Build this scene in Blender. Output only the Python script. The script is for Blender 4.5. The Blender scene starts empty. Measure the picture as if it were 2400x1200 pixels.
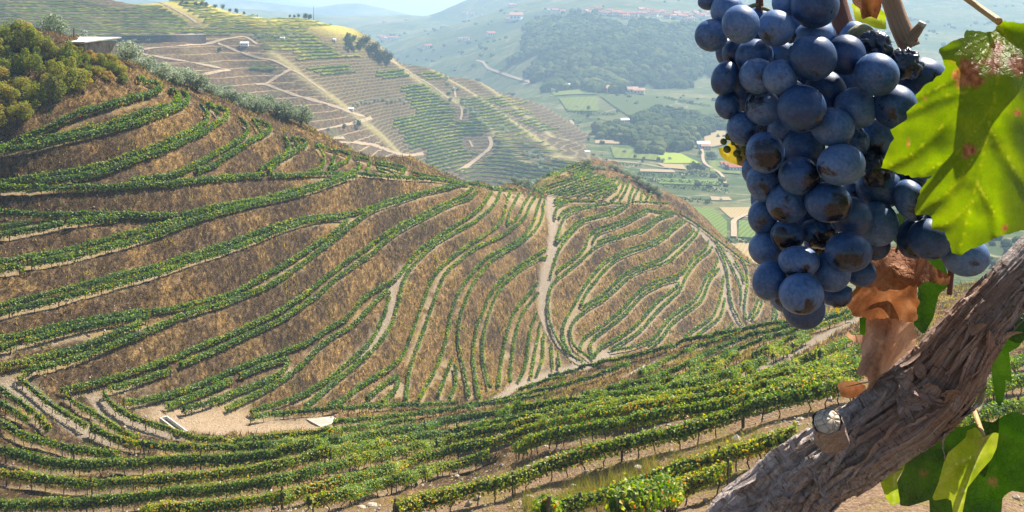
import bpy, math, random
import numpy as np
from mathutils import Vector, Matrix
R = math.radians
random.seed(7); rng = np.random.default_rng(11)
scene = bpy.context.scene
COL = scene.collection
# ------------------------------------------------------------------ camera, sky, sun
F, HY = 2573.0, 60.0            # focal length and horizon row of the 2400 px wide photograph
cam_d = bpy.data.cameras.new('camera'); cam = bpy.data.objects.new('camera', cam_d); COL.objects.link(cam)
cam_d.sensor_width = 36.0; cam_d.lens = F / 2400.0 * 36.0
cam_d.shift_y = -(600.0 - HY) / 2400.0
cam_d.clip_start = 0.02; cam_d.clip_end = 40000.0
cam.location = (0, 0, 0); cam.rotation_euler = (R(90), 0, 0)
scene.camera = cam
SUN_EL, SUN_AZ = 51.0, 42.0     # elevation, and azimuth from the view direction towards the right
wd = bpy.data.worlds.new('World'); scene.world = wd; wd.use_nodes = True
wn = wd.node_tree; wn.nodes.clear()
sky = wn.nodes.new('ShaderNodeTexSky'); sky.sky_type = 'NISHITA'; sky.sun_disc = False
sky.sun_elevation = R(SUN_EL); sky.sun_rotation = R(SUN_AZ); sky.altitude = 300; sky.air_density = 1.0; sky.dust_density = 1.5; sky.ozone_density = 1.2
bg = wn.nodes.new('ShaderNodeBackground'); bg.inputs['Strength'].default_value = 0.062
wo = wn.nodes.new('ShaderNodeOutputWorld')
wn.links.new(sky.outputs[0], bg.inputs[0]); wn.links.new(bg.outputs[0], wo.inputs[0])
sun_d = bpy.data.lights.new('sun', 'SUN'); sun_d.energy = 5.0; sun_d.angle = R(0.5); sun_d.color = (1.0, 0.93, 0.82)
sun = bpy.data.objects.new('sun', sun_d); COL.objects.link(sun)
sd = Vector((math.sin(R(SUN_AZ)) * math.cos(R(SUN_EL)), math.cos(R(SUN_AZ)) * math.cos(R(SUN_EL)), math.sin(R(SUN_EL))))
sun.rotation_euler = sd.to_track_quat('Z', 'Y').to_euler()
scene.view_settings.view_transform = 'Standard'; scene.view_settings.look = 'None'
scene.view_settings.exposure = 1.28; scene.view_settings.gamma = 1.0; scene.view_settings.use_curve_mapping = False
scene.render.engine = 'CYCLES'
cy = scene.cycles
cy.max_bounces = 5; cy.diffuse_bounces = 2; cy.glossy_bounces = 2; cy.transmission_bounces = 3; cy.volume_bounces = 1; cy.transparent_max_bounces = 6
cy.use_denoising = True
cy.caustics_reflective = False; cy.caustics_refractive = False

# ------------------------------------------------------------------ helpers
def _hash(ix, iy, seed):
    n = (ix.astype(np.int64) * 374761393 + iy.astype(np.int64) * 668265263 + seed * 1442695041) & 0x7fffffff
    n = ((n ^ (n >> 13)) * 1274126177) & 0x7fffffff
    return ((n ^ (n >> 16)) & 0xffff) / 65535.0
def vnoise(x, y, seed=0):
    x = np.asarray(x, float); y = np.asarray(y, float)
    ix = np.floor(x); iy = np.floor(y); fx = x - ix; fy = y - iy
    fx = fx * fx * (3 - 2 * fx); fy = fy * fy * (3 - 2 * fy)
    a = _hash(ix, iy, seed); b = _hash(ix + 1, iy, seed); c = _hash(ix, iy + 1, seed); d = _hash(ix + 1, iy + 1, seed)
    return (a * (1 - fx) + b * fx) * (1 - fy) + (c * (1 - fx) + d * fx) * fy
def fbm(x, y, seed=0, o=3):
    s = 0; a = .5; t = 0
    for k in range(o):
        s = s + a * vnoise(np.asarray(x) * 2 ** k, np.asarray(y) * 2 ** k, seed + k * 17); t += a; a *= .5
    return s / t
def sstep(a, b, x):
    t = np.clip((x - a) / (b - a), 0, 1); return t * t * (3 - 2 * t)

def mesh_np(name, V, T, attrs=None, smooth=False, quads=False):
    me = bpy.data.meshes.new(name)
    V = np.ascontiguousarray(V, np.float32); T = np.ascontiguousarray(T, np.int32)
    k = T.shape[1]
    me.vertices.add(len(V)); me.vertices.foreach_set('co', V.ravel())
    me.loops.add(T.size); me.loops.foreach_set('vertex_index', T.ravel())
    me.polygons.add(len(T)); me.polygons.foreach_set('loop_start', np.arange(0, T.size, k, dtype=np.int32))
    me.polygons.foreach_set('loop_total', np.full(len(T), k, np.int32))
    me.polygons.foreach_set('use_smooth', np.full(len(T), bool(smooth)))
    for an, av in (attrs or {}).items():
        at = me.attributes.new(an, 'FLOAT', 'POINT'); at.data.foreach_set('value', np.ascontiguousarray(av, np.float32))
    me.update(calc_edges=True)
    return me
def link(name, me, mat=None, parent=None):
    o = bpy.data.objects.new(name, me); COL.objects.link(o)
    if mat is not None and me is not None and not me.materials: me.materials.append(mat)
    if parent is not None: o.parent = parent
    return o
def tag(o, label=None, cat=None, group=None, kind=None):
    if label: o['label'] = label
    if cat: o['category'] = cat
    if group: o['group'] = group
    if kind: o['kind'] = kind
    return o
def empty(name, loc=(0, 0, 0), rz=0.0):
    o = bpy.data.objects.new(name, None); COL.objects.link(o); o.location = loc; o.rotation_euler = (0, 0, rz)
    o.empty_display_size = .2
    return o

class NT:
    """tiny node-tree builder"""
    def __init__(s, name):
        s.m = bpy.data.materials.new(name); s.m.use_nodes = True; s.t = s.m.node_tree; s.t.nodes.clear()
        s.out = s.n('ShaderNodeOutputMaterial')
    def n(s, typ, **kw):
        nd = s.t.nodes.new(typ)
        for k, v in kw.items(): setattr(nd, k, v)
        return nd
    def l(s, a, b): s.t.links.new(a, b)
    def setin(s, nd, key, v):
        if hasattr(v, 'is_output') or isinstance(v, bpy.types.NodeSocket): s.l(v, nd.inputs[key])
        else:
            nd.inputs[key].default_value = v if not (isinstance(v, tuple) and len(v) == 3 and nd.inputs[key].type == 'RGBA') else (*v, 1)
    def attr(s, name): return s.n('ShaderNodeAttribute', attribute_name=name).outputs['Fac']
    def objco(s): return s.n('ShaderNodeTexCoord').outputs['Object']
    def geo(s): return s.n('ShaderNodeNewGeometry').outputs['Position']
    def mapping(s, v, scale=(1, 1, 1), rot=(0, 0, 0), loc=(0, 0, 0)):
        m = s.n('ShaderNodeMapping'); s.l(v, m.inputs[0]); m.inputs['Scale'].default_value = scale; m.inputs['Rotation'].default_value = rot; m.inputs['Location'].default_value = loc
        return m.outputs[0]
    def noise(s, v, scale=1.0, detail=4.0, rough=.55, dist=0.0):
        q = s.n('ShaderNodeTexNoise'); s.l(v, q.inputs['Vector']); q.inputs['Scale'].default_value = scale; q.inputs['Detail'].default_value = detail
        q.inputs['Roughness'].default_value = rough; q.inputs['Distortion'].default_value = dist
        return q.outputs['Fac']
    def voro(s, v, scale=1.0, feature='F1', out='Distance', rnd=1.0):
        q = s.n('ShaderNodeTexVoronoi', feature=feature); s.l(v, q.inputs['Vector']); q.inputs['Scale'].default_value = scale; q.inputs['Randomness'].default_value = rnd
        return q.outputs[out]
    def ramp(s, fac, stops, interp='LINEAR'):
        r = s.n('ShaderNodeValToRGB'); cr = r.color_ramp; cr.interpolation = interp
        while len(cr.elements) < len(stops): cr.elements.new(.5)
        for e, (p, c) in zip(cr.elements, stops):
            e.position = p; e.color = (*c, 1) if not isinstance(c, (int, float)) else (c, c, c, 1)
        s.setin(r, 'Fac', fac); return r.outputs['Color']
    def mix(s, fac, a, b, mode='MIX'):
        q = s.n('ShaderNodeMix', data_type='RGBA', blend_type=mode); q.clamp_factor = True
        s.setin(q, 0, fac); s.setin(q, 6, a); s.setin(q, 7, b); return q.outputs[2]
    def math(s, op, a, b=0.0, c=0.0, clamp=False):
        q = s.n('ShaderNodeMath', operation=op); q.use_clamp = clamp
        s.setin(q, 0, a); s.setin(q, 1, b)
        if op in ('MULTIPLY_ADD', 'SMOOTH_MIN'): s.setin(q, 2, c)
        return q.outputs[0]
    def bump(s, h, strength=.5, dist=.1, normal=None):
        q = s.n('ShaderNodeBump'); s.setin(q, 'Height', h); q.inputs['Strength'].default_value = strength; q.inputs['Distance'].default_value = dist
        if normal is not None: s.l(normal, q.inputs['Normal'])
        return q.outputs[0]
    def bsdf(s, color, rough=.9, bump=None, spec=.2, **kw):
        p = s.n('ShaderNodeBsdfPrincipled'); s.setin(p, 'Base Color', color); s.setin(p, 'Roughness', rough); s.setin(p, 'Specular IOR Level', spec)
        for k, v in kw.items(): s.setin(p, k, v)
        if bump is not None: s.l(bump, p.inputs['Normal'])
        s.l(p.outputs[0], s.out.inputs['Surface']); return p
def rgb(c): return c
def simple(name, c, rough=.8, spec=.2, var=.25, scale=6.0, metal=0.0):
    b = NT(name); v = b.objco(); f = b.noise(v, scale, 4)
    c2 = tuple(x * (1 - var) for x in c); c1 = tuple(min(1, x * (1 + var)) for x in c)
    b.bsdf(b.ramp(f, [(.3, c2), (.7, c1)]), rough, spec=spec, Metallic=metal); return b.m

def leaf_mat(name, stops, trans=.38, gloss=.06, grough=.38):
    """foliage made of leaf-sized faces; 'tint' is each leaf's own colour"""
    b = NT(name); c = b.ramp(b.attr('tint'), stops)
    d = b.n('ShaderNodeBsdfDiffuse'); b.l(c, d.inputs[0])
    t = b.n('ShaderNodeBsdfTranslucent'); b.l(b.mix(.55, c, (.55, .62, .06), 'MIX') if False else c, t.inputs[0])
    hs = b.n('ShaderNodeHueSaturation'); hs.inputs['Value'].default_value = 1.6; hs.inputs['Saturation'].default_value = 1.15; b.l(c, hs.inputs['Color']); b.l(hs.outputs[0], t.inputs[0])
    m1 = b.n('ShaderNodeMixShader'); m1.inputs[0].default_value = trans; b.l(d.outputs[0], m1.inputs[1]); b.l(t.outputs[0], m1.inputs[2])
    g = b.n('ShaderNodeBsdfGlossy'); g.inputs['Roughness'].default_value = grough; g.inputs[0].default_value = (.9, .95, .9, 1)
    m2 = b.n('ShaderNodeMixShader'); m2.inputs[0].default_value = gloss; b.l(m1.outputs[0], m2.inputs[1]); b.l(g.outputs[0], m2.inputs[2])
    b.l(m2.outputs[0], b.out.inputs['Surface']); return b.m

def leaves(cen, nor, size, tint, fold=.25, asp=.85, r=rng):
    """folded kite leaves, one per centre; returns V, T, tint"""
    n = len(cen)
    nor = nor / (np.linalg.norm(nor, axis=1, keepdims=True) + 1e-9)
    q = r.normal(size=(n, 3)); a = np.cross(nor, q); a /= np.linalg.norm(a, axis=1, keepdims=True) + 1e-9
    b = np.cross(nor, a); s = np.broadcast_to(np.asarray(size, float), (n,))[:, None]
    up = nor * s * fold
    V = np.stack([cen - a * s * .5, cen + b * s * .5 * asp + up, cen + a * s * .5, cen - b * s * .5 * asp + up], 1).reshape(-1, 3)
    i = np.arange(n)[:, None] * 4
    T = np.concatenate([np.hstack([i, i + 1, i + 2]), np.hstack([i, i + 2, i + 3])])
    return V, T, np.repeat(tint, 4)
def join(parts):
    V = []; T = []; t = []; k = 0
    for v, f, a in parts:
        V.append(v); T.append(f + k); t.append(a); k += len(v)
    return np.vstack(V), np.vstack(T), np.concatenate(t)
def tube(P, rad, ns=6, cap=True):
    """polyline tube -> V, T (tris)"""
    P = np.asarray(P, float); n = len(P); rad = np.broadcast_to(np.asarray(rad, float), (n,))
    t = np.gradient(P, axis=0); t /= np.linalg.norm(t, axis=1, keepdims=True) + 1e-9
    ref = np.array([0, 0, 1.0]) if abs(t[:, 2]).mean() < .8 else np.array([1.0, 0, 0])
    a = np.cross(t, ref); a /= np.linalg.norm(a, axis=1, keepdims=True) + 1e-9; b = np.cross(t, a)
    th = np.arange(ns) / ns * 2 * math.pi
    V = (P[:, None] + rad[:, None, None] * (np.cos(th)[None, :, None] * a[:, None] + np.sin(th)[None, :, None] * b[:, None])).reshape(-1, 3)
    T = []
    for i in range(n - 1):
        for j in range(ns):
            p, q = i * ns + j, i * ns + (j + 1) % ns
            T += [(p, q, q + ns), (p, q + ns, p + ns)]
    if cap:
        k = len(V); V = np.vstack([V, P[:1], P[-1:]])
        for j in range(ns):
            T += [(k, (j + 1) % ns, j), (k + 1, (n - 1) * ns + j, (n - 1) * ns + (j + 1) % ns)]
    return V, np.array(T)
def boxes(bl):
    """list of (cx,cy,cz,sx,sy,sz,rz) -> V,T"""
    V = []; T = []
    for k, (cx, cy_, cz, sx, sy, sz, rz) in enumerate(bl):
        c, s = math.cos(rz), math.sin(rz)
        for dz in (-.5, .5):
            for dx, dy in ((-.5, -.5), (.5, -.5), (.5, .5), (-.5, .5)):
                x, y = dx * sx, dy * sy; V.append((cx + x * c - y * s, cy_ + x * s + y * c, cz + dz * sz))
        o = k * 8
        for f in ((0, 2, 1), (0, 3, 2), (4, 5, 6), (4, 6, 7), (0, 1, 5), (0, 5, 4), (1, 2, 6), (1, 6, 5), (2, 3, 7), (2, 7, 6), (3, 0, 4), (3, 4, 7)):
            T.append(tuple(o + i for i in f))
    return np.array(V, float), np.array(T)
def ico(sub=1):
    import bmesh
    bm = bmesh.new(); bmesh.ops.create_icosphere(bm, subdivisions=sub, radius=1.0)
    V = np.array([v.co[:] for v in bm.verts]); T = np.array([[v.index for v in f.verts] for f in bm.faces]); bm.free(); return V, T
def pxy(s): return np.array([tuple(map(float, q.split(','))) for q in s.split()])
def P3(px, py, d): return np.array([(px - 1200) / F * d, d, -(py - HY) / F * d])

# ------------------------------------------------------------------ thin-plate surface through surveyed points
class TPS:
    def __init__(s, P, lam=.002, sc=100.0):
        s.sc = sc; s.c = P[:, :2] / sc; z = P[:, 2]; n = len(P)
        K = s.U(((s.c[:, None] - s.c[None]) ** 2).sum(-1)) + np.eye(n) * lam
        Q = np.hstack([np.ones((n, 1)), s.c]); A = np.zeros((n + 3, n + 3)); A[:n, :n] = K; A[:n, n:] = Q; A[n:, :n] = Q.T
        s.w = np.linalg.solve(A, np.r_[z, 0, 0, 0])
    @staticmethod
    def U(r2): return .5 * r2 * np.log(r2 + 1e-12)
    def __call__(s, x, y):
        p = np.stack([np.ravel(x), np.ravel(y)], 1) / s.sc; out = np.empty(len(p))
        for i in range(0, len(p), 4000):
            q = p[i:i + 4000]; d = ((q[:, None] - s.c[None]) ** 2).sum(-1)
            out[i:i + 4000] = s.U(d) @ s.w[:-3] + s.w[-3] + q @ s.w[-2:]
        return out.reshape(np.shape(x))
class Grid:
    """regular height grid with bilinear look-up and ray casting from the camera"""
    def __init__(s, x0, y0, d, Z): s.x0, s.y0, s.d, s.Z = x0, y0, d, Z
    def at(s, x, y, Z=None):
        Z = s.Z if Z is None else Z
        fx = np.clip((np.asarray(x) - s.x0) / s.d, 0, Z.shape[0] - 1.001); fy = np.clip((np.asarray(y) - s.y0) / s.d, 0, Z.shape[1] - 1.001)
        i = fx.astype(int); j = fy.astype(int); u = fx - i; v = fy - j
        return (Z[i, j] * (1 - u) + Z[i + 1, j] * u) * (1 - v) + (Z[i, j + 1] * (1 - u) + Z[i + 1, j + 1] * u) * v
    def cast(s, px, py, t0, t1, off=0.0, step=.5):
        px = np.atleast_1d(px).astype(float); py = np.atleast_1d(py).astype(float)
        t = np.arange(np.min(t0), t1, step); ok = t[None] >= np.broadcast_to(t0, px.shape)[:, None]
        c = -(py - HY)[:, None] / F * t - off - s.at((px - 1200)[:, None] / F * t, np.broadcast_to(t, (len(px), len(t))))
        ab = (c > 0) | ~ok; cr = ab[:, :-1] & ~ab[:, 1:]
        has = cr.any(1)
        k = np.where(has, cr.argmax(1), np.where(ok, np.abs(c), 1e9).argmin(1)); k = np.clip(k, 0, len(t) - 2)
        i = np.arange(len(px)); c0 = c[i, k]; c1 = c[i, k + 1]
        tt = np.where(has, t[k] + step * np.clip(c0 / (c0 - c1 + 1e-9), 0, 1), t[k])
        x = (px - 1200) / F * tt; return np.stack([x, tt, s.at(x, tt)], 1), has
def cubic_up(Z, k):
    def up(A):
        n = A.shape[0]; t = np.arange(0, n - 1 + 1e-6, 1.0 / k); i = np.minimum(t.astype(int), n - 2); u = (t - i)[:, None]
        g = lambda j: A[np.clip(j, 0, n - 1)]
        a, b, c, d = g(i - 1), g(i), g(i + 1), g(i + 2)
        return b + .5 * u * (c - a + u * (2 * a - 5 * b + 4 * c - d + u * (3 * (b - c) + d - a)))
    return up(up(Z).T).T
def blur(A, sig):
    r = int(3 * sig) + 1; k = np.exp(-.5 * (np.arange(-r, r + 1) / sig) ** 2); k /= k.sum()
    B = np.zeros_like(A); n = A.shape[0]; Ap = np.pad(A, ((r, r), (0, 0)))
    for i, w in enumerate(k): B += w * Ap[i:i + n]
    C = np.zeros_like(A); n = A.shape[1]; Bp = np.pad(B, ((0, 0), (r, r)))
    for i, w in enumerate(k): C += w * Bp[:, i:i + n]
    return C
def resample(p, ds):
    seg = np.linalg.norm(np.diff(p[:, :2], axis=0), axis=1); L = np.r_[0, np.cumsum(seg)]
    n = max(2, int(L[-1] / ds) + 1); t = np.linspace(0, L[-1], n)
    return np.stack([np.interp(t, L, p[:, k]) for k in range(p.shape[1])], 1)
def smooth_line(p, it=2):
    p = p.copy()
    for _ in range(it): p[1:-1] = .25 * p[:-2] + .5 * p[1:-1] + .25 * p[2:]
    return p
def spline_px(P, step=6.0):
    """Catmull-Rom through traced points"""
    P = np.asarray(P, float)
    if len(P) < 3: return resample(P, step)
    Q = np.vstack([2 * P[0] - P[1], P, 2 * P[-1] - P[-2]]); out = []
    for i in range(1, len(Q) - 2):
        n = max(2, int(np.linalg.norm(Q[i + 1] - Q[i]) / step)); u = np.linspace(0, 1, n, endpoint=False)[:, None]
        a, b, c, d = Q[i - 1], Q[i], Q[i + 1], Q[i + 2]
        out.append(b + .5 * u * (c - a + u * (2 * a - 5 * b + 4 * c - d + u * (3 * (b - c) + d - a))))
    return np.vstack(out + [P[-1:]])
def ribbon(p, w, zoff, hfun, ns=4):
    """strip of ground that follows the terrain; w = half width"""
    t = np.gradient(p[:, :2], axis=0); t /= np.linalg.norm(t, axis=1, keepdims=True) + 1e-9
    n = np.stack([-t[:, 1], t[:, 0]], 1); w = np.broadcast_to(w, (len(p),))
    V = []
    for k in range(ns + 1):
        f = (k / ns * 2 - 1); q = p[:, :2] + n * (f * w)[:, None]
        V.append(np.column_stack([q, hfun(q[:, 0], q[:, 1]) + zoff]))
    V = np.stack(V, 1).reshape(-1, 3); m = ns + 1
    i = (np.arange(len(p) - 1)[:, None] * m + np.arange(ns)[None]).ravel()
    return V, np.stack([i, i + m, i + m + 1, i + 1], 1)

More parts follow.
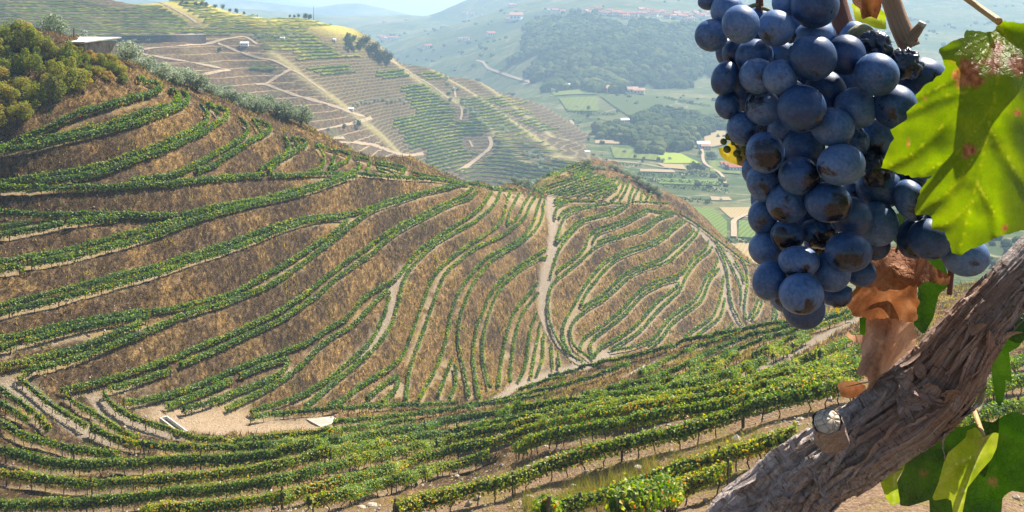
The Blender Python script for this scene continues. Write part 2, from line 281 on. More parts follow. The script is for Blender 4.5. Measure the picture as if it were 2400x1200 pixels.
# ------------------------------------------------------------------ the near hill, knoll and slope: one terraced terrain
TERR = """-75.1,153.3,-3.6 -71.9,146.7,-6.8 -69.8,142.5,-10.0 -68.0,138.9,-13.0 -66.4,135.7,-15.8 -65.0,132.7,-18.6 -63.5,129.6,-21.2 -61.5,125.5,-23.4 -58.9,120.3,-25.2 -56.3,114.9,-26.8 -53.9,110.1,-28.2 -51.8,105.7,-29.6 -50.1,102.3,-31.0 -48.8,99.7,-32.6 -47.4,96.7,-33.8 -45.7,93.4,-34.8 -44.0,89.9,-35.6 -42.2,86.2,-36.2 -40.3,82.4,-36.5 -69.9,149.8,-3.5 -67.7,145.1,-6.8 -66.0,141.4,-9.9 -64.4,138.0,-12.9 -63.2,135.4,-15.8 -61.8,132.5,-18.5 -60.7,130.1,-21.2 -58.9,126.3,-23.6 -56.7,121.6,-25.5 -54.4,116.6,-27.2 -52.3,112.2,-28.8 -50.4,108.2,-30.3 -48.8,104.5,-31.7 -47.6,102.1,-33.3 -46.1,98.8,-34.6 -44.3,95.0,-35.5 -42.6,91.3,-36.2 -40.7,87.3,-36.6 -38.9,83.4,-36.9 -65.8,148.5,-3.5 -64.4,145.3,-6.8 -62.9,142.0,-9.9 -61.2,138.2,-12.9 -59.9,135.3,-15.8 -59.1,133.4,-18.7 -58.2,131.3,-21.4 -56.7,128.0,-23.9 -54.7,123.5,-25.9 -52.6,118.7,-27.7 -50.6,114.3,-29.3 -49.0,110.5,-30.9 -47.7,107.6,-32.6 -46.6,105.1,-34.3 -44.9,101.3,-35.4 -43.0,97.2,-36.3 -41.1,92.8,-36.8 -39.2,88.4,-37.1 -37.3,84.3,-37.3 -62.9,149.9,-3.5 -61.9,147.5,-6.9 -60.6,144.3,-10.1 -58.8,140.0,-13.1 -57.4,136.8,-16.0 -56.7,135.0,-18.9 -55.9,133.2,-21.7 -54.7,130.2,-24.3 -52.8,125.8,-26.4 -50.8,120.9,-28.2 -48.8,116.4,-29.8 -47.3,112.7,-31.5 -46.1,109.9,-33.3 -45.0,107.3,-35.0 -43.5,103.7,-36.3 -41.7,99.2,-37.0 -39.6,94.3,-37.4 -37.5,89.4,-37.5 -35.6,84.9,-37.6 -60.7,153.1,-3.6 -59.6,150.3,-7.0 -58.2,146.9,-10.3 -56.4,142.3,-13.3 -55.0,138.8,-16.2 -54.3,137.1,-19.2 -53.8,135.8,-22.2 -52.8,133.1,-24.8 -51.0,128.5,-27.0 -48.9,123.3,-28.7 -46.9,118.4,-30.4 -45.4,114.6,-32.1 -44.4,111.9,-33.9 -43.4,109.4,-35.7 -41.9,105.7,-37.0 -40.1,101.1,-37.7 -37.8,95.4,-37.8 -35.6,89.8,-37.7 -33.7,85.0,-37.7 -59.0,158.1,-3.7 -57.5,154.1,-7.2 -55.7,149.2,-10.4 -53.8,144.2,-13.5 -52.6,141.0,-16.4 -52.1,139.6,-19.5 -51.8,138.8,-22.7 -50.9,136.4,-25.4 -49.1,131.7,-27.6 -46.9,125.8,-29.3 -44.9,120.3,-30.8 -43.5,116.5,-32.6 -42.6,114.3,-34.6 -41.7,111.7,-36.5 -40.1,107.4,-37.6 -38.1,102.2,-38.1 -35.7,95.7,-37.9 -33.4,89.5,-37.6 -31.5,84.4,-37.4 -56.5,161.4,-7.5 -53.6,153.3,-10.7 -51.5,147.3,-13.7 -50.4,144.2,-16.8 -50.0,143.1,-20.0 -49.7,142.2,-23.2 -49.0,140.2,-26.2 -47.2,135.0,-28.3 -45.0,128.6,-30.0 -42.9,122.6,-31.4 -41.5,118.7,-33.2 -41.0,117.3,-35.6 -40.2,115.0,-37.5 -38.6,110.4,-38.6 -36.2,103.4,-38.6 -33.4,95.4,-37.8 -31.0,88.5,-37.1 -29.0,82.9,-36.7 -55.9,171.2,-8.0 -51.9,159.0,-11.1 -49.5,151.6,-14.1 -48.3,147.9,-17.2 -47.9,146.7,-20.5 -47.6,145.7,-23.8 -46.7,143.2,-26.7 -45.2,138.3,-29.0 -43.2,132.3,-30.9 -41.5,127.0,-32.6 -40.4,123.6,-34.6 -39.7,121.7,-36.9 -38.9,119.1,-38.9 -37.2,114.0,-39.9 -34.4,105.5,-39.4 -31.2,95.6,-37.9 -28.4,86.9,-36.5 -26.2,80.3,-35.6 -58.1,191.6,-8.9 -51.1,168.7,-11.8 -48.0,158.2,-14.8 -46.4,153.1,-17.8 -45.9,151.3,-21.2 -45.6,150.3,-24.5 -44.7,147.4,-27.5 -43.2,142.5,-29.9 -41.5,136.9,-31.9 -40.1,132.2,-33.9 -39.1,129.1,-36.1 -38.5,126.8,-38.5 -37.5,123.7,-40.4 -35.8,118.0,-41.3 -32.7,108.0,-40.3 -29.2,96.2,-38.1 -26.0,85.9,-36.1 -23.7,78.3,-34.7 -52.5,187.8,-13.1 -46.9,167.4,-15.6 -44.9,160.4,-18.7 -44.3,158.2,-22.1 -43.9,156.9,-25.6 -42.8,153.1,-28.6 -41.3,147.6,-31.0 -39.7,142.0,-33.1 -38.5,137.5,-35.3 -37.6,134.5,-37.6 -36.9,132.0,-40.0 -35.9,128.4,-41.9 -34.1,121.7,-42.6 -30.9,110.5,-41.2 -27.2,97.3,-38.6 -24.0,85.9,-36.1 -21.6,77.3,-34.2 -51.7,201.4,-14.1 -46.0,179.5,-16.7 -43.5,169.6,-19.8 -42.7,166.3,-23.3 -42.2,164.3,-26.8 -40.9,159.4,-29.7 -39.3,153.1,-32.1 -37.8,147.2,-34.3 -36.6,142.8,-36.6 -35.8,139.7,-39.1 -35.2,137.1,-41.6 -34.1,133.0,-43.4 -32.3,125.9,-44.0 -29.0,112.9,-42.1 -25.0,97.6,-38.7 -21.9,85.3,-35.8 -19.6,76.3,-33.8 -51.6,221.1,-15.5 -45.0,193.1,-18.0 -41.9,179.5,-20.9 -40.7,174.4,-24.4 -40.3,172.9,-28.2 -38.7,166.0,-31.0 -37.1,158.9,-33.4 -35.6,152.8,-35.6 -34.6,148.4,-38.1 -33.8,145.1,-40.6 -33.2,142.2,-43.1 -32.2,137.9,-45.0 -30.3,130.0,-45.5 -26.7,114.6,-42.8 -22.4,96.0,-38.1 -19.4,83.1,-34.9 -17.4,74.6,-33.0 -43.6,207.8,-19.4 -40.1,190.9,-22.3 -38.4,182.8,-25.6 -37.4,178.3,-29.1 -36.1,172.1,-32.1 -34.6,164.9,-34.6 -33.3,158.6,-37.0 -32.3,153.9,-39.5 -31.6,150.4,-42.1 -30.9,147.3,-44.6 -30.0,142.9,-46.7 -28.1,134.0,-46.9 -23.8,113.5,-42.4 -19.2,91.2,-36.2 -16.6,79.3,-33.3 -15.1,72.0,-31.9 -42.1,225.6,-21.0 -37.8,202.7,-23.6 -35.6,190.8,-26.7 -34.4,184.7,-30.1 -33.3,178.3,-33.3 -31.9,171.2,-35.9 -30.8,165.0,-38.5 -29.8,159.9,-41.0 -29.1,156.0,-43.7 -28.4,152.5,-46.2 -27.5,147.3,-48.1 -25.3,135.8,-47.5 -20.7,110.9,-41.4 -16.1,86.4,-34.2 -14.1,75.7,-31.8 -12.9,68.9,-30.5 -35.0,214.3,-25.0 -32.6,199.5,-27.9 -31.3,192.0,-31.3 -30.2,185.2,-34.6 -29.1,178.5,-37.5 -28.1,172.2,-40.2 -27.2,166.4,-42.7 -26.4,161.9,-45.3 -25.7,157.6,-47.8 -24.7,151.1,-49.3 -22.1,135.5,-47.4 -17.6,107.9,-40.3 -14.2,87.0,-34.5 -12.3,75.0,-31.5 -10.8,66.0,-29.2 -32.0,228.4,-26.6 -29.5,210.6,-29.5 -28.2,201.4,-32.9 -27.1,194.0,-36.2 -26.1,186.6,-39.2 -25.2,179.9,-42.0 -24.3,173.5,-44.5 -23.5,167.7,-46.9 -22.8,163.2,-49.5 -22.0,157.2,-51.3 -20.0,142.9,-50.0 -16.0,114.3,-42.6 -12.9,92.2,-36.6 -10.9,77.9,-32.7 -9.3,66.4,-29.4 -28.0,240.3,-28.0 -25.9,222.3,-31.1 -24.7,212.0,-34.6 -23.7,203.6,-38.0 -22.8,195.4,-41.0 -21.9,187.9,-43.8 -21.1,180.7,-46.4 -20.3,174.3,-48.8 -19.8,169.5,-51.4 -19.1,163.5,-53.4 -17.3,148.7,-52.0 -14.4,123.4,-46.0 -11.7,100.1,-39.7 -9.7,82.8,-34.8 -8.1,69.2,-30.7 -23.2,249.1,-29.0 -21.7,233.0,-32.6 -20.7,222.2,-36.3 -19.9,212.9,-39.7 -19.0,203.9,-42.8 -18.2,195.5,-45.6 -17.5,187.8,-48.2 -16.9,181.4,-50.8 -16.4,176.3,-53.4 -15.8,169.9,-55.5 -14.4,154.7,-54.1 -12.1,129.9,-48.5 -9.9,106.2,-42.1 -8.1,87.3,-36.6 -6.7,72.4,-32.1 -17.1,245.1,-34.3 -16.2,232.2,-37.9 -15.5,221.3,-41.3 -14.8,211.1,-44.3 -14.1,201.8,-47.1 -13.6,194.5,-49.9 -13.2,188.5,-52.7 -12.8,182.8,-55.4 -12.3,175.5,-57.3 -11.1,158.9,-55.6 -9.3,133.4,-49.8 -7.6,109.2,-43.3 -6.3,89.6,-37.6 -5.2,74.1,-32.8 -12.0,258.0,-36.1 -11.3,242.5,-39.6 -10.7,229.4,-42.8 -10.1,217.6,-45.7 -9.6,206.9,-48.2 -9.4,201.8,-51.8 -9.1,195.6,-54.7 -8.8,188.2,-57.0 -8.3,178.2,-58.2 -7.5,159.9,-55.9 -6.2,133.3,-49.7 -5.1,109.0,-43.2 -4.2,89.5,-37.5 -3.4,73.7,-32.6 -6.5,277.4,-38.8 -6.0,256.2,-41.8 -5.6,240.0,-44.8 -5.3,228.4,-47.9 -5.1,219.3,-51.1 -5.0,213.0,-54.6 -4.8,205.2,-57.4 -4.6,195.6,-59.3 -4.3,183.7,-60.0 -3.7,160.7,-56.2 -3.0,130.2,-48.6 -2.5,106.0,-42.0 -2.0,87.0,-36.5 -1.7,71.5,-31.7 0.0,302.9,-42.4 0.0,275.1,-44.9 0.0,254.5,-47.5 0.0,242.4,-50.9 0.0,234.4,-54.7 0.0,226.6,-58.1 0.0,216.8,-60.7 0.0,205.8,-62.4 0.0,196.4,-64.1 0.0,98.9,-34.6 0.0,72.1,-26.9 0.0,63.5,-25.2 0.0,60.9,-25.6 0.0,57.4,-25.4 7.7,329.4,-46.1 6.9,296.7,-48.4 6.3,270.8,-50.5 6.0,255.7,-53.7 5.7,246.5,-57.5 5.5,237.8,-61.0 5.3,227.0,-63.5 5.0,214.2,-64.9 4.1,176.3,-57.5 2.7,117.6,-41.1 1.9,83.2,-31.1 1.6,68.3,-27.1 1.4,61.5,-25.8 1.3,57.2,-25.3 18.2,389.7,-45.4 16.0,342.2,-47.9 14.5,310.8,-50.7 13.3,285.2,-53.2 12.5,267.5,-56.1 11.9,255.6,-59.6 11.4,245.1,-62.9 10.9,233.2,-65.2 10.2,219.1,-66.4 7.7,165.4,-54.0 5.4,115.3,-40.3 3.9,83.9,-31.3 3.2,68.5,-27.1 2.8,61.0,-25.6 2.6,56.4,-25.0 27.5,392.5,-45.8 24.3,347.6,-48.6 22.1,316.1,-51.6 20.6,294.8,-55.0 19.4,277.2,-58.2 18.4,263.6,-61.5 17.5,250.8,-64.3 16.6,238.0,-66.6 15.7,224.3,-68.0 10.6,152.1,-49.7 7.4,105.6,-36.9 5.5,78.3,-29.2 4.6,65.3,-25.9 4.1,59.0,-24.7 3.8,54.8,-24.3 37.0,396.7,-46.2 33.0,353.3,-49.4 29.9,321.0,-52.4 28.1,301.0,-56.1 26.6,285.6,-59.9 25.3,271.1,-63.2 23.9,256.7,-65.9 22.7,243.1,-68.0 21.6,231.1,-70.1 12.6,135.3,-44.2 8.5,91.2,-31.9 6.5,69.7,-26.0 5.7,61.0,-24.2 5.3,56.6,-23.8 5.0,53.1,-23.5 42.1,360.9,-50.5 38.2,327.2,-53.4 36.0,308.4,-57.5 34.0,291.7,-61.2 32.5,278.7,-65.0 30.7,263.4,-67.6 28.9,248.2,-69.5 20.6,177.1,-53.7 13.9,119.6,-39.0 8.7,74.8,-26.2 7.3,62.6,-23.3 6.7,57.7,-22.9 6.4,55.1,-23.1 6.0,51.9,-23.0 48.3,345.3,-56.4 45.0,321.6,-60.0 42.3,302.5,-63.5 40.1,286.7,-66.9 37.9,270.6,-69.4 35.6,254.4,-71.2 22.0,156.9,-47.6 15.2,108.7,-35.5 10.4,74.1,-25.9 8.4,59.8,-22.3 7.8,55.6,-22.0 7.4,53.2,-22.3 7.1,50.7,-22.5 59.7,365.8,-59.7 55.2,338.3,-63.1 51.6,316.4,-66.4 48.5,296.9,-69.2 45.5,278.8,-71.5 42.7,261.9,-73.3 23.7,145.1,-44.0 16.6,101.8,-33.2 11.9,72.9,-25.5 9.8,60.0,-22.4 9.0,55.3,-21.9 8.6,52.4,-22.0 8.1,49.9,-22.1 66.0,353.6,-66.0 61.4,329.3,-69.1 57.3,307.2,-71.6 53.5,286.9,-73.6 50.4,270.4,-75.7 25.4,136.2,-41.3 17.7,94.8,-30.9 13.1,70.1,-24.5 11.1,59.7,-22.3 10.3,55.2,-21.9 9.6,51.3,-21.5 9.0,48.5,-21.5 71.0,338.1,-71.0 66.1,314.9,-73.4 62.0,295.2,-75.7 35.6,169.8,-47.5 26.2,125.1,-37.9 18.5,88.2,-28.8 13.9,66.2,-23.1 11.9,56.7,-21.1 10.9,51.9,-20.6 10.0,47.9,-20.1 9.4,44.8,-19.8 76.4,327.7,-76.4 71.4,306.1,-78.5 36.5,156.3,-43.7 26.5,113.6,-34.4 18.9,81.0,-26.4 14.3,61.3,-21.4 12.0,51.5,-19.2 10.8,46.4,-18.4 9.9,42.6,-17.9 9.2,39.3,-17.4 82.1,320.1,-82.1 36.9,144.0,-40.3 26.4,102.9,-31.2 18.8,73.1,-23.9 14.4,56.0,-19.6 12.0,46.7,-17.4 10.6,41.2,-16.3 9.6,37.3,-15.7 8.7,33.7,-15.0 94.2,336.7,-86.4 37.5,134.1,-37.5 27.0,96.3,-29.2 19.2,68.7,-22.4 14.8,53.0,-18.5 12.2,43.5,-16.2 10.5,37.7,-14.9 9.3,33.4,-14.0 50.9,167.8,-43.0 39.0,128.7,-36.0 28.9,95.5,-28.9 21.1,69.7,-22.8 16.1,53.0,-18.5 12.9,42.7,-15.9 11.0,36.1,-14.3 9.5,31.3,-13.2 52.3,160.1,-41.1 40.5,124.1,-34.7 30.8,94.3,-28.6 23.1,70.7,-23.1 17.7,54.1,-18.9 14.1,43.3,-16.2 11.8,36.2,-14.3 10.1,31.0,-13.0 53.5,153.0,-39.3 41.9,119.8,-33.5 32.3,92.3,-28.0 24.8,70.8,-23.1 19.3,55.1,-19.3 15.6,44.5,-16.6 13.0,37.3,-14.8 11.2,32.0,-13.4 54.9,147.1,-37.7 43.3,116.1,-32.5 33.8,90.5,-27.4 26.4,70.7,-23.1 21.0,56.2,-19.7 17.2,46.1,-17.2 14.6,39.1,-15.5 12.7,34.0,-14.3 56.6,142.7,-36.6 44.9,113.3,-31.7 35.4,89.2,-27.0 28.0,70.7,-23.1 22.7,57.3,-20.0 19.0,48.0,-17.9 16.4,41.5,-16.4 14.6,36.7,-15.4 13.0,32.8,-14.5 58.9,140.2,-36.0 47.0,111.9,-31.3 37.2,88.6,-26.8 29.8,71.1,-23.2 24.6,58.7,-20.5 21.0,50.1,-18.7 18.6,44.2,-17.5 16.8,40.0,-16.8 15.4,36.6,-16.2 61.8,139.6,-35.8 49.6,111.9,-31.3 39.6,89.3,-27.1 32.0,72.3,-23.6 26.8,60.4,-21.1 23.2,52.4,-19.5 20.9,47.1,-18.7 19.3,43.5,-18.3 18.0,40.7,-18.0 80.6,172.9,-40.3 65.2,139.9,-35.9 52.5,112.7,-31.5 42.2,90.4,-27.4 34.3,73.6,-24.0 28.9,62.0,-21.7 25.4,54.4,-20.3 23.2,49.7,-19.7 21.8,46.7,-19.6 20.8,44.5,-19.7 84.8,173.1,-40.4 68.6,140.1,-35.9 55.2,112.7,-31.5 44.3,90.4,-27.4 36.1,73.7,-24.1 30.6,62.5,-21.8 27.2,55.6,-20.7 25.2,51.6,-20.4 24.1,49.2,-20.6 23.2,47.3,-21.0 -86.2,176.0,-4.0 -103.3,211.0,-7.5 -127.8,261.0,-19.5 -74.0,178.0,-4.3 -88.6,213.0,-7.8 -109.4,263.0,-19.8 -66.9,185.0,-5.6 -79.5,220.0,-9.1 -97.6,270.0,-21.1 -64.7,185.0,-11.2 -77.0,220.0,-20.2 -94.4,270.0,-42.2 -62.3,198.0,-13.1 -73.4,233.0,-22.1 -89.1,283.0,-44.1 -60.2,205.0,-15.3 -70.4,240.0,-24.3 -85.1,290.0,-46.3 -55.7,217.0,-18.6 -64.6,252.0,-27.6 -77.5,302.0,-49.6 -49.4,227.0,-22.6 -57.0,262.0,-31.6 -67.9,312.0,-53.6 -43.7,234.0,-26.3 -50.2,269.0,-35.3 -59.5,319.0,-57.3 -35.1,244.0,-35.4 -40.1,279.0,-56.4 -47.3,329.0,-78.4 -25.4,261.0,-39.9 -28.8,296.0,-60.9 -33.6,346.0,-82.9 -11.2,287.0,-46.5 -12.5,322.0,-67.5 -14.5,372.0,-89.5 1.2,321.0,-52.7 1.4,356.0,-73.7 1.6,406.0,-95.7 8.3,355.0,-54.5 9.1,390.0,-75.5 10.3,440.0,-97.5 19.7,389.0,-55.3 21.4,424.0,-76.3 23.9,474.0,-98.3 29.2,395.0,-55.9 31.8,430.0,-76.9 35.4,480.0,-98.9 41.9,385.0,-58.7 45.7,420.0,-79.7 51.1,470.0,-101.7 49.6,375.0,-62.7 54.2,410.0,-83.7 60.8,460.0,-101.8 52.6,371.0,-64.8 57.6,406.0,-85.8 64.7,456.0,-101.8 63.4,371.0,-72.2 69.4,406.0,-93.2 78.0,456.0,-101.8 70.9,365.0,-77.4 77.7,400.0,-98.4 87.4,450.0,-101.8 80.0,361.0,-82.1 87.7,396.0,-102.8 98.8,446.0,-101.8 87.3,351.0,-88.8 96.0,386.0,-102.8 108.4,436.0,-101.8 58.3,200.0,-60.0 72.9,250.0,-85.0 87.4,300.0,-98.0 104.9,360.0,-103.0 66.1,200.0,-60.0 82.6,250.0,-85.0 99.1,300.0,-98.0 118.9,360.0,-103.0 73.8,200.0,-60.0 92.3,250.0,-85.0 110.8,300.0,-98.0 132.9,360.0,-103.0 81.6,200.0,-60.0 102.0,250.0,-85.0 122.4,300.0,-98.0 146.9,360.0,-103.0 89.4,200.0,-60.0 111.7,250.0,-85.0 134.1,300.0,-98.0 160.9,360.0,-103.0 97.2,200.0,-60.0 121.5,250.0,-85.0 145.7,300.0,-98.0 174.9,360.0,-103.0 104.9,200.0,-60.0 131.2,250.0,-85.0 157.4,300.0,-98.0 188.9,360.0,-103.0 -70.0,42.0,-19.8 -70.0,30.0,-14.6 -70.0,18.0,-9.3 -70.0,9.0,-5.4 -70.0,3.0,-2.6 -70.0,0.0,-1.7 -70.0,-8.0,-1.5 -40.0,42.0,-19.8 -40.0,30.0,-14.6 -40.0,18.0,-9.3 -40.0,9.0,-5.4 -40.0,3.0,-2.6 -40.0,0.0,-1.7 -40.0,-8.0,-1.5 -15.0,42.0,-19.8 -15.0,30.0,-14.6 -15.0,18.0,-9.3 -15.0,9.0,-5.4 -15.0,3.0,-2.6 -15.0,0.0,-1.7 -15.0,-8.0,-1.5 0.0,42.0,-19.8 0.0,30.0,-14.6 0.0,18.0,-9.3 0.0,9.0,-5.4 0.0,3.0,-2.6 0.0,0.0,-1.7 0.0,-8.0,-1.5 15.0,42.0,-19.8 15.0,30.0,-14.6 15.0,18.0,-9.3 15.0,9.0,-5.4 15.0,3.0,-2.6 15.0,0.0,-1.7 15.0,-8.0,-1.5 40.0,42.0,-19.8 40.0,30.0,-14.6 40.0,18.0,-9.3 40.0,9.0,-5.4 40.0,3.0,-2.6 40.0,0.0,-1.7 40.0,-8.0,-1.5 70.0,42.0,-19.8 70.0,30.0,-14.6 70.0,18.0,-9.3 70.0,9.0,-5.4 70.0,3.0,-2.6 70.0,0.0,-1.7 70.0,-8.0,-1.5 -110.0,60.0,-22.0 -110.0,100.0,-20.0 -110.0,140.0,-6.0 -110.0,0.0,-4.0 -120.0,200.0,-20.0 130.0,60.0,-14.0 130.0,100.0,-28.0 110.0,20.0,-8.0"""
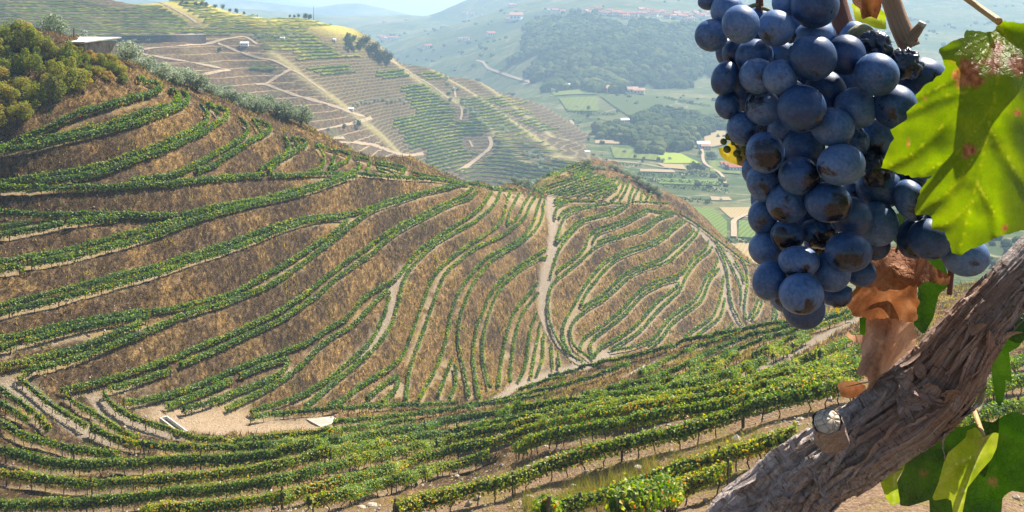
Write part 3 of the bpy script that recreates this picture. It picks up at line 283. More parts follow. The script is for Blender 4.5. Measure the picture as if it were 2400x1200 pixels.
ROWS = """H|topmost vine row on the left hill, curling under the scrubby bank|1.25|322,186 345,190 365,194 382,203 372,212 357,217 315,229 270,242 225,255 175,270 140,287 112,302 75,316 37,334 0,348
H|upper row of the highest vine pair, wrapping the first bare nose of the left hill|1.2|400,212 418,220 423,232 413,242 390,250 350,260 312,272 275,287 237,297 195,307 140,319 95,329 55,338
H|lower row of the highest vine pair, wrapping the first bare nose of the left hill|1.2|425,216 440,220 443,234 425,247 390,262 350,277 312,290 275,300 232,310 175,322 125,332 75,345 25,352 0,357
H|upper row of the second vine pair, wrapping the second bare nose of the left hill|1.1|468,245 482,257 488,272 485,285 462,300 425,317 387,335 350,350 312,362 262,380 212,394 162,404 112,412 62,420 25,426 0,432
H|lower row of the second vine pair, wrapping the second bare nose of the left hill|1.1|490,247 520,254 535,262 535,272 512,286 475,310 437,327 400,345 362,360 325,372 287,387 250,400 212,410 175,416 125,424 88,429
H|short vine stub between the two rows on the second bare nose|1.0|482,243 500,252 508,266
H|upper row of the third vine pair, wrapping the third bare nose of the left hill|1.05|560,276 577,290 582,305 575,317 550,335 512,355 475,377 437,397 400,412 362,417 325,421 308,423
H|lower row of the third vine pair, wrapping the third bare nose of the left hill|1.05|600,283 625,290 637,300 630,308 605,321 580,336 550,355 525,370 500,388 462,402
H|short vine stub between the two rows on the third bare nose|0.9|590,282 603,296 610,308
H|long level vine row crossing the left hill below the three bare noses|1.15|0,442 60,443 150,442 250,440 300,435 350,432 400,432 437,425 475,422 525,417 560,414 620,410
H|shorter level vine row that carries on right of the gap in the long level row|1.0|635,411 675,412 725,408 787,407 810,408
H|upper row of the fourth vine pair, ending on the level row|1.0|665,317 675,332 680,345 672,357 650,372 625,387 607,399
H|lower row of the fourth vine pair, ending on the level row|1.0|685,324 705,326 722,335 715,342 690,355 660,372 640,390 630,402
H|short vine stub between the rows of the fourth pair|0.9|690,330 698,344
H|upper row of the fifth vine pair on the crest of the left hill|0.9|740,341 750,350 757,362 762,377 757,390 745,399 725,403
H|lower row of the fifth vine pair on the crest of the left hill|0.9|792,354 817,360 824,367 810,378 787,390 770,397
H|short vine stub on the crest beside the pale earth triangle|0.85|785,362 783,375 777,386
H|thin vine row along the skyline above the fifth pair|0.85|737,338 762,346 790,354
H|upper row of the sixth small vine pair on the crest|0.85|832,367 855,369 870,377 867,388 858,402
H|lower row of the sixth small vine pair on the crest|0.85|842,383 846,390 832,400 820,405
H|outermost row of the small fan of vines right of the crest|0.8|880,381 912,383 940,388 955,395 940,406
H|second row of the small fan of vines right of the crest|0.75|885,387 915,393 945,400
H|third row of the small fan of vines right of the crest|0.75|882,393 905,399 927,408
H|fourth row of the small fan of vines right of the crest|0.75|884,399 900,405 912,410
H|crest row running right from the junction down to the saddle of olive trees|0.9|840,407 875,411 925,415 975,418 1025,422 1087,430 1121,434 1162,441 1215,445
H|thin row just behind the crest row on its far side|0.8|970,405 1000,411 1050,420 1078,427
H|upper row of the great pair sweeping down left from the crest junction|1.05|837,404 800,413 750,431 675,450 600,469 537,479 500,486 462,496 425,506
H|lower row of the great pair sweeping down left from the crest junction|1.1|835,411 787,426 750,440 675,461 600,477 537,493 500,503 462,514 425,528 375,548 325,563 275,576 225,587 175,601 125,610 75,617
H|yellowing vine stub at the left end of the great pair|1.1|57,627 0,631
H|upper left row that splits off the great pair and runs level to the left|1.15|420,507 375,506 300,504 250,503 200,503 150,504 100,505 50,502 0,499
H|second row under the split, running left below the level row|1.1|275,513 240,514 200,518 160,525
H|short row at the far left under the split, left of the gap|1.1|147,526 112,532 75,538 32,546 0,551
H|small dark stub above the short row at the far left|1.0|70,524 32,530 0,536
H|row that starts under the split and sweeps left beneath the brown bank|1.1|425,515 387,528 325,543 275,557 225,571 175,583 125,596 75,602 37,611 0,616
H|upper row of the pair that starts at the saddle and passes the forked terrace|0.95|1065,433 1025,442 975,455 925,467 875,485 837,497 787,506 737,510 687,519 637,532 600,546 550,566 500,582 475,590 425,607 375,622 325,637 275,648 225,662 175,675 125,687 75,700 25,712 0,719
H|row that forks left from the saddle pair and follows it down to the left edge|0.95|812,512 775,512 737,517 700,526 662,538 625,553 587,568 537,586 500,597 450,612 412,627 375,639 337,650 300,660 250,675 200,687 150,701 100,712 50,723 0,735
H|upper row of the pair that begins at the pointed fork of the terrace|0.9|815,517 795,535 770,555 737,575 705,597 675,616 650,630 625,644 600,659 575,673 550,687 500,702 450,715 400,725 357,731
H|lower row of the saddle pair, running unbroken past the fork to the track corner|0.9|1095,432 1075,434 1037,444 987,455 937,472 887,487 862,500 845,512 820,530 800,548 775,567 750,586 725,605 700,624 675,641 650,658 625,672 600,682 575,692 550,702 525,712 475,726 425,742 387,759 350,775 335,784
H|green row left of the dark gap, ending at the left edge of the frame|1.0|345,731 300,737 250,745 212,751 175,759 125,770 75,781 37,790 0,796
H|row hugging the gravelly bench below it, ending with one loose vine|1.0|347,745 300,751 250,756 200,765 150,777 100,791 62,801
H|leafy stub at the left edge below the gravelly bench|1.0|37,807 0,818
H|row from a yellow-tipped vine to the left edge, just above the track corner|1.05|330,761 300,771 262,786 225,802 187,815 150,826 112,835 75,847 37,853 0,861
H|row that bends at the corner of the pale farm track|1.0|325,786 287,800 250,814 212,830 175,843 137,852 100,862 62,873 52,879
H|upper row of the third long pair from the saddle|0.85|1110,441 1097,450 1062,470 1025,485 975,510 925,535 887,560 862,580 825,605 787,632 750,661 712,692 675,716 637,739 600,757 562,775 525,790 487,805 450,820 412,837 375,851 337,863 300,876 262,888 225,898 187,907 145,916
H|lower row of the third long pair from the saddle, gap near its left end|0.85|1119,449 1100,465 1062,477 1025,495 975,520 937,541 900,568 875,592 837,618 800,643 775,663 750,689 712,714 675,740 650,755 612,772 575,789 537,807 500,824 487,829 450,845 422,856
H|left piece of the third long pair beyond the gap|0.85|400,868 362,882 325,895 287,905 257,914
H|upper row of the fourth long pair, its hooked tip above the bare yard|0.85|1153,449 1136,475 1114,497 1069,527 1024,557 986,584 956,617 930,651 907,666 877,682 844,707 821,738 795,757 769,771 724,801 675,821 650,831 612,842 575,856 537,872 500,889 450,910 412,922 375,932 337,940 292,945
H|lower row of the fourth long pair, running on as the edge of the widening path|0.8|1175,445 1162,475 1136,501 1099,527 1042,557 1005,584 975,614 952,644 941,677 934,711 922,752 905,782 887,805 862,832 825,862 787,893 750,925 717,952
H|inner row of the long leaf-shaped fork in the middle of the hill|0.8|909,679 892,696 862,726 825,764 787,785 750,812 725,839 700,862 662,890 625,912 575,937 532,958
H|outer row of the long leaf-shaped fork in the middle of the hill|0.8|913,685 907,719 896,749 877,787 845,825 812,852 775,885 737,910 700,930 650,947 607,960 588,967
H|short row inside the lower left fork with a gap in it|0.9|675,841 637,852 600,866 562,882
H|small row left of the gap in the lower left fork|0.9|542,892 500,912
H|yellowing row that ends in a single loose vine above the yard|0.9|537,893 500,910 475,922 425,940 392,953
H|dark row below it ending above the bare yard|0.95|675,850 662,872 625,892 587,907 537,927 500,940 487,945 430,962
H|steep row left of the third path counted from the winding track|0.75|1196,449 1185,486 1174,520 1144,546 1106,569 1065,599 1031,629 1009,662 997,696 982,734 967,779 945,830 920,857 882,882 837,910 800,938 770,950
H|short steep row inside the first fork at the saddle|0.7|1219,450 1204,479 1192,505 1188,522
H|second short steep row inside the first fork at the saddle|0.7|1245,451 1226,482 1215,509 1200,522 1189,527
H|steep row right of the third path counted from the winding track|0.75|1258,456 1241,482 1234,505 1207,531 1170,556 1117,580 1076,611 1046,638 1031,670 1016,711 1001,754 987,792 972,832 960,867 955,905 952,938
H|short row in the triangle beside the widening path at the foot of the hill|0.8|932,880 917,890 897,902 880,918 860,935
H|second short row in the triangle beside the widening path at the foot of the hill|0.8|934,886 932,905 917,925 895,943
H|steep row left of the second path counted from the winding track|0.75|1271,458 1260,486 1252,516 1230,550 1185,580 1144,602 1114,632 1087,666 1069,700 1057,735 1050,775 1043,810 1032,840 1015,877 995,910 982,937
H|steep row right of the second path counted from the winding track|0.75|1275,471 1271,509 1252,542 1215,572 1162,604 1132,634 1106,670 1091,707 1080,737 1074,775 1075,815 1085,857 1092,890 1099,930
H|left row of the small wedge at the foot of the second path|0.8|1059,842 1047,875 1037,900 1027,927
H|right row of the small wedge at the foot of the second path|0.8|1065,857 1070,885 1065,912 1052,935
H|left row of the pair that leaves the winding track at its upper bend|0.75|1282,582 1245,606 1200,634 1170,661 1147,694 1132,731 1117,771 1110,810 1109,845 1110,862 1117,904 1124,933
H|right row of the pair that leaves the winding track at its upper bend|0.75|1282,601 1237,621 1207,642 1177,671 1159,701 1144,745 1132,792 1131,835 1135,862 1142,892 1151,930
H|left row of the pair beside the bushy dark patch|0.75|1260,662 1234,696 1207,727 1192,767 1181,812 1174,852 1169,892 1167,927
H|right row of the pair beside the bushy dark patch|0.75|1262,687 1237,716 1219,746 1207,790 1201,830 1197,860 1196,894
H|left row of the second last pair before the foot of the winding track|0.75|1258,734 1245,764 1238,805 1234,846 1225,875 1214,893
H|right row of the second last pair before the foot of the winding track|0.75|1266,756 1260,797 1253,830 1249,855 1244,884
H|single row left of the foot of the winding track|0.75|1275,782 1274,810 1271,846 1258,878
H|short row hugging the foot of the winding track|0.7|1292,806 1294,835 1296,863
H|tiny stub at the foot of the winding track|0.7|1308,829 1310,859
K|first straight row of the knoll top, edging the grassy clearing|0.7|1253,443 1280,437 1313,427 1338,419 1360,412
K|second straight row of the knoll top below the grassy clearing|0.7|1263,448 1297,439 1330,428 1360,418 1388,409 1397,405
K|third straight row of the knoll top below the grassy clearing|0.7|1280,452 1313,442 1347,430 1380,420 1415,410
K|fourth straight row of the knoll top below the grassy clearing|0.7|1290,454 1330,443 1363,431 1397,422 1418,414
K|fifth straight row of the knoll top below the grassy clearing|0.7|1300,456 1338,445 1372,434 1405,425 1420,420
K|sixth straight row of the knoll top below the grassy clearing|0.7|1310,458 1347,448 1380,438 1413,428 1430,420
K|seventh straight row of the knoll top, just above the level cross rows|0.7|1330,458 1363,450 1397,440 1422,430 1443,420 1448,417
K|eighth knoll row, starting away from the winding track|0.7|1352,463 1372,454 1405,443 1427,437 1440,430
K|ninth knoll row, starting away from the winding track|0.65|1375,462 1397,453 1422,443 1441,435
K|tenth knoll row, bending up towards the olive trees|0.7|1387,468 1405,458 1427,447 1443,440 1453,425
K|short knoll row just right of the tenth|0.65|1412,465 1430,453 1447,443
K|curved knoll row left of the first pale strip under the olives|0.65|1430,472 1447,460 1457,448 1462,428
K|curved knoll row right of the first pale strip under the olives|0.65|1453,468 1463,455 1470,440 1475,425
K|steep knoll row left of the second pale strip under the olives|0.65|1475,472 1478,453 1485,438
K|steep knoll row right of the second pale strip under the olives|0.65|1483,470 1490,455 1496,442
K|steep stub left of the last pale strip under the olives|0.65|1502,470 1505,450
K|steep stub right of the last pale strip under the olives|0.65|1512,468 1522,457 1529,448
K|outermost back row on the summit of the knoll|0.65|1270,397 1297,390 1330,384
K|second back row on the summit of the knoll|0.65|1287,397 1313,389 1355,385
K|third back row on the summit of the knoll|0.65|1303,400 1327,392 1365,385
K|fourth back row on the summit of the knoll|0.65|1317,402 1347,391 1377,386
K|fifth back row on the summit of the knoll|0.65|1330,402 1355,394 1382,388
K|sixth back row on the summit of the knoll|0.65|1343,405 1363,397 1387,391
K|seventh back row on the summit of the knoll|0.65|1353,408 1372,399 1391,394
K|eighth back row on the summit of the knoll|0.65|1363,410 1380,402 1391,398
K|short bright row at the top of the winding track|0.7|1300,470 1307,467 1323,466
K|small dark row under the bright one at the top of the winding track|0.7|1300,478 1310,474 1325,471 1342,469
K|level cross row that hooks down beside the winding track|0.75|1302,514 1301,497 1307,483 1322,477 1338,472 1363,472 1380,472 1398,473
K|bright level row on the knoll skyline at the right|0.75|1482,474 1520,474 1565,477
K|upper row of the first knoll pair right of the winding track|0.75|1310,513 1313,503 1325,494 1340,488 1363,485 1388,482 1404,479
K|lower row of the first knoll pair right of the winding track|0.75|1303,568 1307,552 1312,532 1318,517 1325,507 1340,498 1363,491 1388,485 1413,480 1430,477 1457,476
K|upper row of the second knoll pair right of the winding track|0.75|1306,571 1318,556 1330,543 1340,531 1352,521 1367,514 1388,509 1413,502 1438,492 1462,482
K|lower row of the second knoll pair, following the track edge downward|0.75|1475,477 1463,487 1447,497 1422,507 1397,512 1372,518 1357,527 1346,540 1330,557 1315,576 1305,597 1298,622 1291,648
K|upper row of the third knoll pair, dropping to the roadside at its left end|0.75|1305,636 1330,617 1355,600 1370,582 1377,562 1385,547 1400,537 1430,527 1460,517 1485,505 1500,496 1520,492 1547,496 1575,496
K|lower row of the third knoll pair, ending at a pale fork|0.75|1390,570 1392,557 1405,545 1435,535 1465,524 1490,511 1505,501 1519,497
K|inner row of the closed loop below the knoll skyline|0.75|1400,566 1420,560 1450,552 1480,544 1505,535 1522,522 1540,510 1560,503
K|outer row of the loop that runs down along the winding track to its foot|0.75|1582,500 1564,506 1547,512 1530,525 1512,539 1485,549 1455,557 1422,567 1400,575 1385,587 1365,607 1340,627 1315,647 1300,658 1292,670 1287,690 1285,715 1286,740 1292,765 1302,790 1315,808 1327,825 1342,837 1365,848
K|upper row of the fourth knoll pair, bending round the pale path foot|0.75|1595,516 1575,532 1555,550 1530,565 1497,577 1465,587 1440,599 1420,613 1400,632 1380,657 1367,675 1355,697 1342,720 1327,745 1319,770 1320,795 1325,812 1335,827
K|lower row of the fourth knoll pair|0.75|1607,516 1582,536 1560,555 1535,571 1510,582 1480,592 1450,605 1430,620 1410,640 1395,660 1380,677 1367,700 1361,716
K|upper row of the fifth knoll pair|0.75|1626,537 1620,547 1600,565 1580,582 1560,600 1535,612 1505,622 1475,635 1455,650 1435,670 1415,688 1390,706 1366,719
K|lower row of the fifth knoll pair, rounding the second path foot|0.75|1637,541 1625,558 1602,581 1582,600 1567,612 1537,623 1505,633 1480,645 1460,661 1435,685 1410,705 1380,722 1360,737 1345,752 1336,772 1339,795 1347,815 1367,828 1388,843
K|upper row of the sixth knoll pair, above its small gap|0.75|1660,565 1660,576 1650,587 1630,600 1618,613 1610,627 1597,641 1575,649 1547,656 1520,667 1500,680 1480,700 1460,722 1440,740 1417,757
K|lower left continuation of the sixth pair beyond the small gap|0.75|1410,762 1395,772 1377,785 1363,797 1361,818
K|lower row of the sixth knoll pair, ending at the leaf-shaped split|0.75|1590,654 1560,662 1530,675 1510,687 1490,707 1470,730 1447,750 1425,767 1400,785 1385,800 1383,820 1391,838
K|upper row that begins at the leaf-shaped split|0.75|1592,664 1582,675 1565,687 1542,705 1520,730 1505,747 1485,767 1460,785 1430,802 1402,817 1395,832
K|lower row passing right of the leaf-shaped split|0.75|1670,580 1657,595 1637,607 1627,620 1615,637 1605,652 1597,675 1577,695 1555,715 1535,736 1517,757 1497,777 1472,795 1447,810 1430,818
K|upper row of the seventh knoll pair|0.75|1681,605 1682,617 1670,632 1655,650 1647,670 1637,692 1620,710 1595,725 1575,740 1555,762 1540,785 1520,800 1490,812 1460,818 1435,822
K|lower row of the seventh knoll pair|0.75|1685,630 1667,650 1657,672 1647,700 1625,720 1597,740 1577,755 1560,780 1542,800 1520,812
K|upper row of the eighth knoll pair, left of the second road|0.7|1695,647 1694,670 1690,690 1682,717 1670,742 1645,760 1620,777 1602,792
K|lower row of the eighth knoll pair, left of the second road|0.7|1699,700 1695,722 1685,745 1660,765 1635,785
K|short curved row at the foot of the second road|0.7|1717,757 1710,770 1695,778
K|row hugging the right edge of the second road|0.65|1680,575 1695,605 1705,640 1708,670 1711,700 1720,725 1730,745 1740,762
K|row left of the sunken strip right of the second road|0.65|1677,562 1695,590 1710,615 1725,647 1736,670 1737,690 1735,715
K|row right of the sunken strip right of the second road|0.65|1722,595 1742,610 1750,630 1752,657 1750,682 1745,712 1748,747
K|short row in the fork right of the second road|0.65|1722,610 1737,637 1745,660
K|left row of the last small pair before the grapes|0.65|1777,700 1770,722 1755,745
K|right row of the last small pair before the grapes|0.65|1787,700 1780,725 1763,747
K|left row of the pair half hidden by the lowest grape|0.65|1810,705 1815,725 1810,747
K|right row of the pair half hidden by the lowest grape|0.65|1818,705 1822,730 1818,748
K|hedge-like vine row on the right skyline of the knoll|0.7|1592,500 1635,527 1672,555 1710,585 1735,602 1760,620
N|row on the valley floor that bends round the bare yard from the third long pair|0.95|242,922 250,937 265,952 287,967 312,981 337,990 362,997 383,1003 430,1019 467,1029 533,1032 600,1028 667,1021 733,1015 800,1008 835,1003 880,997 925,990 970,985
N|row starting at the left corner of the farm track and running down to a post|1.1|41,887 57,898 82,920 112,943 140,965 175,982 200,998
N|row that continues from that post along the valley floor to the right|1.15|213,1004 267,1028 333,1043 433,1050 500,1050 600,1047 650,1042 700,1036 733,1030 767,1024
N|row in the middle of the left yard, ending beside the valley row|1.0|152,930 175,943 212,966 250,988 287,1016 320,1028
N|top row of the two cut by the left edge beside the farm track|1.1|0,912 25,928 50,946 75,967
N|second row cut by the left edge, with a gap before its end|1.1|0,944 25,958 50,976 62,986
N|last vines of that row after the gap, ending on a leaning post|1.1|85,976 100,988 112,1006
N|row from the left edge under the two short rows, fading into the big hedge|1.2|0,990 33,1010 67,1027 100,1037 150,1047 183,1056 233,1063 275,1067
N|big dark hedge-like row across the lower left|1.7|0,1055 67,1074 133,1087 200,1092 267,1089 333,1084 400,1082 500,1079 567,1076 617,1068 667,1059 700,1050 745,1043 790,1038 835,1030 880,1022 925,1013 970,1006 1004,999 1037,989 1082,980 1127,975 1172,968 1240,957 1267,952 1335,943 1402,937
N|second hedge-like row up from the bottom left corner|1.5|0,1110 67,1122 133,1129 200,1134 300,1131 400,1124 500,1114 567,1107 633,1097 690,1083 745,1068 790,1058 835,1050 902,1040 947,1031 992,1024 1037,1017 1082,1008 1127,1000 1172,993 1222,982 1290,968 1360,957 1430,945
N|row along the very bottom left edge, rising to the right|1.4|0,1186 80,1184 160,1184 240,1176 300,1171 360,1163 400,1157 500,1150 600,1137 700,1116 745,1102 790,1093 835,1079 880,1071 925,1059 959,1051 1015,1040 1060,1029 1105,1020 1150,1011 1195,1002 1245,987 1290,979 1335,970 1402,959 1470,950 1537,943 1617,932
N|autumn-tinted row rising from the bottom edge left of centre|1.4|333,1199 433,1192 533,1186 633,1170 700,1155 767,1140 812,1127 857,1116 902,1104 947,1092 981,1077 1026,1065 1071,1055 1116,1045 1161,1036 1195,1027 1245,1006 1290,996 1335,988 1380,976 1425,970 1470,966 1515,960 1560,951 1640,940 1710,925
N|row with yellow leaves and the tall dark post near the centre bottom|1.3|722,1178 767,1168 812,1160 857,1146 902,1133 947,1126 992,1107 1037,1095 1082,1086 1120,1072 1145,1064
N|row with the pale capped post, continuing right of the bare gap|1.3|1211,1048 1245,1040 1290,1022 1335,1016 1380,1007 1425,998 1470,990 1515,980 1560,972 1605,966 1650,960 1695,951 1740,945 1803,925 1850,912 1920,895 1967,884 2013,873
N|large leafy row across the bottom centre standing above the stony bank|1.4|925,1196 970,1184 1015,1172 1060,1163 1105,1148 1150,1140 1195,1132 1234,1115 1267,1098 1312,1086 1357,1074 1402,1059 1447,1049 1492,1037 1537,1025 1571,1019 1605,1012 1650,996 1695,984 1757,957 1803,945 1850,936 1897,926 1943,916 2000,905
N|pale green row at the bottom edge with tall weeds in it|1.3|1279,1199 1357,1178 1402,1168 1447,1150 1492,1140 1537,1122 1580,1105 1616,1094 1672,1078 1706,1067 1740,1060 1806,1040 1862,1020
N|frontmost row at the bottom edge beside the old trunk|1.3|1436,1192 1492,1176 1537,1163 1582,1148 1627,1133 1661,1122 1705,1105
N|hedge on the grassy valley floor ending at the bare yard|1.0|587,982 625,973 675,968 725,963 775,958 825,956 875,953 925,950 975,950 1025,947 1067,945
N|row starting at the whitish concrete slab on the valley floor|1.0|782,992 825,986 875,981 925,976 975,970 1025,964 1075,957 1117,949 1179,942 1242,932 1283,921
N|thin row climbing from the dirt road bend at the foot of the knoll|1.0|1100,947 1150,941 1200,932 1237,922 1275,914 1312,905 1340,899 1365,890 1400,880 1437,866 1475,850
N|short row beside the grassy verge of the dirt road|1.0|1215,915 1250,902 1282,891 1320,884
N|top row of the right slope along the dirt road, closest to the knoll|1.1|1285,882 1325,870 1362,860 1400,852 1437,845 1475,836 1512,828 1545,820 1582,808 1612,796 1649,789 1687,784 1722,777 1757,769 1792,761 1845,753 1900,745 1960,738
N|bright second row from the top of the right slope|1.0|1500,875 1528,861 1558,845 1600,827 1631,811 1663,801 1698,791 1733,780
N|dark third row from the top of the right slope|1.1|1365,924 1400,916 1437,908 1470,905 1500,899 1547,881 1593,861 1640,838 1687,815 1733,794 1780,780 1850,764 1900,752
N|row on the right slope reappearing right of the lowest grape|1.0|1475,921 1520,908 1563,897 1605,882 1640,863 1675,846 1705,833 1722,820 1757,808 1792,794 1827,783 1862,771 1939,745 1995,729
N|yellow-green row in the middle of the right slope|1.0|1530,920 1575,905 1617,888 1640,876 1675,863 1705,846 1733,833
N|upper right piece of the yellow-green row below the grapes|1.0|1761,836 1803,818 1838,800 1873,785 1908,769 1932,761 1967,750 1995,741
N|dense dark row above the grey slope road|1.2|1430,928 1500,922 1547,917 1593,908 1640,897 1675,886 1710,876 1745,862 1768,852 1792,845
N|loose vines above the grey slope road beyond the gap|1.0|1810,836 1827,828 1848,819
N|small row right of the white end post above the grey slope road|1.0|1857,812 1878,800 1894,791
N|row below the grey slope road|1.2|1630,925 1687,911 1733,898 1780,886 1815,873 1850,861 1873,848 1897,840 1913,835
N|upper end of the row below the grey slope road, right of the leaning stake|1.1|1920,831 1943,821 1967,808 1983,797 2040,775
N|first row of the broad leafy block right of centre|1.2|1440,948 1500,940 1558,932 1617,926 1675,917 1722,905 1768,898 1827,886 1873,872 1920,860 1967,840 2013,818
N|second row of the broad leafy block right of centre|1.3|1460,962 1500,958 1570,946 1640,938 1710,924 1780,914 1850,900 1920,880 1967,865 2013,849
N|row seen right of the trunk above the dark leaf|1.2|2180,905 2230,890 2280,873 2330,860 2440,836
N|middle row seen right of the trunk beside the thin dark stake|1.2|2180,955 2230,940 2280,925 2340,905 2440,886
N|lowest row seen right of the trunk above the ground of the dark leaf|1.2|2180,1005 2230,990 2280,975 2340,962 2440,946"""
tp = np.array([tuple(map(float, q.split(','))) for q in TERR.split()])
tps = TPS(tp, .004)
GX0, GY0, GD = -116.0, -9.0, .6
cx = GX0 + np.arange(85) * 3.0; cyy = GY0 + np.arange(146) * 3.0
Zc = tps(*np.meshgrid(cx, cyy, indexing='ij'))
Zb = cubic_up(Zc, 5)
g = Grid(GX0, GY0, GD, Zb)
NXG, NYG = Zb.shape
gx, gy = np.meshgrid(GX0 + np.arange(NXG) * GD, GY0 + np.arange(NYG) * GD, indexing='ij')
rows = []
for ln in ROWS.strip().splitlines():
    gr, lab, h, pts = ln.split('|'); rows.append([gr, lab, float(h) * {'H': .82, 'K': .98, 'N': .64}[gr], spline_px(pxy(pts), 5.0)])
RNG = {'H': (88, 345), 'K': (205, 420), 'N': (26, 195)}
def cast_row(gr, px, h, gg):
    t0, t1 = RNG[gr]
    if gr == 'H': t0 = np.interp(px[:, 0], [900, 1150], [88, 178])
    return gg.cast(px[:, 0], px[:, 1], t0, t1, .42 + h * .5)[0]
def splat(lines, ds=.3):
    W = np.zeros_like(Zb); WZ = np.zeros_like(Zb)
    for p in lines:
        q = resample(p, ds); i = np.clip(((q[:, 0] - GX0) / GD).round().astype(int), 0, NXG - 1); j = np.clip(((q[:, 1] - GY0) / GD).round().astype(int), 0, NYG - 1)
        np.add.at(W, (i, j), 1); np.add.at(WZ, (i, j), q[:, 2])
    return W, WZ
lines = [smooth_line(cast_row(r[0], r[3], r[2], g), 3) for r in rows]
W, WZ = splat(lines)
S = .95 / GD
bw = blur(W, S); bz = blur(WZ, S) / (bw + 1e-6)
Sb = .5 / GD; Sb2 = .75 / GD
bench0 = sstep(.45, .92, blur(W, Sb) * Sb * 2.507 / 2)
farw = sstep(175, 250, gy); bench0 = bench0 * (1 - farw) + sstep(.40, .85, blur(W, Sb2) * Sb2 * 2.507 / 2) * farw
alpha = sstep(.10, .55, bw * S * 2.507 / 2)
hillmask = 1 - sstep(0, 1, (70 - gy) / 30)          # the nearest slope keeps less of a step
flat = alpha * (.35 + .55 * hillmask)
Zt = Zb * (1 - flat) + bz * flat
# tracks and yards (traced in the photograph, lying on this terrain)
TRACKS = [
 ('winding_track', 'pale winding farm track running down between the hill and the knoll', 2.0, 200, 345, "1291,456 1294,500 1297,540 1297,575 1290,612 1280,655 1273,700 1275,740 1287,775 1305,805 1325,826 1352,846 1385,860"),
 ('hill_road', 'second pale farm road curving down the right side of the knoll', 1.7, 240, 372, "1600,505 1640,545 1668,572 1690,602 1700,640 1703,690 1711,722 1726,752 1742,775"),
 ('sunken_path', 'grassy path forking beside the second farm road on the knoll', 1.3, 240, 372, "1702,585 1722,625 1738,662 1743,688 1741,720 1756,760"),
 ('dirt_road', 'dirt road along the valley foot below the terraces', 1.9, 150, 260, "1160,940 1200,917 1250,894 1320,873 1370,858 1405,838 1450,824"),
 ('slope_road', 'grey stony road crossing the right slope between the vines', 1.5, 60, 190, "1360,950 1470,935 1560,930 1617,919 1687,905 1745,887 1792,868 1838,842 1885,819 1932,791 1967,772 2030,742"),
 ('slope_path', 'grey paved strip beside the white slab between the rows of the slope', 1.1, 100, 190, "1370,922 1420,905 1470,884 1510,865 1540,848"),
 ('yard_track', 'bare earth track round the left corner of the lower vineyard', 1.7, 80, 140, "0,893 30,896 55,915 90,948 130,975 180,1003 240,1028 300,1040"),
 ('yard_path', 'grassy track between the two curved rows of the lower yard', 1.6, 80, 140, "215,918 232,945 262,975 310,1003 370,1022 430,1034"),
 ('terrace_path', 'pale path widening between the forked rows in the middle of the hill', 1.0, 130, 260, "960,615 930,655 920,690 915,730 897,775 870,812 835,845 800,875"),
 ('crest_path', 'bare earth gap on the crest beside the thin vine stubs', 0.9, 200, 300, "845,392 852,400 858,406"),
]
tracks = []
for nm, lab, w, t0, t1, s in TRACKS:
    px = spline_px(pxy(s), 5.0); p, _ = g.cast(px[:, 0], px[:, 1], t0, t1, 0.0); tracks.append((nm, lab, w, smooth_line(p, 4)))
road = np.zeros_like(Zb); bw2 = np.zeros_like(Zb) + 1e-6; bz2 = np.zeros_like(Zb)
for lo_, hi_, sg in ((0, 1.2, .62), (1.2, 1.6, .95), (1.6, 9, 1.25)):
    W2, WZ2 = splat([t[3] for t in tracks if lo_ <= t[2] < hi_]); S2 = sg / GD; bb = blur(W2, S2); bw2 += bb; bz2 += blur(WZ2, S2)
    road = np.maximum(road, sstep(.35, .8, bb * S2 * 2.507 / 2))
bz2 = bz2 / bw2
Zt = Zt * (1 - road * .8) + bz2 * road * .8
# bare yard on the valley floor
YARD = pxy("330,985 385,948 430,968 520,972 590,958 600,995 740,982 790,990 770,1010 690,1016 600,1022 500,1024 440,1012 380,996")
yp, _ = g.cast(YARD[:, 0], YARD[:, 1], 95, 150, 0.0)
def inpoly(x, y, P):
    c = np.zeros(np.shape(x), bool); j = len(P) - 1
    for i in range(len(P)):
        xi, yi, xj, yj = P[i, 0], P[i, 1], P[j, 0], P[j, 1]
        c ^= ((yi > y) != (yj > y)) & (x < (xj - xi) * (y - yi) / (yj - yi + 1e-12) + xi); j = i
    return c
yard = blur(inpoly(gx, gy, yp).astype(float), 2.0)
GR = pxy("1235,425 1270,405 1340,408 1352,414 1300,430 1262,440 1240,440")
gp, _ = g.cast(GR[:, 0], GR[:, 1], 280, 400, 0.0)
meadow = blur(inpoly(gx, gy, gp).astype(float), 1.5)
# relief of the banks: clods, gullies running downhill
bank = np.clip(1 - bench0 * 1.1 - road - yard, 0, 1)
near = 1 - sstep(40, 95, gy)
dgx, dgy = np.gradient(blur(Zb, 6), GD)
n1 = fbm(gx * .35, gy * .35, 3, 4) - .5; n2 = fbm(gx * .9 + gy * .25, gy * .35, 9, 3) - .5; n3 = fbm(gx * 1.4, gy * 1.4, 21, 2) - .5
Zt = Zt + bank * (n1 * .9 + n2 * .5 + n3 * .22) * (1 - .4 * near) + (1 - bank) * n3 * .08
bulge = bank * .25 * (1 - near); Zt = Zt + bulge
sgx, sgy = np.gradient(blur(Zt, 1.0), GD); bench0 = np.maximum(bench0 * (1 - .85 * sstep(.55, 1.0, np.hypot(sgx, sgy))), yard)
gt = Grid(GX0, GY0, GD, Zt)
H = gt.at
b = NT('terraced_ground')
pos = b.geo()
bn = b.attr('bench'); rd = b.attr('road'); ft = b.attr('near'); md = b.attr('meadow'); hs_ = b.attr('soil')
f1 = b.noise(b.mapping(pos, (.9, .5, .9), (0, 0, .5)), .5, 6, .68)
f2 = b.noise(b.mapping(pos, (1.5, .55, .6), (0, 0, .35)), 1.5, 6, .72, .5)
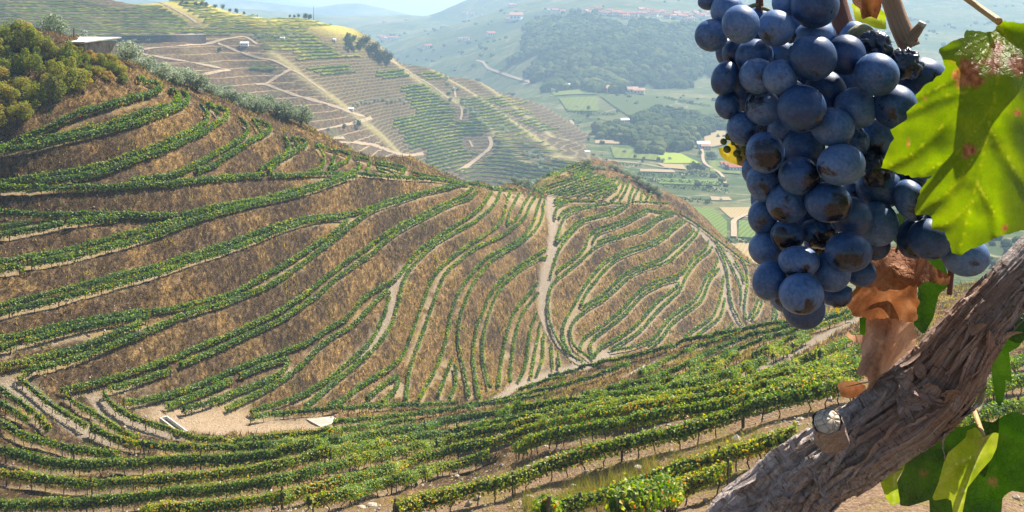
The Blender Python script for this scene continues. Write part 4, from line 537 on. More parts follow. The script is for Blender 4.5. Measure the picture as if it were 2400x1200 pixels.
f3 = b.noise(pos, 4.2, 5, .68); f4 = b.noise(pos, .07, 3, .5); f5 = b.noise(b.mapping(pos, (2.2, .9, 1), (0, 0, -.4)), 1.9, 6, .78, 1.0)
mot = b.math('ADD', b.math('MULTIPLY', f2, .5), b.math('MULTIPLY', f5, .5))
straw = b.ramp(mot, [(.37, (.020, .012, .006)), (.45, (.085, .050, .020)), (.53, (.23, .138, .052)), (.64, (.58, .37, .145))])
dark = b.ramp(mot, [(.38, (.012, .008, .005)), (.47, (.050, .031, .017)), (.55, (.125, .080, .042)), (.68, (.38, .27, .15))])
shl = b.attr('shaley'); bankc = b.mix(b.ramp(b.math('ADD', b.math('MULTIPLY_ADD', shl, -.13, f1), b.math('MULTIPLY', b.math('SUBTRACT', f4, .5), 1.1)), [(.36, 0), (.55, 1)]), dark, straw)
weed = b.ramp(b.noise(pos, .8, 5, .7), [(.62, 0), (.70, 1)])
bankc = b.mix(b.math('MULTIPLY', weed, .55), bankc, b.ramp(f3, [(.3, (.035, .045, .012)), (.7, (.12, .13, .035))]))
benchc = b.ramp(f3, [(.28, (.17, .115, .065)), (.5, (.33, .245, .15)), (.72, (.50, .40, .27))])
benchc = b.mix(b.ramp(f1, [(.45, 0), (.62, .6)]), benchc, (.36, .25, .085))
nearc = b.ramp(b.noise(pos, 5.5, 5, .7), [(.30, (.14, .085, .050)), (.47, (.34, .22, .135)), (.60, (.50, .33, .20)), (.74, (.62, .47, .34))])
nearc = b.mix(b.ramp(b.noise(pos, .35, 5, .7), [(.50, 0), (.58, .8)]), nearc, b.ramp(f3, [(.35, (.20, .18, .045)), (.65, (.42, .31, .10))]))
roadc = b.ramp(f3, [(.3, (.23, .175, .12)), (.5, (.34, .27, .195)), (.72, (.46, .38, .29))])
mead = b.ramp(b.noise(pos, .6, 5, .7), [(.35, (.10, .12, .022)), (.52, (.22, .20, .04)), (.66, (.42, .24, .10))])
c = b.mix(bn, bankc, benchc); c = b.mix(ft, c, nearc); c = b.mix(md, c, mead); c = b.mix(hs_, c, b.ramp(f3, [(.3, (.28, .19, .11)), (.7, (.55, .42, .28))])); c = b.mix(rd, c, roadc)
b.bsdf(c, .95, b.bump(b.math('ADD', b.math('MULTIPLY', mot, 1.4), f3), 1.0, .4), .05)
M_ground = b.m
idx = np.arange(NXG * NYG).reshape(NXG, NYG)
Q = np.stack([idx[:-1, :-1], idx[1:, :-1], idx[1:, 1:], idx[:-1, 1:]], -1).reshape(-1, 4)
me = mesh_np('terraced_hillside', np.stack([gx, gy, Zt], -1).reshape(-1, 3), Q,
             dict(bench=np.clip(bench0 * 1.15, 0, 1).ravel() ** 1.5, road=np.clip(road * 1.1, 0, 1).ravel(), near=near.ravel(), shaley=sstep(-8, -48, gx + (fbm(gx / 14, gy / 14, 6, 2) - .5) * 50).ravel(), meadow=meadow.ravel(), soil=yard.ravel()), True)
tag(link('terraced_hillside', me, M_ground), kind='structure')
# ------------------------------------------------------------------ vine rows
VINE = [(0.0, (.014, .034, .004)), (.30, (.055, .115, .007)), (.55, (.130, .225, .012)), (.74, (.30, .33, .018)), (.87, (.52, .38, .035)), (.95, (.55, .20, .025)), (1.0, (.38, .07, .018))]
M_vine = leaf_mat('vine_leaves', VINE, .48, .03, .5)
M_post = simple('weathered_post', (.10, .08, .065), .9)
M_stem = simple('vine_bark', (.075, .05, .035), .95)
pv, pt = boxes([(0, 0, .85, .09, .09, 2.1, 0)]); ME_post = mesh_np('post', pv, pt); ME_post.materials.append(M_post)
def build_row(k, gr, lab, h, px):
    p = cast_row(gr, px, h, gt)
    p = smooth_line(p, 4); p = resample(p, .5)
    p = smooth_line(p, 2); p[:, 2] = H(p[:, 0], p[:, 1])
    if len(p) < 3: p = resample(p, np.linalg.norm(p[-1] - p[0]) / 3)
    D = p[:, 1].mean(); c0 = p[len(p) // 2].copy()
    t = np.gradient(p[:, :2], axis=0); t /= np.linalg.norm(t, axis=1, keepdims=True) + 1e-9
    sdv = np.stack([-t[:, 1], t[:, 0], np.zeros(len(t))], 1)
    L = len(p) * .5
    seed = k * 13 + 5
    s0 = np.arange(len(p)) * .5
    lump = .62 + .75 * fbm(s0 * .62, s0 * 0 + seed, 5, 2); hl = .72 + .55 * fbm(s0 * .5, s0 * 0 + seed * 3, 8, 3)
    r = np.random.default_rng(seed)
    parts = []
    Dl = np.clip(p[:, 1], 40, 400)
    sz = np.maximum(.155, .0019 * Dl)
    dens = np.where(Dl < 95, 1.75, 1.25) * (2 * h + .8) / sz ** 2 * .5
    n = r.poisson(dens); i = np.repeat(np.arange(len(p)), n); m = len(i)
    i2 = np.minimum(i + 1, len(p) - 1); u = r.random(m)[:, None]
    base = p[i] * (1 - u) + p[i2] * u; sd_ = sdv[i]
    th = r.random(m) * 2 * math.pi; rr = np.sqrt(r.uniform(.30, 1.08, m))
    w = (.30 if gr != 'N' else .33) * (h / .8) ** .5 * lump[i]; hh = h * .5 * hl[i]
    if gr == 'N' and D < 110: w = w * 1.1
    cs, sn = np.cos(th), np.sin(th)
    z0 = .5 + h * .5
    droop = (sn < -.3) * r.uniform(-.12, .05, m) * h
    cen = base + sd_ * (cs * rr * w)[:, None]; cen[:, 2] += z0 + sn * rr * hh + droop + (hl[i] - 1) * h * .25
    spr = r.random(m) < .03; cen[spr, 2] += r.uniform(.1, .4, spr.sum()) * h        # stray shoots above the canopy
    nor = sd_ * cs[:, None] + np.array([0, 0, 1.0]) * (sn * .8 + .35)[:, None] + r.normal(size=(m, 3)) * .55
    aut = fbm(s0 * .22, s0 * 0 + seed * 7, 31, 2)
    tnear = np.where(p[:, 1] < 110, .10, 0.0)
    tint = .47 + tnear[i] + (aut[i] - .5) * .35 + r.normal(size=m) * .10
    yl = r.random(m) < (.02 + .16 * np.clip(aut[i] - .45, 0, 1) + .05 * (tnear[i] > 0)); tint[yl] = r.uniform(.72, .97, yl.sum())
    low = (sn < -.2) & (r.random(m) < (.055 if D < 110 else .04)); tint[low] = r.uniform(.7, 1.0, low.sum())
    if 'yellow' in lab or 'autumn' in lab or 'bright' in lab or 'pale green' in lab: tint += .05
    if 'dark' in lab: tint -= .08
    parts.append(leaves(cen, nor, sz[i] * r.uniform(.75, 1.25, m), np.clip(tint, 0, 1), .2, .9, r))
    # added core that blocks light, the hedge's inner shade put into its dark tint
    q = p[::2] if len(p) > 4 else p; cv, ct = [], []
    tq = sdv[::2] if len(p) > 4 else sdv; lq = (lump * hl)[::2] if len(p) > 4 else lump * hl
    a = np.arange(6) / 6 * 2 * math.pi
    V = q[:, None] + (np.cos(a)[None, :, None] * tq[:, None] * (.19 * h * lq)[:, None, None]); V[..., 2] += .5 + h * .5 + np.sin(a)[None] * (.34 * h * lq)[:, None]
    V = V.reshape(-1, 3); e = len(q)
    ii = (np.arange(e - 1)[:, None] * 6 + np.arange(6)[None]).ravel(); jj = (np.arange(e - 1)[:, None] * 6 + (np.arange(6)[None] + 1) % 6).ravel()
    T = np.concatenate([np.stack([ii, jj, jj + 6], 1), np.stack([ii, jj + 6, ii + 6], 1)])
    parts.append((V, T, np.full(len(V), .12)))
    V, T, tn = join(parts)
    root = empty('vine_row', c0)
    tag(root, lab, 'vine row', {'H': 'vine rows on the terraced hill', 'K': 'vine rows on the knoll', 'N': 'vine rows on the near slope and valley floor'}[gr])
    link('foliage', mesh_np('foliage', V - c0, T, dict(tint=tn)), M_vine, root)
    # stems
    st = []; sp = 1.15 if D < 110 else 2.2
    if D < 200:
        kk = np.arange(.4, L - .3, sp)
        for s in kk:
            i = min(int(s / .5), len(p) - 1); b0 = p[i] + np.array([r.normal() * .05, r.normal() * .05, -.08])
            if D < 95:
                pts = np.array([b0, b0 + [r.normal() * .07, r.normal() * .07, .3], b0 + [r.normal() * .12, r.normal() * .12, .62], b0 + [r.normal() * .2, r.normal() * .2, .95]])
                st.append(tube(pts, [.042, .034, .03, .02], 4, False))
            else:
                st.append(tube(np.array([b0, b0 + [r.normal() * .1, r.normal() * .1, .85]]), [.045, .03], 3, False))
        if st:
            V, T, _ = join([(v, f, np.zeros(len(v))) for v, f in st])
            tag(link('vine_stem', mesh_np('vine_stem', V - c0, T), M_stem, root), kind='stuff')
    if D < 215:
        step = 6.0 if D > 110 else 7.0
        for s in np.arange(r.uniform(.2, 1.0), L, step):
            i = min(int(s / .5), len(p) - 1); o = bpy.data.objects.new('post', ME_post); COL.objects.link(o); o.parent = root
            o.location = Vector(p[i] - c0) + Vector((0, 0, -.05)); o.rotation_euler = (r.normal() * .05, r.normal() * .05, r.random() * 3)
            o.scale = (1, 1, (h + .62) / 1.9 * r.uniform(.95, 1.08))
    return root
for k, (gr, lab, h, px) in enumerate(rows): build_row(k, gr, lab, h, px)

ONES = 'first second third fourth fifth sixth seventh eighth ninth tenth eleventh twelfth thirteenth fourteenth fifteenth sixteenth seventeenth eighteenth nineteenth'.split()
TENS = {2: 'twent', 3: 'thirt', 4: 'fort', 5: 'fift', 6: 'sixt', 7: 'sevent', 8: 'eight', 9: 'ninet'}
def ordw(n):
    if n < 20: return ONES[n - 1]
    if n >= 100: return 'hundredth' if n == 100 else 'hundred and ' + ordw(n - 100)
    t, o = divmod(n, 10); return TENS[t] + ('ieth' if o == 0 else 'y-' + ONES[o - 1])
# ------------------------------------------------------------------ the far terraced hillside
CC = """-60,10,735 -60,80,672 -60,170,610 0,0,720 0,60,680 0,110,650 250,20,740 250,90,693 250,160,652 380,0,760 380,60,718 380,110,686 380,180,646 500,22,780 500,85,736 500,160,689 500,220,656
600,34,800 600,100,753 600,180,703 600,270,654 720,45,830 720,110,782 720,200,725 720,300,670 830,72,860 830,140,810 830,220,757 830,330,696 930,142,900 930,220,843 930,320,781 930,390,742
1000,168,930 1000,260,863 1000,350,807 1000,415,770 1100,192,960 1100,280,895 1100,380,832 1100,428,790 1200,222,990 1200,300,925 1200,400,822 1270,252,1010 1270,330,935 1270,395,812 1340,305,985 1350,350,905 1380,385,800"""
cp = np.array([P3(*map(float, q.split(','))) for q in CC.split()])
hid = []
for px, py, d in [(-60, 10, 735), (0, 0, 720), (130, 5, 730), (250, 20, 740), (380, 0, 760), (500, 22, 780), (600, 34, 800), (720, 45, 830), (830, 72, 860), (930, 142, 900), (1000, 168, 930), (1100, 192, 960), (1200, 222, 990), (1270, 252, 1010), (1340, 305, 985)]:
    a = P3(px, py, d)
    for dd, dz in ((35, 7 if px > 380 else -6), (110, 45 if px > 380 else 10), (220, 110)):
        hid.append((a[0] + dd * .3, d + dd, max(a[2] - dz, -128)))
for px, d, z in ((300, 600, -42), (500, 600, -66), (700, 600, -95), (900, 620, -112), (1050, 660, -118), (1200, 700, -118), (1400, 760, -118), (1450, 900, -118), (1450, 1050, -125), (0, 600, -20), (-100, 600, -10)):
    hid.append(((px - 1200) / F * d, d, z))
ctps = TPS(np.vstack([cp, np.array(hid)]), .01, 200.)
CX0, CY0, CD = -430.0, 560.0, 2.0
nx, ny = 321, 261
ccx = CX0 + np.arange(41) * 16.0; ccy = CY0 + np.arange(34) * 16.0
Z = cubic_up(ctps(*np.meshgrid(ccx, ccy, indexing='ij')), 8)
gC = Grid(CX0, CY0, CD, Z)
qx, qy = np.meshgrid(CX0 + np.arange(Z.shape[0]) * CD, CY0 + np.arange(Z.shape[1]) * CD, indexing='ij')
def dist_line(x, y, p):
    p = resample(p, 12.0); d = np.full(np.shape(x), 1e9)
    for a, b_ in zip(p[:-1], p[1:]):
        ab = (b_ - a)[:2]; L2 = ab @ ab + 1e-9; t = np.clip(((x - a[0]) * ab[0] + (y - a[1]) * ab[1]) / L2, 0, 1)
        d = np.minimum(d, np.hypot(x - a[0] - t * ab[0], y - a[1] - t * ab[1]))
    return d
SPURS = [("640,150 700,200 760,235 830,280 900,330 960,380 1010,425", 5.5, 17), ("880,118 940,165 1010,212 1080,262 1130,300 1180,350 1235,398", 6.5, 20), ("1020,180 1090,225 1160,270 1230,322 1290,370 1340,400", 6.5, 20), ("1130,205 1200,250 1270,300 1330,350", 5, 16), ("470,60 560,130 640,230 720,300", -3.5, 22), ("800,130 870,220 960,300 1060,360", -3, 24)]
spur_d = np.full(Z.shape, 1e9)
for s, amp, w in SPURS:
    p, _ = gC.cast(*pxy(s).T, 560, 1060, 0.0, step=2.0); d = dist_line(qx, qy, p); Z = Z + amp * np.exp(-(d / w) ** 2)
    if amp > 0: spur_d = np.minimum(spur_d, d)
Z = Z + (fbm(qx / 75, qy / 75, 4, 3) - .5) * 15
gC.Z = Z; Z0 = Z.copy()
# left plots are wide brown terraces, the right ones narrow green terraces
sp0, _ = gC.cast(*pxy(SPURS[0][0]).T, 560, 1060, 0.0, step=2.0)
sA = pxy(SPURS[0][0]); spx = 1200 + F * qx / qy; spy = HY - F * Z0 / qy
left = 1 - sstep(-12, 6, spx - np.interp(spy, np.r_[40, sA[:, 1], 470], np.r_[540, sA[:, 0], 1060]))
left = left * sstep(84, 96, spy)                    # the top plots are green again
DZL, DZR = 4.6, 2.1
def terr(z, dz):
    k = np.floor(z / dz); f = z / dz - k; return dz * (k + sstep(.30, 1.0, f))
Zt2 = terr(Z0, DZL) * left + terr(Z0, DZR) * (1 - left)
Zt2 = Z0 * .25 + Zt2 * .75 + (fbm(qx * .25, qy * .25, 2, 3) - .5) * .7
gC.Z = Zt2
CT = ["600,198 622,198 664,214 696,225 743,238 791,252 823,265 855,274", "624,196 651,180 680,164", "680,163 708,177 737,199 766,217", "699,314 743,306 791,297 839,287 871,277", "728,333 775,325 807,324",
      "753,340 791,335 839,336 877,341 912,354 935,362 967,364 992,360", "316,123 354,114 443,107 493,102 514,95 550,89 575,87 604,104", "511,102 550,118 604,136 643,143 679,162", "425,193 461,180 514,168 539,165",
      "539,165 500,157 443,146 371,134 318,124", "1146,321 1154,336 1146,350 1129,364 1100,386 1079,400", "1079,250 1084,261 1079,282", "1064,204 1068,229", "1100,175 1121,170 1127,166", "943,157 975,179 1011,200 1043,225 1070,243", "361,0 400,18 436,37 461,54", "355,132 330,140 300,150", "1100,330 1108,345", "880,125 930,150"]
CTN = ['long diagonal', 'short oblique', 'upper spur', 'lower brown', 'small lower', 'curved lowest', 'upper winding', 'steep middle', 'left hooked', 'left upper', 'pale forked', 'ridge bend', 'ridge notch', 'skyline bend', 'spur top', 'vineyard edge', 'short left', 'small wide', 'wooded crest']
M_track = NT('track_earth'); b = M_track; b.bsdf(b.ramp(b.noise(b.geo(), .8, 4), [(.3, (.25, .18, .11)), (.7, (.42, .32, .215))]), .95, spec=.05); M_track = b.m
tpts = []
for s, nm in zip(CT, CTN):
    p, has = gC.cast(*spline_px(pxy(s), 6).T, 560, 1060, 0.0, step=1.0); p = smooth_line(p, 2)
    tpts.append(p[::2]); V, T = ribbon(p, .85 if 'pale' not in nm and 'skyline' not in nm else 1.5, .35, gC.at, 3)
    tag(link('farm_track', mesh_np('farm_track', V, T, None, True), M_track), nm + ' earth track on the far terraced hillside', None, 'earth tracks of the far hillside', 'structure')
b = NT('far_terrace_soil')
z0 = b.attr('z0'); lf = b.attr('left'); sp = b.attr('spur'); pos = b.geo()
fr = lambda dz: b.math('FRACT', b.math('DIVIDE', z0, dz))
n = b.noise(pos, .05, 4); n2 = b.noise(pos, .5, 5, .65)
pathL = b.ramp(fr(DZL), [(0, 0), (.05, 1), (.14, 1), (.22, 0)]); pathR = b.ramp(fr(DZR), [(0, 0), (.05, 1), (.22, 1), (.34, 0)])
soilL = b.ramp(n2, [(.3, (.030, .020, .009)), (.52, (.095, .060, .026)), (.7, (.21, .14, .06))])
soilR = b.ramp(n2, [(.3, (.030, .022, .011)), (.55, (.085, .060, .028)), (.72, (.19, .135, .060))])
cL = b.mix(b.math('MULTIPLY', pathL, .8), soilL, (.34, .25, .14)); cR = b.mix(b.math('MULTIPLY', pathR, .45), soilR, (.30, .23, .115))
c = b.mix(lf, cR, cL); c = b.mix(b.math('MULTIPLY', sp, .6), c, b.ramp(n2, [(.35, (.27, .24, .08)), (.65, (.42, .34, .16))]))
c = b.mix(b.ramp(n, [(.60, 0), (.68, .5)]), c, b.ramp(n2, [(.3, (.05, .065, .022)), (.7, (.14, .14, .05))]))
tp_ = b.attr('top'); c = b.mix(tp_, c, b.ramp(n2, [(.3, (.28, .24, .05)), (.7, (.45, .36, .08))]))
b.bsdf(c, .95, spec=.05); M_far = b.m
idx = np.arange(Z.size).reshape(Z.shape); Q = np.stack([idx[:-1, :-1], idx[1:, :-1], idx[1:, 1:], idx[:-1, 1:]], -1).reshape(-1, 4)
spurm = np.exp(-(spur_d / 4.5) ** 2)
tp1, _ = gC.cast(*pxy("385,2 500,28 620,42 740,50 800,66").T, 560, 1060, 0.0, step=2.0)
topm = np.exp(-(dist_line(qx, qy, tp1) / 16) ** 2)
tag(link('far_hillside', mesh_np('far_hillside', np.stack([qx, qy, Zt2], -1).reshape(-1, 3), Q, dict(z0=Z0.ravel(), left=left.ravel(), spur=spurm.ravel(), top=np.clip(topm * 1.3, 0, 1).ravel()), True), M_far), kind='structure')
# level vine rows on it
M_farvine = leaf_mat('far_vine_leaves', [(0, (.028, .060, .008)), (.4, (.085, .155, .014)), (.7, (.23, .28, .025)), (1, (.50, .42, .06))], .35, 0.0)
def hedge_strip(p, w, h, tint, r, z0=.35):
    """one far vine row: a low uneven leafy hedge"""
    t = np.gradient(p[:, :2], axis=0); t /= np.linalg.norm(t, axis=1, keepdims=True) + 1e-9; nn = np.stack([-t[:, 1], t[:, 0]], 1)
    n = len(p); ww = w * r.uniform(.6, 1.3, n); hh = h * r.uniform(.65, 1.3, n); V = []
    for a, zz in ((-1, z0), (-.8, .75), (0, 1.0), (.8, .75), (1, z0)):
        q = p.copy(); q[:, :2] += nn * (a * ww)[:, None]; q[:, 2] += hh * zz; V.append(q)
    V = np.stack(V, 1).reshape(-1, 3); i = (np.arange(n - 1)[:, None] * 5 + np.arange(4)[None]).ravel()
    T = np.concatenate([np.stack([i, i + 5, i + 6], 1), np.stack([i, i + 6, i + 1], 1)])
    return V, T, np.clip(np.repeat(tint + r.normal(size=n) * .13, 5), 0, 1)
xs_ = CX0 + np.arange(Z.shape[0])[::2] * CD
polys = []
rr_ = np.random.default_rng(5)
def level_rows(dz, off, wantleft):
    for lv in np.arange(-118, 22, dz) + off:
        zz = Z0[::2]; ab = zz > lv; cr = ~ab[:, :-1] & ab[:, 1:]
        cr[:, :3] = False
        has = cr.any(1); j = cr.argmax(1); i = np.arange(len(zz)); z1, z2 = zz[i, j], zz[i, np.minimum(j + 1, zz.shape[1] - 1)]
        y = CY0 + (j + (lv - z1) / (z2 - z1 + 1e-9)) * CD
        L = left[::2][i, j]
        ok = has & ((L > .5) == wantleft)
        patch = fbm(xs_ / 45, y / 45 + lv * .01, 77, 2); ok &= (patch < (.74 if not wantleft else .60))
        tq = np.vstack(tpts); ok &= np.min(np.hypot(xs_[:, None] - tq[None, :, 0], y[:, None] - tq[None, :, 1]), 1) > 4.0
        run = []
        for k in range(len(xs_)):
            if ok[k] and (not run or abs(y[k] - run[-1][1]) < 14): run.append((xs_[k], y[k]))
            else:
                if len(run) > 4: polys.append((np.array(run), lv, wantleft))
                run = [(xs_[k], y[k])] if ok[k] else []
        if len(run) > 4: polys.append((np.array(run), lv, wantleft))
level_rows(DZR, DZR * .16, False); level_rows(DZL, DZL * .45, True); level_rows(DZL, DZL * .72, True)
rows_far = []
for q, lv, wl in polys:
    p = np.column_stack([q, gC.at(q[:, 0], q[:, 1])]); p = resample(p, 2.5); p[:, 2] = gC.at(p[:, 0], p[:, 1])
    sx = 1200 + F * p[:, 0] / p[:, 1]; sy = HY - F * p[:, 2] / p[:, 1]
    vis = (sx > -20) & (sx < 1480) & (sy > -20) & (sy < np.interp(sx, [0, 290, 400, 640, 830, 950, 1100, 1210, 1270, 1380], [100, 120, 200, 300, 372, 397, 430, 440, 415, 388]) + 10)
    if vis.sum() < 4: continue
    sd_ = np.exp(-(np.interp(p[:, 0], [p[:, 0].min(), p[:, 0].max()], [0, 0])) ** 2)
    yl = fbm(p[:, 0] / 30, p[:, 1] / 30, 13, 2)
    spd = np.min(np.hypot(p[:, None, 0] - sp0[None, :, 0], p[:, None, 1] - sp0[None, :, 1]), 1)
    V, T, tn = hedge_strip(p, .75 if not wl else .7, 1.5 if not wl else 1.15, .58, rr_)
    tn = np.clip(tn + np.repeat((yl - .5) * .6, 5) - (.15 if wl else 0), 0, 1)
    rows_far.append((vis.sum(), V, T, tn, p, wl, sx[vis].mean(), sy[vis].mean()))
rows_far.sort(key=lambda a: -a[0])
LAB = {}
for wl_ in (True, False):
    for n_, k_ in enumerate(sorted([k for k in range(min(125, len(rows_far))) if rows_far[k][5] == wl_], key=lambda k: rows_far[k][7])): LAB[k_] = ordw(n_ + 1)
for k, (nv, V, T, tn, p, wl, sx, sy) in enumerate(rows_far[:125]):
    c0 = p[len(p) // 2]
    side = 'brown left plots' if wl else 'green right plots'
    o = link('vine_row', mesh_np('vine_row', V - c0, T, dict(tint=tn)), M_farvine); o.location = c0
    tag(o, LAB[k] + ' vine row from the top in the %s far away' % side, 'vine row', 'level vine rows of the far hillside, ' + side)
if len(rows_far) > 125:
    V, T, tn = join([(a[1], a[2], a[3]) for a in rows_far[125:]])
    tag(link('far_vine_rows', mesh_np('far_vine_rows', V, T, dict(tint=tn)), M_farvine), 'shortest vine rows of the far terraced hillside', None, None, 'stuff')
# ------------------------------------------------------------------ valley floor and hazy hills beyond
DC = """1250,400,803 1400,400,803 1600,400,803 1800,400,803 2450,400,803 1300,600,505 1500,600,505 1700,600,505 1900,600,505 2200,600,505 2450,600,505 1700,500,620 2000,500,620 2300,500,620 1400,450,700 1700,450,700 1350,350,923 1550,350,923 1800,350,923 2200,350,923
1380,310,1010 1600,310,1010 1800,300,1030 1400,270,1110 1600,275,1110 1330,225,1260 1450,222,1240 1560,225,1230 1260,235,1265 1300,205,1370 1450,205,1370 1600,205,1370 1300,150,1500 1450,150,1480 1600,150,1500 1400,100,1640 1550,100,1640 1250,100,1720 1400,46,1850 1550,50,1850 1680,50,1900 1400,36,1920 1550,36,1920 1400,0,2200 1600,0,2250 1400,-40,2600 1600,-60,2700 1250,60,1950 1200,20,2400 1250,8,2450 1300,-12,2550
1200,200,1500 1150,160,1700 1050,125,2000 950,112,2200 870,97,2400 1000,75,2500 1100,62,2500 1100,42,2850 1000,42,2900 920,50,2800 860,60,2800 1700,150,1500 1750,100,1700 1900,60,1900 2100,120,1600 2100,0,2300 2300,110,1700 2300,-40,2600 2450,150,1500 2450,0,2300 1800,-60,2800 2050,-60,2800 1700,220,1270 1900,220,1270 2200,240,1200 2450,250,1180"""
dp = [P3(*map(float, q.split(','))) for q in DC.split()]
for px in (-300, 0, 300, 600, 900, 1100):
    for d in (480, 800, 1100, 1500): dp.append(((px - 1200) / F * d, d, -124))
for px in (-300, 0, 300, 600, 800): dp += [((px - 1200) / F * 2200, 2200, -100), ((px - 1200) / F * 2900, 2900, -60)]
for px in range(-300, 2800, 300): dp += [((px - 1200) / F * 3100, 3100, (-20 if px < 1000 else 20) if px < 1150 else 130), ((px - 1200) / F * 3700, 3700, -90)]
for px in (-300, 600, 1500, 2200, 2700): dp.append(((px - 1200) / F * 400, 400, -124))
for d, z in ((400, -124), (505, -106), (803, -106), (1180, -84), (1500, -52), (1900, 10), (2300, 60)): dp += [((px - 1200) / F * d, d, z) for px in (2900, 3600)]
dp += [((px - 1200) / F * d, d, z) for px in (-900,) for d, z in ((480, -124), (1100, -110), (2200, -90), (2900, -50))]
dtps = TPS(np.array(dp), .01, 500.)
fy = 420 * (3700 / 420) ** (np.arange(170) / 169.0); fu = np.linspace(-.95, .95, 400)
FX, FY = np.meshgrid(fu, fy, indexing='ij'); XX = FX * FY
ZD = dtps(XX, FY)
hill_ = sstep(-92, -60, ZD)
ZD = ZD + (fbm(XX / 160, FY / 160, 40, 4) - .5) * 26 * hill_ + (fbm(XX / 30, FY / 30, 41, 3) - .5) * 1.5 * (1 - hill_)
class Fan:
    def at(s, x, y):
        x = np.asarray(x, float); y = np.asarray(y, float)
        fi = np.clip((x / y + .95) / 1.90 * 399, 0, 398.99); fj = np.clip(np.log(y / 420) / np.log(3700 / 420) * 169, 0, 168.99)
        i = fi.astype(int); j = fj.astype(int); u = fi - i; v = fj - j
        return (ZD[i, j] * (1 - u) + ZD[i + 1, j] * u) * (1 - v) + (ZD[i, j + 1] * (1 - u) + ZD[i + 1, j + 1] * u) * v
    cast = Grid.cast
gD = Fan()
def castD(s_or_px, t0=430, t1=3600, step=3.0):
    px = pxy(s_or_px) if isinstance(s_or_px, str) else np.asarray(s_or_px, float)
    return gD.cast(px[:, 0], px[:, 1], t0, t1, 0.0, step=step)[0]
FOREST = "1228,70 1270,52 1330,46 1420,44 1500,56 1600,66 1700,70 1800,80 1750,140 1690,185 1620,200 1560,213 1400,214 1290,212 1262,190 1236,140"
WOODP = "1478,268 1560,258 1620,272 1690,290 1700,310 1650,326 1612,345 1560,362 1500,348 1440,326 1385,322 1402,302 1470,300"
fpoly = castD(FOREST); wpoly = castD(WOODP)
def inwood(x, y, P, j=110.0): return inpoly(x + (fbm(x / 55, y / 55, 101, 4) - .5) * j, y + (fbm(x / 55, y / 75, 102, 4) - .5) * j * 1.6, P)
forest = inwood(XX, FY, fpoly).astype(float)
forest = np.maximum(forest, sstep(.56, .62, fbm(XX / 300, FY / 300, 91, 3)) * sstep(1500, 1900, FY))
fieldn = fbm(XX / 90, FY / 200, 55, 2)
b = NT('valley_fields'); pos = b.geo()
vcell = b.n('ShaderNodeTexVoronoi', feature='F1'); b.l(b.mapping(b.geo(), (.016, .026, 0)), vcell.inputs['Vector']); vcell.inputs['Scale'].default_value = 1.0
sep = b.n('ShaderNodeSeparateColor'); b.l(vcell.outputs['Color'], sep.inputs[0])
fieldc = b.ramp(sep.outputs[0], [(0, (.045, .070, .018)), (.3, (.075, .10, .026)), (.5, (.11, .125, .036)), (.68, (.06, .08, .024)), (.85, (.17, .155, .06)), (1, (.095, .105, .035))])
wv = b.n('ShaderNodeTexWave', wave_type='BANDS', bands_direction='Y'); b.l(b.mapping(pos, (.2, 1, 0), (0, 0, .25)), wv.inputs['Vector']); wv.inputs['Scale'].default_value = .11; wv.inputs['Distortion'].default_value = 3.0; wv.inputs['Detail'].default_value = 2
fieldc = b.mix(b.math('MULTIPLY', b.ramp(wv.outputs['Fac'], [(.35, 0), (.65, 1)]), .55), fieldc, (.030, .050, .013)); n2 = b.noise(pos, .12, 7, .7)
fieldc = b.mix(b.ramp(n2, [(.50, 0), (.60, .8)]), fieldc, (.032, .048, .015)); fieldc = b.mix(b.ramp(b.noise(pos, .03, 6, .7), [(.55, 0), (.66, .6)]), fieldc, (.20, .165, .075))
vor = b.voro(b.mapping(b.geo(), (.016, .026, 0)), 1.0, 'DISTANCE_TO_EDGE'); edge = b.ramp(vor, [(.012, 1), (.035, 0)])
fieldc = b.mix(b.math('MULTIPLY', edge, .75), fieldc, b.ramp(n2, [(.4, (.045, .06, .02)), (.6, (.26, .22, .13))]))
fo = b.ramp(b.noise(pos, .09, 5, .7), [(.3, (.022, .035, .014)), (.7, (.065, .085, .03))])
b.bsdf(b.mix(b.attr('forest'), fieldc, fo), .95, spec=.05); M_val = b.m
idx = np.arange(ZD.size).reshape(ZD.shape); Q = np.stack([idx[:-1, :-1], idx[1:, :-1], idx[1:, 1:], idx[:-1, 1:]], -1).reshape(-1, 4)
tag(link('valley_and_hills', mesh_np('valley_and_hills', np.stack([XX, FY, ZD], -1).reshape(-1, 3), Q, dict(forest=forest.ravel()), True), M_val), kind='structure')
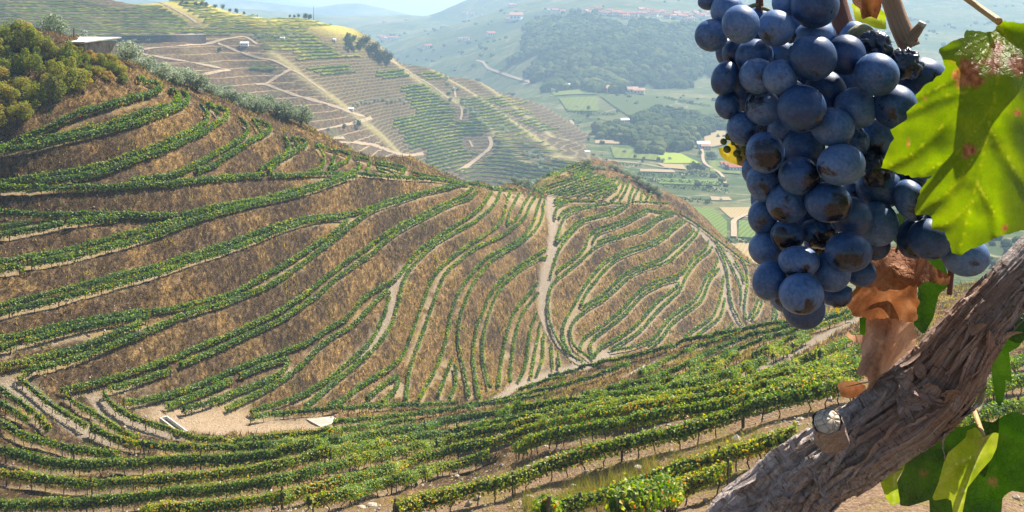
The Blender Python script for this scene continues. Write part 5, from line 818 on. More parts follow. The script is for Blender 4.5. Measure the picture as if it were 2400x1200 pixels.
# distant ridges
b = NT('distant_ridge_green'); b.bsdf(b.ramp(b.noise(b.geo(), .006, 6, .65), [(.35, (.04, .055, .025)), (.5, (.10, .115, .055)), (.68, (.20, .18, .10))]), .95, spec=.05); M_ridge = b.m
RIDGES = [(3000, "-400,20 0,0 300,-5 560,20 700,30 800,38 880,38 960,36 1040,40 1100,37 1150,31 1200,22 1260,6 1330,-14 1500,-30 2800,-40"), (4500, "-400,-30 200,-30 480,-8 640,8 740,18 800,8 850,9 900,19 960,34 1010,48 1200,60 2800,60"),
          (5600, "-400,60 700,60 940,50 1000,36 1030,28 1060,26 1100,27 1150,26 1250,25 2800,0"), (6600, "-400,-40 300,-20 520,-2 600,-6 660,-2 720,8 790,22 900,45 1040,50 1120,22 1160,13 1210,6 1290,-6 1500,-20 2800,-10")]
for D_, s in RIDGES:
    P = pxy(s); pxs = np.linspace(-400, 2800, 240); yy = np.interp(pxs, P[:, 0], P[:, 1]) + (fbm(pxs / 60, pxs * 0 + D_, 3, 4) - .5) * 5
    X = (pxs - 1200) / F * D_; zt = -(yy - HY) / F * D_
    rows_ = []
    for s_, dep in ((-5, -1), (-3.5, -.62), (-2.2, -.33), (-1.2, -.14), (-.5, -.04), (0, 0), (.8, -.12), (2, -.5), (4, -1)):
        off = (fbm(X / 300, X * 0 + s_ * 3.1 + D_, 8, 3) - .5) * 34 * (abs(s_) > .1)
        z = np.maximum(zt + (zt + 110) * dep + off * min(1, abs(s_) / 2), -112); rows_.append(np.stack([X * (1 + s_ * 110 / D_ * .2), np.full(len(X), D_ + s_ * 110) + off * 2, z], 1))
    V = np.stack(rows_, 1).reshape(-1, 3); m = 9
    i = (np.arange(len(X) - 1)[:, None] * m + np.arange(m - 1)[None]).ravel()
    tag(link('distant_ridge', mesh_np('distant_ridge', V, np.stack([i, i + m, i + m + 1, i + 1], 1), None, True), M_ridge), kind='structure')
# woods: many uneven crowns
M_tree = leaf_mat('tree_leaves', [(0, (.028, .044, .016)), (.4, (.062, .088, .026)), (.7, (.11, .13, .038)), (1, (.20, .185, .06))], .22, 0.0)
iv, it = ico(2)
def crown_blob(r, sq=.85, jag=.35):
    d = 1 + jag * (fbm(iv[:, 0] * 1.7 + r.random() * 50, iv[:, 1] * 1.7 + iv[:, 2] * 2.3, r.integers(999), 3) - .5) * 2; V = iv * d[:, None]; V[:, 2] *= sq; return V
blobs = [crown_blob(np.random.default_rng(i)) for i in range(8)]
def wood(name, poly, n, hmin, hmax, label, seed, t0):
    r = np.random.default_rng(seed); lo, hi = poly[:, :2].min(0), poly[:, :2].max(0)
    q = r.uniform(lo - 40, hi + 40, (n * 5, 2)); q = q[inwood(q[:, 0], q[:, 1], poly, 110 if n > 1000 else 50)][:n]; clump = fbm(q[:, 0] / 40, q[:, 1] / 60, seed, 3) - .5; z = gD.at(q[:, 0], q[:, 1]); parts = []
    for k, (x, y) in enumerate(q):
        h = r.uniform(hmin, hmax) * (1 + clump[k] * .5); V = blobs[k % 8] * (h * .55, h * .55, h * .6); a = r.random() * 6.28; c, s = math.cos(a), math.sin(a)
        V = np.stack([V[:, 0] * c - V[:, 1] * s + x, V[:, 0] * s + V[:, 1] * c + y, V[:, 2] + z[k] + h * .45], 1)
        parts.append((V, it, np.clip(t0 + clump[k] * .9 + r.normal() * .17 + .1 * r.normal(size=len(V)), 0, 1)))
    V, T, tn = join(parts); tag(link(name, mesh_np(name, V, T, dict(tint=tn)), M_tree), label, None, None, 'stuff')
wood('hill_forest', fpoly, 3400, 6, 13, 'dense blue green forest covering the hazy hill below the village', 3, .38)
lo_ = np.array([-40., 480.]); rq_ = np.random.default_rng(31); Q_ = []
for _ in range(2600):
    y = 480 * (2600 / 480) ** rq_.random(); x = y * rq_.uniform(-.12, .48)
    if fbm(np.array([x / 70]), np.array([y / 110]), 66, 3)[0] > .53: Q_.append((x, y))
parts = []
for k, (x, y) in enumerate(Q_):
    h = rq_.uniform(2.0, 5.0) * (1 + .5 * (y > 1300)); V = blobs[k % 8] * (h * .6, h * .6, h * .55) + np.array([x, y, float(gD.at(x, y)) + h * .3]); parts.append((V, it, np.clip(.34 + rq_.normal() * .2 + .1 * rq_.normal(size=len(V)), 0, 1)))
V, T, tn = join(parts); tag(link('scattered_bushes', mesh_np('scattered_bushes', V, T, dict(tint=tn)), M_tree), 'small dark bushes and trees scattered over the valley floor and hazy hills', None, None, 'stuff')
wood('valley_wood', wpoly, 560, 5, 10, 'dense wood on the valley floor behind the yellow green field', 4, .48)

# ------------------------------------------------------------------ shed, scrub, olive trees, far houses and fields
def plant_mesh(seed, shape, n, size, tint, stretch=(1, 1, 1), jit=.12):
    """leafy crown of many small folded leaves gathered in lumps"""
    r = np.random.default_rng(seed); lumps = []
    nl = 7 if shape != 'bush' else 20
    for k in range(nl):
        a = r.random() * 6.28; ro = r.uniform(.1, .55)
        zc = r.uniform(.45, .85) if shape != 'bush' else r.uniform(.15, .75)
        lumps.append((ro * math.cos(a), ro * math.sin(a), zc * (1.1 if shape != 'bush' else 1.25 - ro), r.uniform(.22, .42) if shape != 'bush' else r.uniform(.12, .26)))
    i = r.integers(0, nl, n); L = np.array(lumps)[i]; d = r.normal(size=(n, 3)); d /= np.linalg.norm(d, axis=1, keepdims=True)
    cen = L[:, :3] + d * (L[:, 3] * np.cbrt(r.uniform(.25, 1.1, n)))[:, None]; cen *= np.array(stretch)
    cen[:, 2] = np.maximum(cen[:, 2], .02)
    nor = d + r.normal(size=(n, 3)) * .5 + [0, 0, .3]
    tn = np.clip(tint + r.normal(size=n) * jit + (r.random(nl)[i] - .5) * .25, 0, 1)
    return leaves(cen, nor, size * r.uniform(.6, 1.3, n), tn, .2, .7, r)
M_scrub = leaf_mat('scrub_leaves', [(0, (.030, .050, .010)), (.3, (.075, .115, .014)), (.55, (.18, .22, .022)), (.78, (.34, .30, .05)), (1, (.42, .25, .09))], .40, .02, .5)
M_olive = leaf_mat('olive_leaves', [(0, (.09, .12, .065)), (.4, (.20, .24, .14)), (.7, (.33, .37, .24)), (1, (.45, .48, .33))], .40, .04, .5)
M_fartree = leaf_mat('far_tree_leaves', [(0, (.018, .034, .010)), (.4, (.045, .075, .018)), (.7, (.10, .13, .03)), (1, (.22, .20, .05))], .3, 0)
M_trunk = simple('tree_bark', (.11, .085, .065), .95)
def tree_proto(name, kind, seed, n, size, tint, mat, stretch=(1, 1, 1), trunk=True):
    V, T, tn = plant_mesh(seed, kind, n, size, tint, stretch); cm = mesh_np('crown' if trunk else 'foliage', V, T, dict(tint=tn)); cm.materials.append(mat)
    r = np.random.default_rng(seed + 1); parts = []
    h = .55 * stretch[2]; parts.append(tube(np.array([[0, 0, -.12], [.02, .01, .12], [.05 * r.normal(), .05 * r.normal(), h * .6], [.06 * r.normal(), .06 * r.normal(), h]]), [.055, .045, .035, .02], 6))
    for k in range(4):
        a = k * 1.57 + r.random(); parts.append(tube(np.array([[0, 0, h * .45], [.18 * math.cos(a), .18 * math.sin(a), h * .85], [.36 * math.cos(a), .36 * math.sin(a), h * 1.25]]), [.03, .02, .01], 5))
    V, T, _ = join([(v, f, np.zeros(len(v))) for v, f in parts]); tm = mesh_np('trunk' if trunk else 'stem', V, T); tm.materials.append(M_trunk)
    return cm, tm
def plant(name, proto, loc, s, rz, label, cat, group, sz=1.0):
    o = empty(name, loc, rz); o.scale = (s, s, s * sz); tag(o, label, cat, group)
    a = bpy.data.objects.new(proto[0].name.split('.')[0], proto[0]); COL.objects.link(a); a.parent = o
    c = bpy.data.objects.new(proto[1].name.split('.')[0], proto[1]); COL.objects.link(c); c.parent = o
    return o
r = np.random.default_rng(21)
# scrub on the crest at the left
sp = [tree_proto('bush', 'bush', 100 + k, 3600, .065, t, M_scrub, (1.0, 1.0, z), False) for k, (t, z) in enumerate([(.50, 1.05), (.60, 1.15), (.72, 1.0), (.78, .9), (.52, 1.25), (.88, .75)])]
scrub = "-10,150 20,120 60,128 105,140 150,165 180,200 -5,185 30,170 70,180 120,195 160,215 15,215 55,222 100,225 140,232 -10,250 35,250 80,250 118,248 5,280 45,285 -10,310 30,112 70,112 95,118"
pts = [(x, y, 62) for x, y in pxy(scrub)] + [(x, y, 34) for x, y in pxy("165,150 190,150 215,155 240,162 262,170 280,178 200,172 225,182 250,190 180,135 205,140 232,146 258,152 275,160 190,190 150,140 285,195")]
pts.sort()
for k, (x, y, s) in enumerate(pts):
    p, _ = g.cast([x], [min(y, 300)], 95, 175, 0.0); p = p[0]; big_ = s > 50
    pr = sp[[0, 1, 2, 4, 1, 3][r.integers(6)] if big_ else [3, 5, 2, 0][r.integers(4)]]
    plant('bush', pr, (p[0], p[1], H(p[0], p[1]) - .15), s * p[1] / F * r.uniform(.75, 1.1), r.random() * 6, '%s bush from the left in the %s scrub %s' % (ordw(k + 1), 'tall' if big_ else 'low', 'on the left hilltop'), 'bush', 'scrub bushes on the left hilltop', r.uniform(.85, 1.2))
# the flat-roofed shed
q, _ = g.cast([212], [118], 120, 175, 0.0); sx, sy = q[0, 0] - 1.5, 158.0; sz = -2.25 - 1.9
shed = empty('shed', (sx, sy, sz - .3), R(-24)); tag(shed, 'low flat-roofed concrete shed among the bushes on the left hilltop', 'shed')
M_conc = NT('stained_render'); b = M_conc; n = b.noise(b.mapping(b.objco(), (.8, .8, .35)), 1.2, 6, .7); b.bsdf(b.ramp(n, [(.32, (.10, .085, .065)), (.5, (.26, .22, .17)), (.7, (.42, .37, .29))]), .95, b.bump(n, .4, .05), .1); M_conc = b.m
M_roofc = simple('pale_concrete_roof', (.62, .56, .50), .9, .1, .12, 1.5); M_dark = simple('dark_opening', (.03, .028, .025), .8)
V, T = boxes([(0, 0, 1.0, 7.2, 6.0, 2.4, 0)]); link('wall', mesh_np('wall', V, T), M_conc, shed)
V, T = boxes([(0, 0, 2.42, 8.3, 7.0, .16, 0), (0, -3.45, 2.36, 8.2, .10, .20, 0)]); V[:, 2] += V[:, 1] * .085; link('roof', mesh_np('roof', V, T), M_roofc, shed)
V, T = boxes([(-.3, -3.01, 1.0, .9, .06, 1.9, 0)]); link('door', mesh_np('door', V, T), M_dark, shed)
V, T = boxes([(2.2, -3.01, 1.35, .8, .06, .7, 0)]); link('window', mesh_np('window', V, T), M_dark, shed)
V, T = tube(np.array([[-1.9, .4, 2.3], [-1.9, .4, 4.1]]), .09, 8); link('chimney_pipe', mesh_np('chimney_pipe', V, T), simple('rusty_pipe', (.16, .07, .04), .8), shed)
# olive trees
ol = [tree_proto('olive', 'tree', 200 + k, 900, .11, t, M_olive, (1.05, 1.05, z)) for k, (t, z) in enumerate([(.45, .9), (.55, .8), (.38, 1.0), (.62, .85)])]
SIL = pxy("0,85 130,88 270,110 300,172 390,195 445,222 540,255 640,297 720,335 830,368"); SILD = [151, 152, 157, 160, 173, 180, 192, 202, 209, 219]
spots = []
for k in range(150):
    x = r.uniform(285, 720); d = np.interp(x, SIL[:, 0], SILD) + r.uniform(6, 60); spots.append((x, d, r.uniform(2.2, 3.6)))
for k in range(44):
    x = r.uniform(-5, 285); d = np.interp(x, SIL[:, 0], SILD) + r.uniform(22, 75); spots.append((x, d, r.uniform(2.8, 4.2)))
spots.sort()
for k, (x, d, s) in enumerate(spots):
    X = (x - 1200) / F * d; plant('olive_tree', ol[r.integers(4)], (X, d, float(tps(np.array([X]), np.array([d]))[0]) - .2), s, r.random() * 6, '%s olive tree from the left behind the left hill' % ordw(k + 1), 'olive tree', 'olive trees behind the left hill', r.uniform(.9, 1.15))
KO = "1206,432,24 1221,431,28 1244,447,32 1233,436,26 1252,407,15 1262,400,15 1366,388,17 1377,386,19 1400,404,24 1417,401,18 1430,400,18 1446,404,20 1460,410,24 1471,418,20 1481,416,22 1493,428,24 1506,437,25 1516,445,22 1534,455,28 1547,462,24 1525,449,20 1440,398,16"
ks = sorted([tuple(map(float, q.split(','))) for q in KO.split()])
for k, (x, y, s) in enumerate(ks):
    p, _ = g.cast([x], [y], 260, 400, 0.0); p = p[0]; plant('olive_tree', ol[k % 4], (p[0], p[1], H(p[0], p[1]) - .2), s * p[1] / F * .7, r.random() * 6, '%s olive tree from the left round the top of the vineyard knoll' % ordw(k + 1), 'olive tree', 'olive trees round the knoll', r.uniform(.85, 1.05))
# trees on the far hillside
ft = [tree_proto('fartree', 'tree', 300 + k, 260, .20, t, M_fartree, (.9, .9, z)) for k, (t, z) in enumerate([(.25, 1.1), (.4, 1.0), (.3, 1.3), (.55, .95)])]
fo_ = [tree_proto('farolive', 'tree', 320 + k, 240, .20, t, M_olive, (1.1, 1.1, .85)) for k, t in enumerate([.4, .55])]
RT = [(x, y, s) for x, y, s in [(425, 6, 12), (436, 9, 12), (460, 13, 12), (475, 12, 16), (485, 14, 14), (505, 16, 12), (522, 18, 12), (540, 20, 11), (556, 21, 14), (572, 23, 10), (592, 27, 6), (602, 28, 6), (678, 38, 9), (690, 39, 10), (699, 40, 10), (718, 42, 18), (724, 43, 15)]]
for k, (x, y, s) in enumerate(RT):
    p, _ = gC.cast([x], [y + 3], 600, 900, 0.0, step=1.0); p = p[0]; plant('tree', ft[k % 4], (p[0], p[1], p[2] - .2), s * p[1] / F * .75, r.random() * 6, '%s small tree from the left along the skyline of the far hillside' % ordw(k + 1), 'tree', 'trees on the skyline of the far hillside')
grove = sorted([(r.uniform(815, 915), r.uniform(0, 1)) for _ in range(26)])
for k, (x, u) in enumerate(grove):
    y = np.interp(x, [815, 860, 915], [92, 105, 138]) + u * 26; p, _ = gC.cast([x], [y], 640, 960, 0.0, step=1.0); p = p[0]
    plant('tree', ft[r.integers(4)], (p[0], p[1], p[2] - .3), r.uniform(10, 19) * p[1] / F, r.random() * 6, '%s tree from the left in the dark grove on the far ridge' % ordw(k + 1), 'tree', 'grove on the far ridge', r.uniform(.9, 1.3))
oc_ = [(512, 124, 15), (838, 302, 20), (808, 302, 15), (770, 305, 9)] + [(x, 88 + r.normal() * 5, 9) for x in range(590, 700, 9)] + [(x, np.interp(x, [830, 950], [245, 236]) + r.normal() * 4, 10) for x in range(828, 950, 10)] + [(r.uniform(1040, 1140), 0, 11) for _ in range(14)] + [(r.uniform(1160, 1300), 1, 11) for _ in range(22)] + [(x, 105 + r.normal() * 8, 12) for x in (222, 240, 268, 286, 300, 312, 330, 345)]
oc_ = [(x, (np.interp(x, [1040, 1140], [200, 290]) + r.normal() * 12 if y == 0 else np.interp(x, [1160, 1300], [310, 400]) + r.normal() * 16) if y in (0, 1) else y, s) for x, y, s in oc_]
oc_.sort()
for k, (x, y, s) in enumerate(oc_):
    p, _ = gC.cast([x], [y], 580, 1060, 0.0, step=1.0); p = p[0]; plant('tree', (fo_[k % 2] if s < 14 else ft[k % 4]), (p[0], p[1], p[2] - .2), s * p[1] / F * .75, r.random() * 6, '%s tree from the left among those dotted over the far terraces' % ordw(k + 1), 'tree', 'trees dotted over the far terraces')
# retaining wall, huts and mast on the far hillside
def castC(s): return gC.cast(*spline_px(pxy(s), 8).T, 560, 1060, 0.0, step=1.0)[0]
wp = smooth_line(castC("176,97 260,97 340,98 420,99 482,101"), 6); wall = empty('retaining_wall', wp[len(wp) // 2]); tag(wall, 'long dark retaining wall under the road on the far hillside', 'wall')
M_wall = NT('dark_masonry'); b = M_wall; n = b.noise(b.geo(), .8, 5, .7); b.bsdf(b.ramp(n, [(.35, (.055, .042, .036)), (.65, (.13, .10, .085))]), .95, b.bump(b.voro(b.geo(), 1.2), .5, .2), .05); M_wall = b.m
def wallmesh(p, h, th):
    t = np.gradient(p[:, :2], axis=0); t /= np.linalg.norm(t, axis=1, keepdims=True); n = np.stack([-t[:, 1], t[:, 0]], 1) * th / 2; top = p[:, 2].mean() + h
    V = []
    for sgn, z in ((1, 0), (1, 1), (-1, 1), (-1, 0)): V.append(np.column_stack([p[:, :2] + n * sgn, p[:, 2] - 1 if z == 0 else np.full(len(p), top)]))
    V = np.stack(V, 1).reshape(-1, 3); i = (np.arange(len(p) - 1)[:, None] * 4 + np.arange(4)[None]).ravel(); j = (np.arange(len(p) - 1)[:, None] * 4 + (np.arange(4)[None] + 1) % 4).ravel()
    return V, np.vstack([np.stack([i, j, j + 4, i + 4], 1), [[0, 3, 2, 1]], [[len(V) - 4, len(V) - 3, len(V) - 2, len(V) - 1]]])
c0 = np.array(wall.location); V, T = wallmesh(wp, 4.2, .8); link('masonry', mesh_np('masonry', V - c0, T), M_wall, wall)
q = wp.copy(); q[:, 2] = wp[:, 2].mean() + 4.2; V, T = wallmesh(q, .35, 1.0); V[:, 2] = np.maximum(V[:, 2], q[0, 2] + .003); link('coping', mesh_np('coping', V - c0, T), M_roofc, wall)
M_white = simple('white_plaster', (.78, .76, .72), .85, .2, .06, .5); M_tile = simple('red_roof_tiles', (.42, .15, .08), .85, .1, .2, 1.0); M_tile2 = simple('pale_roof_tiles', (.52, .30, .20), .85, .1, .2, 1.0); M_cream = simple('cream_plaster', (.62, .50, .36), .85, .2, .08, .5); M_win = simple('dark_window', (.04, .045, .05), .4)
hv_, ht_ = boxes([(0, 0, .5, 1, 1, 1, 0)]); hw = {m.name: None for m in (M_white, M_cream)}
def me_of(name, V, T, m): q = mesh_np(name, np.array(V, float), np.array(T)); q.materials.append(m); return q
WALL = [me_of('wall', hv_, ht_, m) for m in (M_white, M_cream)]
rv = [(-.56, -.58, 1), (.56, -.58, 1), (.56, .58, 1), (-.56, .58, 1), (-.56, 0, 1.5), (.56, 0, 1.5), (-.56, -.58, .96), (.56, -.58, .96), (.56, .58, .96), (-.56, .58, .96)]
rt_ = [(0, 1, 5), (0, 5, 4), (2, 3, 4), (2, 4, 5), (0, 4, 3), (1, 2, 5), (6, 8, 7), (6, 9, 8), (0, 6, 7), (0, 7, 1), (1, 7, 8), (1, 8, 2), (2, 8, 9), (2, 9, 3), (3, 9, 6), (3, 6, 0)]
ROOF = [me_of('roof', rv, rt_, m) for m in (M_tile, M_tile2, M_white)]
wv_, wt_ = boxes([(x, -.5, .6, .12, .03, .26, 0) for x in (-.3, 0, .3)]); WINS = me_of('window', wv_, wt_, M_win)
def house(loc, L, W, Hh, rz, wall_i, roof_i, label, group=None, name='house', cat='house'):
    o = empty(name, loc, rz); o.scale = (L, W, Hh); tag(o, label, cat, group)
    for nm, me in (('wall', WALL[wall_i]), ('roof', ROOF[roof_i]), ('window', WINS)):
        c = bpy.data.objects.new(nm, me); COL.objects.link(c); c.parent = o
        if nm == 'window': c['kind'] = 'stuff'
    return o
for x, y, L, Hh, lab in ((573, 108, 5.2, 2.2, 'small white hut beside the bend of the upper far track'), (822, 258, 3.8, 1.3, 'white roofed hut on the first far spur'), (662, 92, 3.0, 1.2, 'tiny white shelter among the olives of the far hillside'), (784, 96, 2.0, 1.5, 'small white hut near the ridge grove')):
    p, _ = gC.cast([x], [y], 560, 1000, 0.0, step=1.0); house((p[0][0], p[0][1], p[0][2] - .2), L, 3, Hh, R(5), 0, 2, lab, None, 'hut', 'hut')
car = empty('parked_car', castC("196,76 204,76")[0] + [0, 0, .1], .1); tag(car, 'white car parked on the road above the far retaining wall', 'car')
V, T = boxes([(0, 0, .55, 4.2, 1.7, .6, 0), (-.1, 0, 1.1, 2.2, 1.5, .55, 0)]); V[12:16, 0] *= .8; link('body', mesh_np('body', V, T), M_white, car)
for x in (-1.3, 1.3):
    for y in (-.8, .8): V, T = tube(np.array([[x, y - .1, .3], [x, y + .1, .3]]), .32, 10); link('wheel', mesh_np('wheel', V, T), M_dark, car)
p = gC.cast([735], [44], 600, 900, 0.0, step=1.0)[0][0]; V, T = tube(np.array([p, p + [0, 0, 10.5]]), [.22, .10], 6); tag(link('mast', mesh_np('mast', V, T), M_dark), 'thin dark mast on the skyline of the far hillside', 'mast')
# village on the far slope and scattered farms
vil = []
for k in range(58):
    x = 1376 + (1700 - 1376) * (k + r.uniform(-.4, .4)) / 58; y = np.interp(x, [1376, 1400, 1440, 1500, 1560, 1620, 1660, 1700], [28, 34, 36, 33, 36, 42, 36, 30]) + r.normal() * 4.0; vil.append((x, y))
for k, (x, y) in enumerate(sorted(vil)):
    p = castD([[x, y]], 1500, 2300)[0]; house((p[0], p[1], p[2] - .5), r.uniform(7, 12), r.uniform(6, 8), r.uniform(4, 6.5), r.uniform(-.5, .5), int(r.random() < .25), int(r.random() < .3), '%s house from the left in the hazy village above the forest' % ordw(k + 1), 'houses of the hazy village')
far = [(1288, 28, 9), (1300, 30, 12), (1318, 31, 10), (1185, 14, 9), (1198, 16, 11), (1206, 15, 8), (1192, 50, 11), (1210, 48, 22), (1090, 34, 12), (1108, 35, 10), (1126, 36, 8), (890, 88, 10), (898, 92, 12), (906, 94, 10), (915, 91, 9), (924, 94, 12), (1003, 114, 13), (1080, 94, 8), (1094, 95, 10), (1150, 86, 14), (1040, 64, 9), (952, 40, 8), (900, 37, 8)]
for k, (x, y, L) in enumerate(sorted(far)):
    p = castD([[x, y]], 1400, 3100)[0]; house((p[0], p[1], p[2] - .5), L, L * .7, L * .5, r.uniform(-.5, .5), 0, int(r.random() < .3), '%s farmhouse from the left scattered over the hazy hills' % ordw(k + 1), 'farmhouses on the hazy hills')
val = [(1330, 210, 13, 2), (1345, 207, 8, 2), (1440, 219, 16, 1), (1480, 220, 14, 1), (1498, 221, 12, 1), (1648, 347, 10, 2), (1656, 350, 8, 1), (1464, 288, 8, 2), (1432, 484, 5, 1), (1702, 393, 8, 0), (1712, 396, 9, 0), (1722, 400, 8, 0), (1734, 394, 9, 0), (1744, 399, 8, 0), (1752, 392, 9, 0), (1375, 362, 5, 2), (1422, 485, 4, 0)]
for k, (x, y, L, rf) in enumerate(sorted(val)):
    p = castD([[x, y]], 450, 1500)[0]; house((p[0], p[1], p[2] - .3), L, L * .7, max(2.5, L * .42), r.uniform(-.4, .4), int(rf == 1), rf, '%s building from the left on the valley floor' % ordw(k + 1), 'buildings on the valley floor')
# fields, roads and trees of the valley
def drape(name, quad, mat, label, zo=.35, n=10):
    c = castD(quad); u, v = np.meshgrid(np.linspace(0, 1, n), np.linspace(0, 1, n), indexing='ij'); Pq = (c[0, None, None, :2] * ((1 - u) * (1 - v))[..., None] + c[1, None, None, :2] * (u * (1 - v))[..., None] + c[2, None, None, :2] * (u * v)[..., None] + c[3, None, None, :2] * ((1 - u) * v)[..., None])
    Vz = gD.at(Pq[..., 0], Pq[..., 1]) + zo; V = np.concatenate([Pq, Vz[..., None]], -1).reshape(-1, 3); i = np.arange(n * n).reshape(n, n); Q = np.stack([i[:-1, :-1], i[1:, :-1], i[1:, 1:], i[:-1, 1:]], -1).reshape(-1, 4)
    tag(link(name, mesh_np(name, V, Q, None, True), mat), label, None, None, 'structure')
def fieldmat(name, c1, c2, rot=0.0, sc=.3):
    b = NT(name); w = b.n('ShaderNodeTexWave', wave_type='BANDS', bands_direction='X'); b.l(b.mapping(b.geo(), (1, 1, 0), (0, 0, rot)), w.inputs['Vector']); w.inputs['Scale'].default_value = sc; w.inputs['Distortion'].default_value = .6
    b.bsdf(b.mix(b.noise(b.geo(), .15, 5, .65), b.ramp(w.outputs['Fac'], [(.3, c1), (.7, c2)]), c2), .95, spec=.05); return b.m
FM = dict(yel=fieldmat('mustard_field', (.19, .24, .022), (.24, .29, .03), .2), tan=fieldmat('ploughed_field', (.22, .165, .075), (.32, .24, .12), .35, .16), grn=fieldmat('vine_field', (.045, .085, .014), (.13, .17, .035), .4, .12), earth=fieldmat('bare_earth', (.24, .17, .10), (.31, .23, .14)), pale=fieldmat('meadow', (.085, .115, .022), (.13, .15, .035), .2, .05), dk=fieldmat('dark_vine_field', (.035, .055, .016), (.075, .095, .03), .3, .1))
fields = [("1524,352 1598,361 1642,383 1556,383", 'yel', 'bright yellow green field in the middle of the valley'), ("1686,487 1758,487 1760,511 1712,512", 'tan', 'striped straw coloured field left of the grapes'), ("1702,571 1775,571 1775,622 1722,604", 'tan', 'second straw field close under the knoll'), ("1560,482 1672,490 1704,520 1704,565 1640,545", 'grn', 'broad green vine field behind the knoll'), ("1664,462 1708,463 1716,471 1668,471", 'earth', 'small bare earth patch beside the lanes'),
          ("1732,518 1775,520 1775,560 1730,558", 'grn', 'small vine field right of the pale road'), ("1405,420 1520,428 1530,442 1420,440", 'grn', 'strip of vines behind the olive trees'), ("1540,420 1690,424 1690,436 1545,432", 'grn', 'long green strip across the valley'), ("1500,398 1578,400 1582,406 1500,404", 'earth', 'thin bare strip in the valley'), ("1395,330 1470,333 1472,340 1395,338", 'earth', 'thin tan strip in front of the wood'), ("1430,345 1545,360 1540,378 1440,372", 'pale', 'pale meadow left of the yellow field'), ("1660,378 1730,380 1735,410 1665,405", 'pale', 'pale meadow below the farm lane'), ("1540,385 1600,388 1610,400 1560,396", 'tan', 'ochre field in front of the bushes'), ("1405,226 1555,226 1560,270 1470,272", 'dk', 'dark terraced vineyard below the forest'), ("1310,232 1400,228 1402,262 1330,262", 'pale', 'sloping meadow below the white winery'), ("1288,214 1400,212 1400,222 1300,226", 'pale', 'meadow strip beside the white winery'), ("1650,315 1700,305 1702,340 1652,350", 'tan', 'striped slope right of the wood')]
for k, (s, m, lab) in enumerate(fields): drape('field', s, FM[m], lab, .35 + .05 * k)
for s, w, lab in (("1116,142 1135,147 1141,159 1183,175 1230,190 1246,194 1224,199", 2.6, 'white main road winding through the hazy valley'), ("1338,283 1344,292 1340,301 1346,313 1344,332", 2.2, 'white zigzag lane at the foot of the far hillside'), ("1757,503 1730,514 1719,521 1720,533 1720,558", 2.0, 'pale lane bending between the fields behind the knoll'), ("1400,376 1490,384 1545,393 1560,396", 1.2, 'thin white lane across the valley'), ("1636,335 1646,355 1648,378 1655,388 1690,410 1700,432", 1.6, 'farm lane right of the yellow field'), ("1290,226 1330,222 1370,214 1420,216", 1.8, 'lane below the white winery')):
    p = smooth_line(castD(spline_px(pxy(s), 4)), 3); V, T = ribbon(p, w * .75, .9, gD.at, 3); tag(link('lane', mesh_np('lane', V, T, None, True), M_track), lab, None, None, 'structure')
vt = [(1296, 217, 15), (1305, 219, 12), (1505, 381, 11), (1545, 379, 16), (1553, 380, 14), (1616, 405, 20), (1624, 402, 24), (1632, 400, 26), (1642, 402, 22), (1650, 404, 16), (1660, 372, 22), (1668, 374, 26), (1676, 373, 22), (1640, 366, 14), (1495, 348, 16), (1518, 360, 14), (1430, 482, 8), (1580, 466, 8), (1690, 470, 9), (1420, 378, 10), (1700, 400, 16), (1708, 398, 14), (1404, 284, 9)] + [(r.uniform(1330, 1720), 0, r.uniform(7, 14)) for _ in range(46)]
vt = sorted([(x, (r.uniform(250, 520) if x > 1560 else r.uniform(250, 375)) if y == 0 else y, s) for x, y, s in vt])
for k, (x, y, s) in enumerate(vt):
    p = castD([[x, y]], 430, 1500)[0]; plant('tree', ft[r.integers(4)] if r.random() < .7 else fo_[0], (p[0], p[1], p[2] - .3), s * p[1] / F * .7, r.random() * 6, '%s tree from the left among the fields of the valley floor' % ordw(k + 1), 'tree', 'trees on the valley floor')
# hedgerows between the fields
for k, s in enumerate(("1405,410 1500,412 1580,416", "1500,424 1600,430 1690,436", "1420,388 1470,390 1500,390", "1560,440 1640,446 1700,452", "1590,470 1660,476", "1440,484 1500,486", "1690,570 1770,568", "1420,300 1440,305 1470,302", "1330,262 1380,268 1440,270", "1590,410 1650,414", "1560,230 1600,240 1660,250")):
    p = castD(spline_px(pxy(s), 4)); p = resample(p, 3.0); p[:, 2] = gD.at(p[:, 0], p[:, 1]); rq = np.random.default_rng(k + 70); n = len(p) * 14; i = rq.integers(0, len(p), n)
    cen = p[i] + rq.normal(size=(n, 3)) * [1.2, 1.2, 0]; cen[:, 2] += rq.uniform(.1, 2.4, n); V, T, tn = leaves(cen, rq.normal(size=(n, 3)) + [0, 0, .5], rq.uniform(.9, 1.8, n), np.clip(.3 + rq.normal(size=n) * .15, 0, 1), .2, .8, rq)
    o = link('hedge', mesh_np('hedge', V - p[len(p) // 2], T, dict(tint=tn)), M_fartree); o.location = p[len(p) // 2]; tag(o, '%s dark hedge line between the valley fields' % ordw(k + 1), 'hedge', 'hedge lines of the valley')
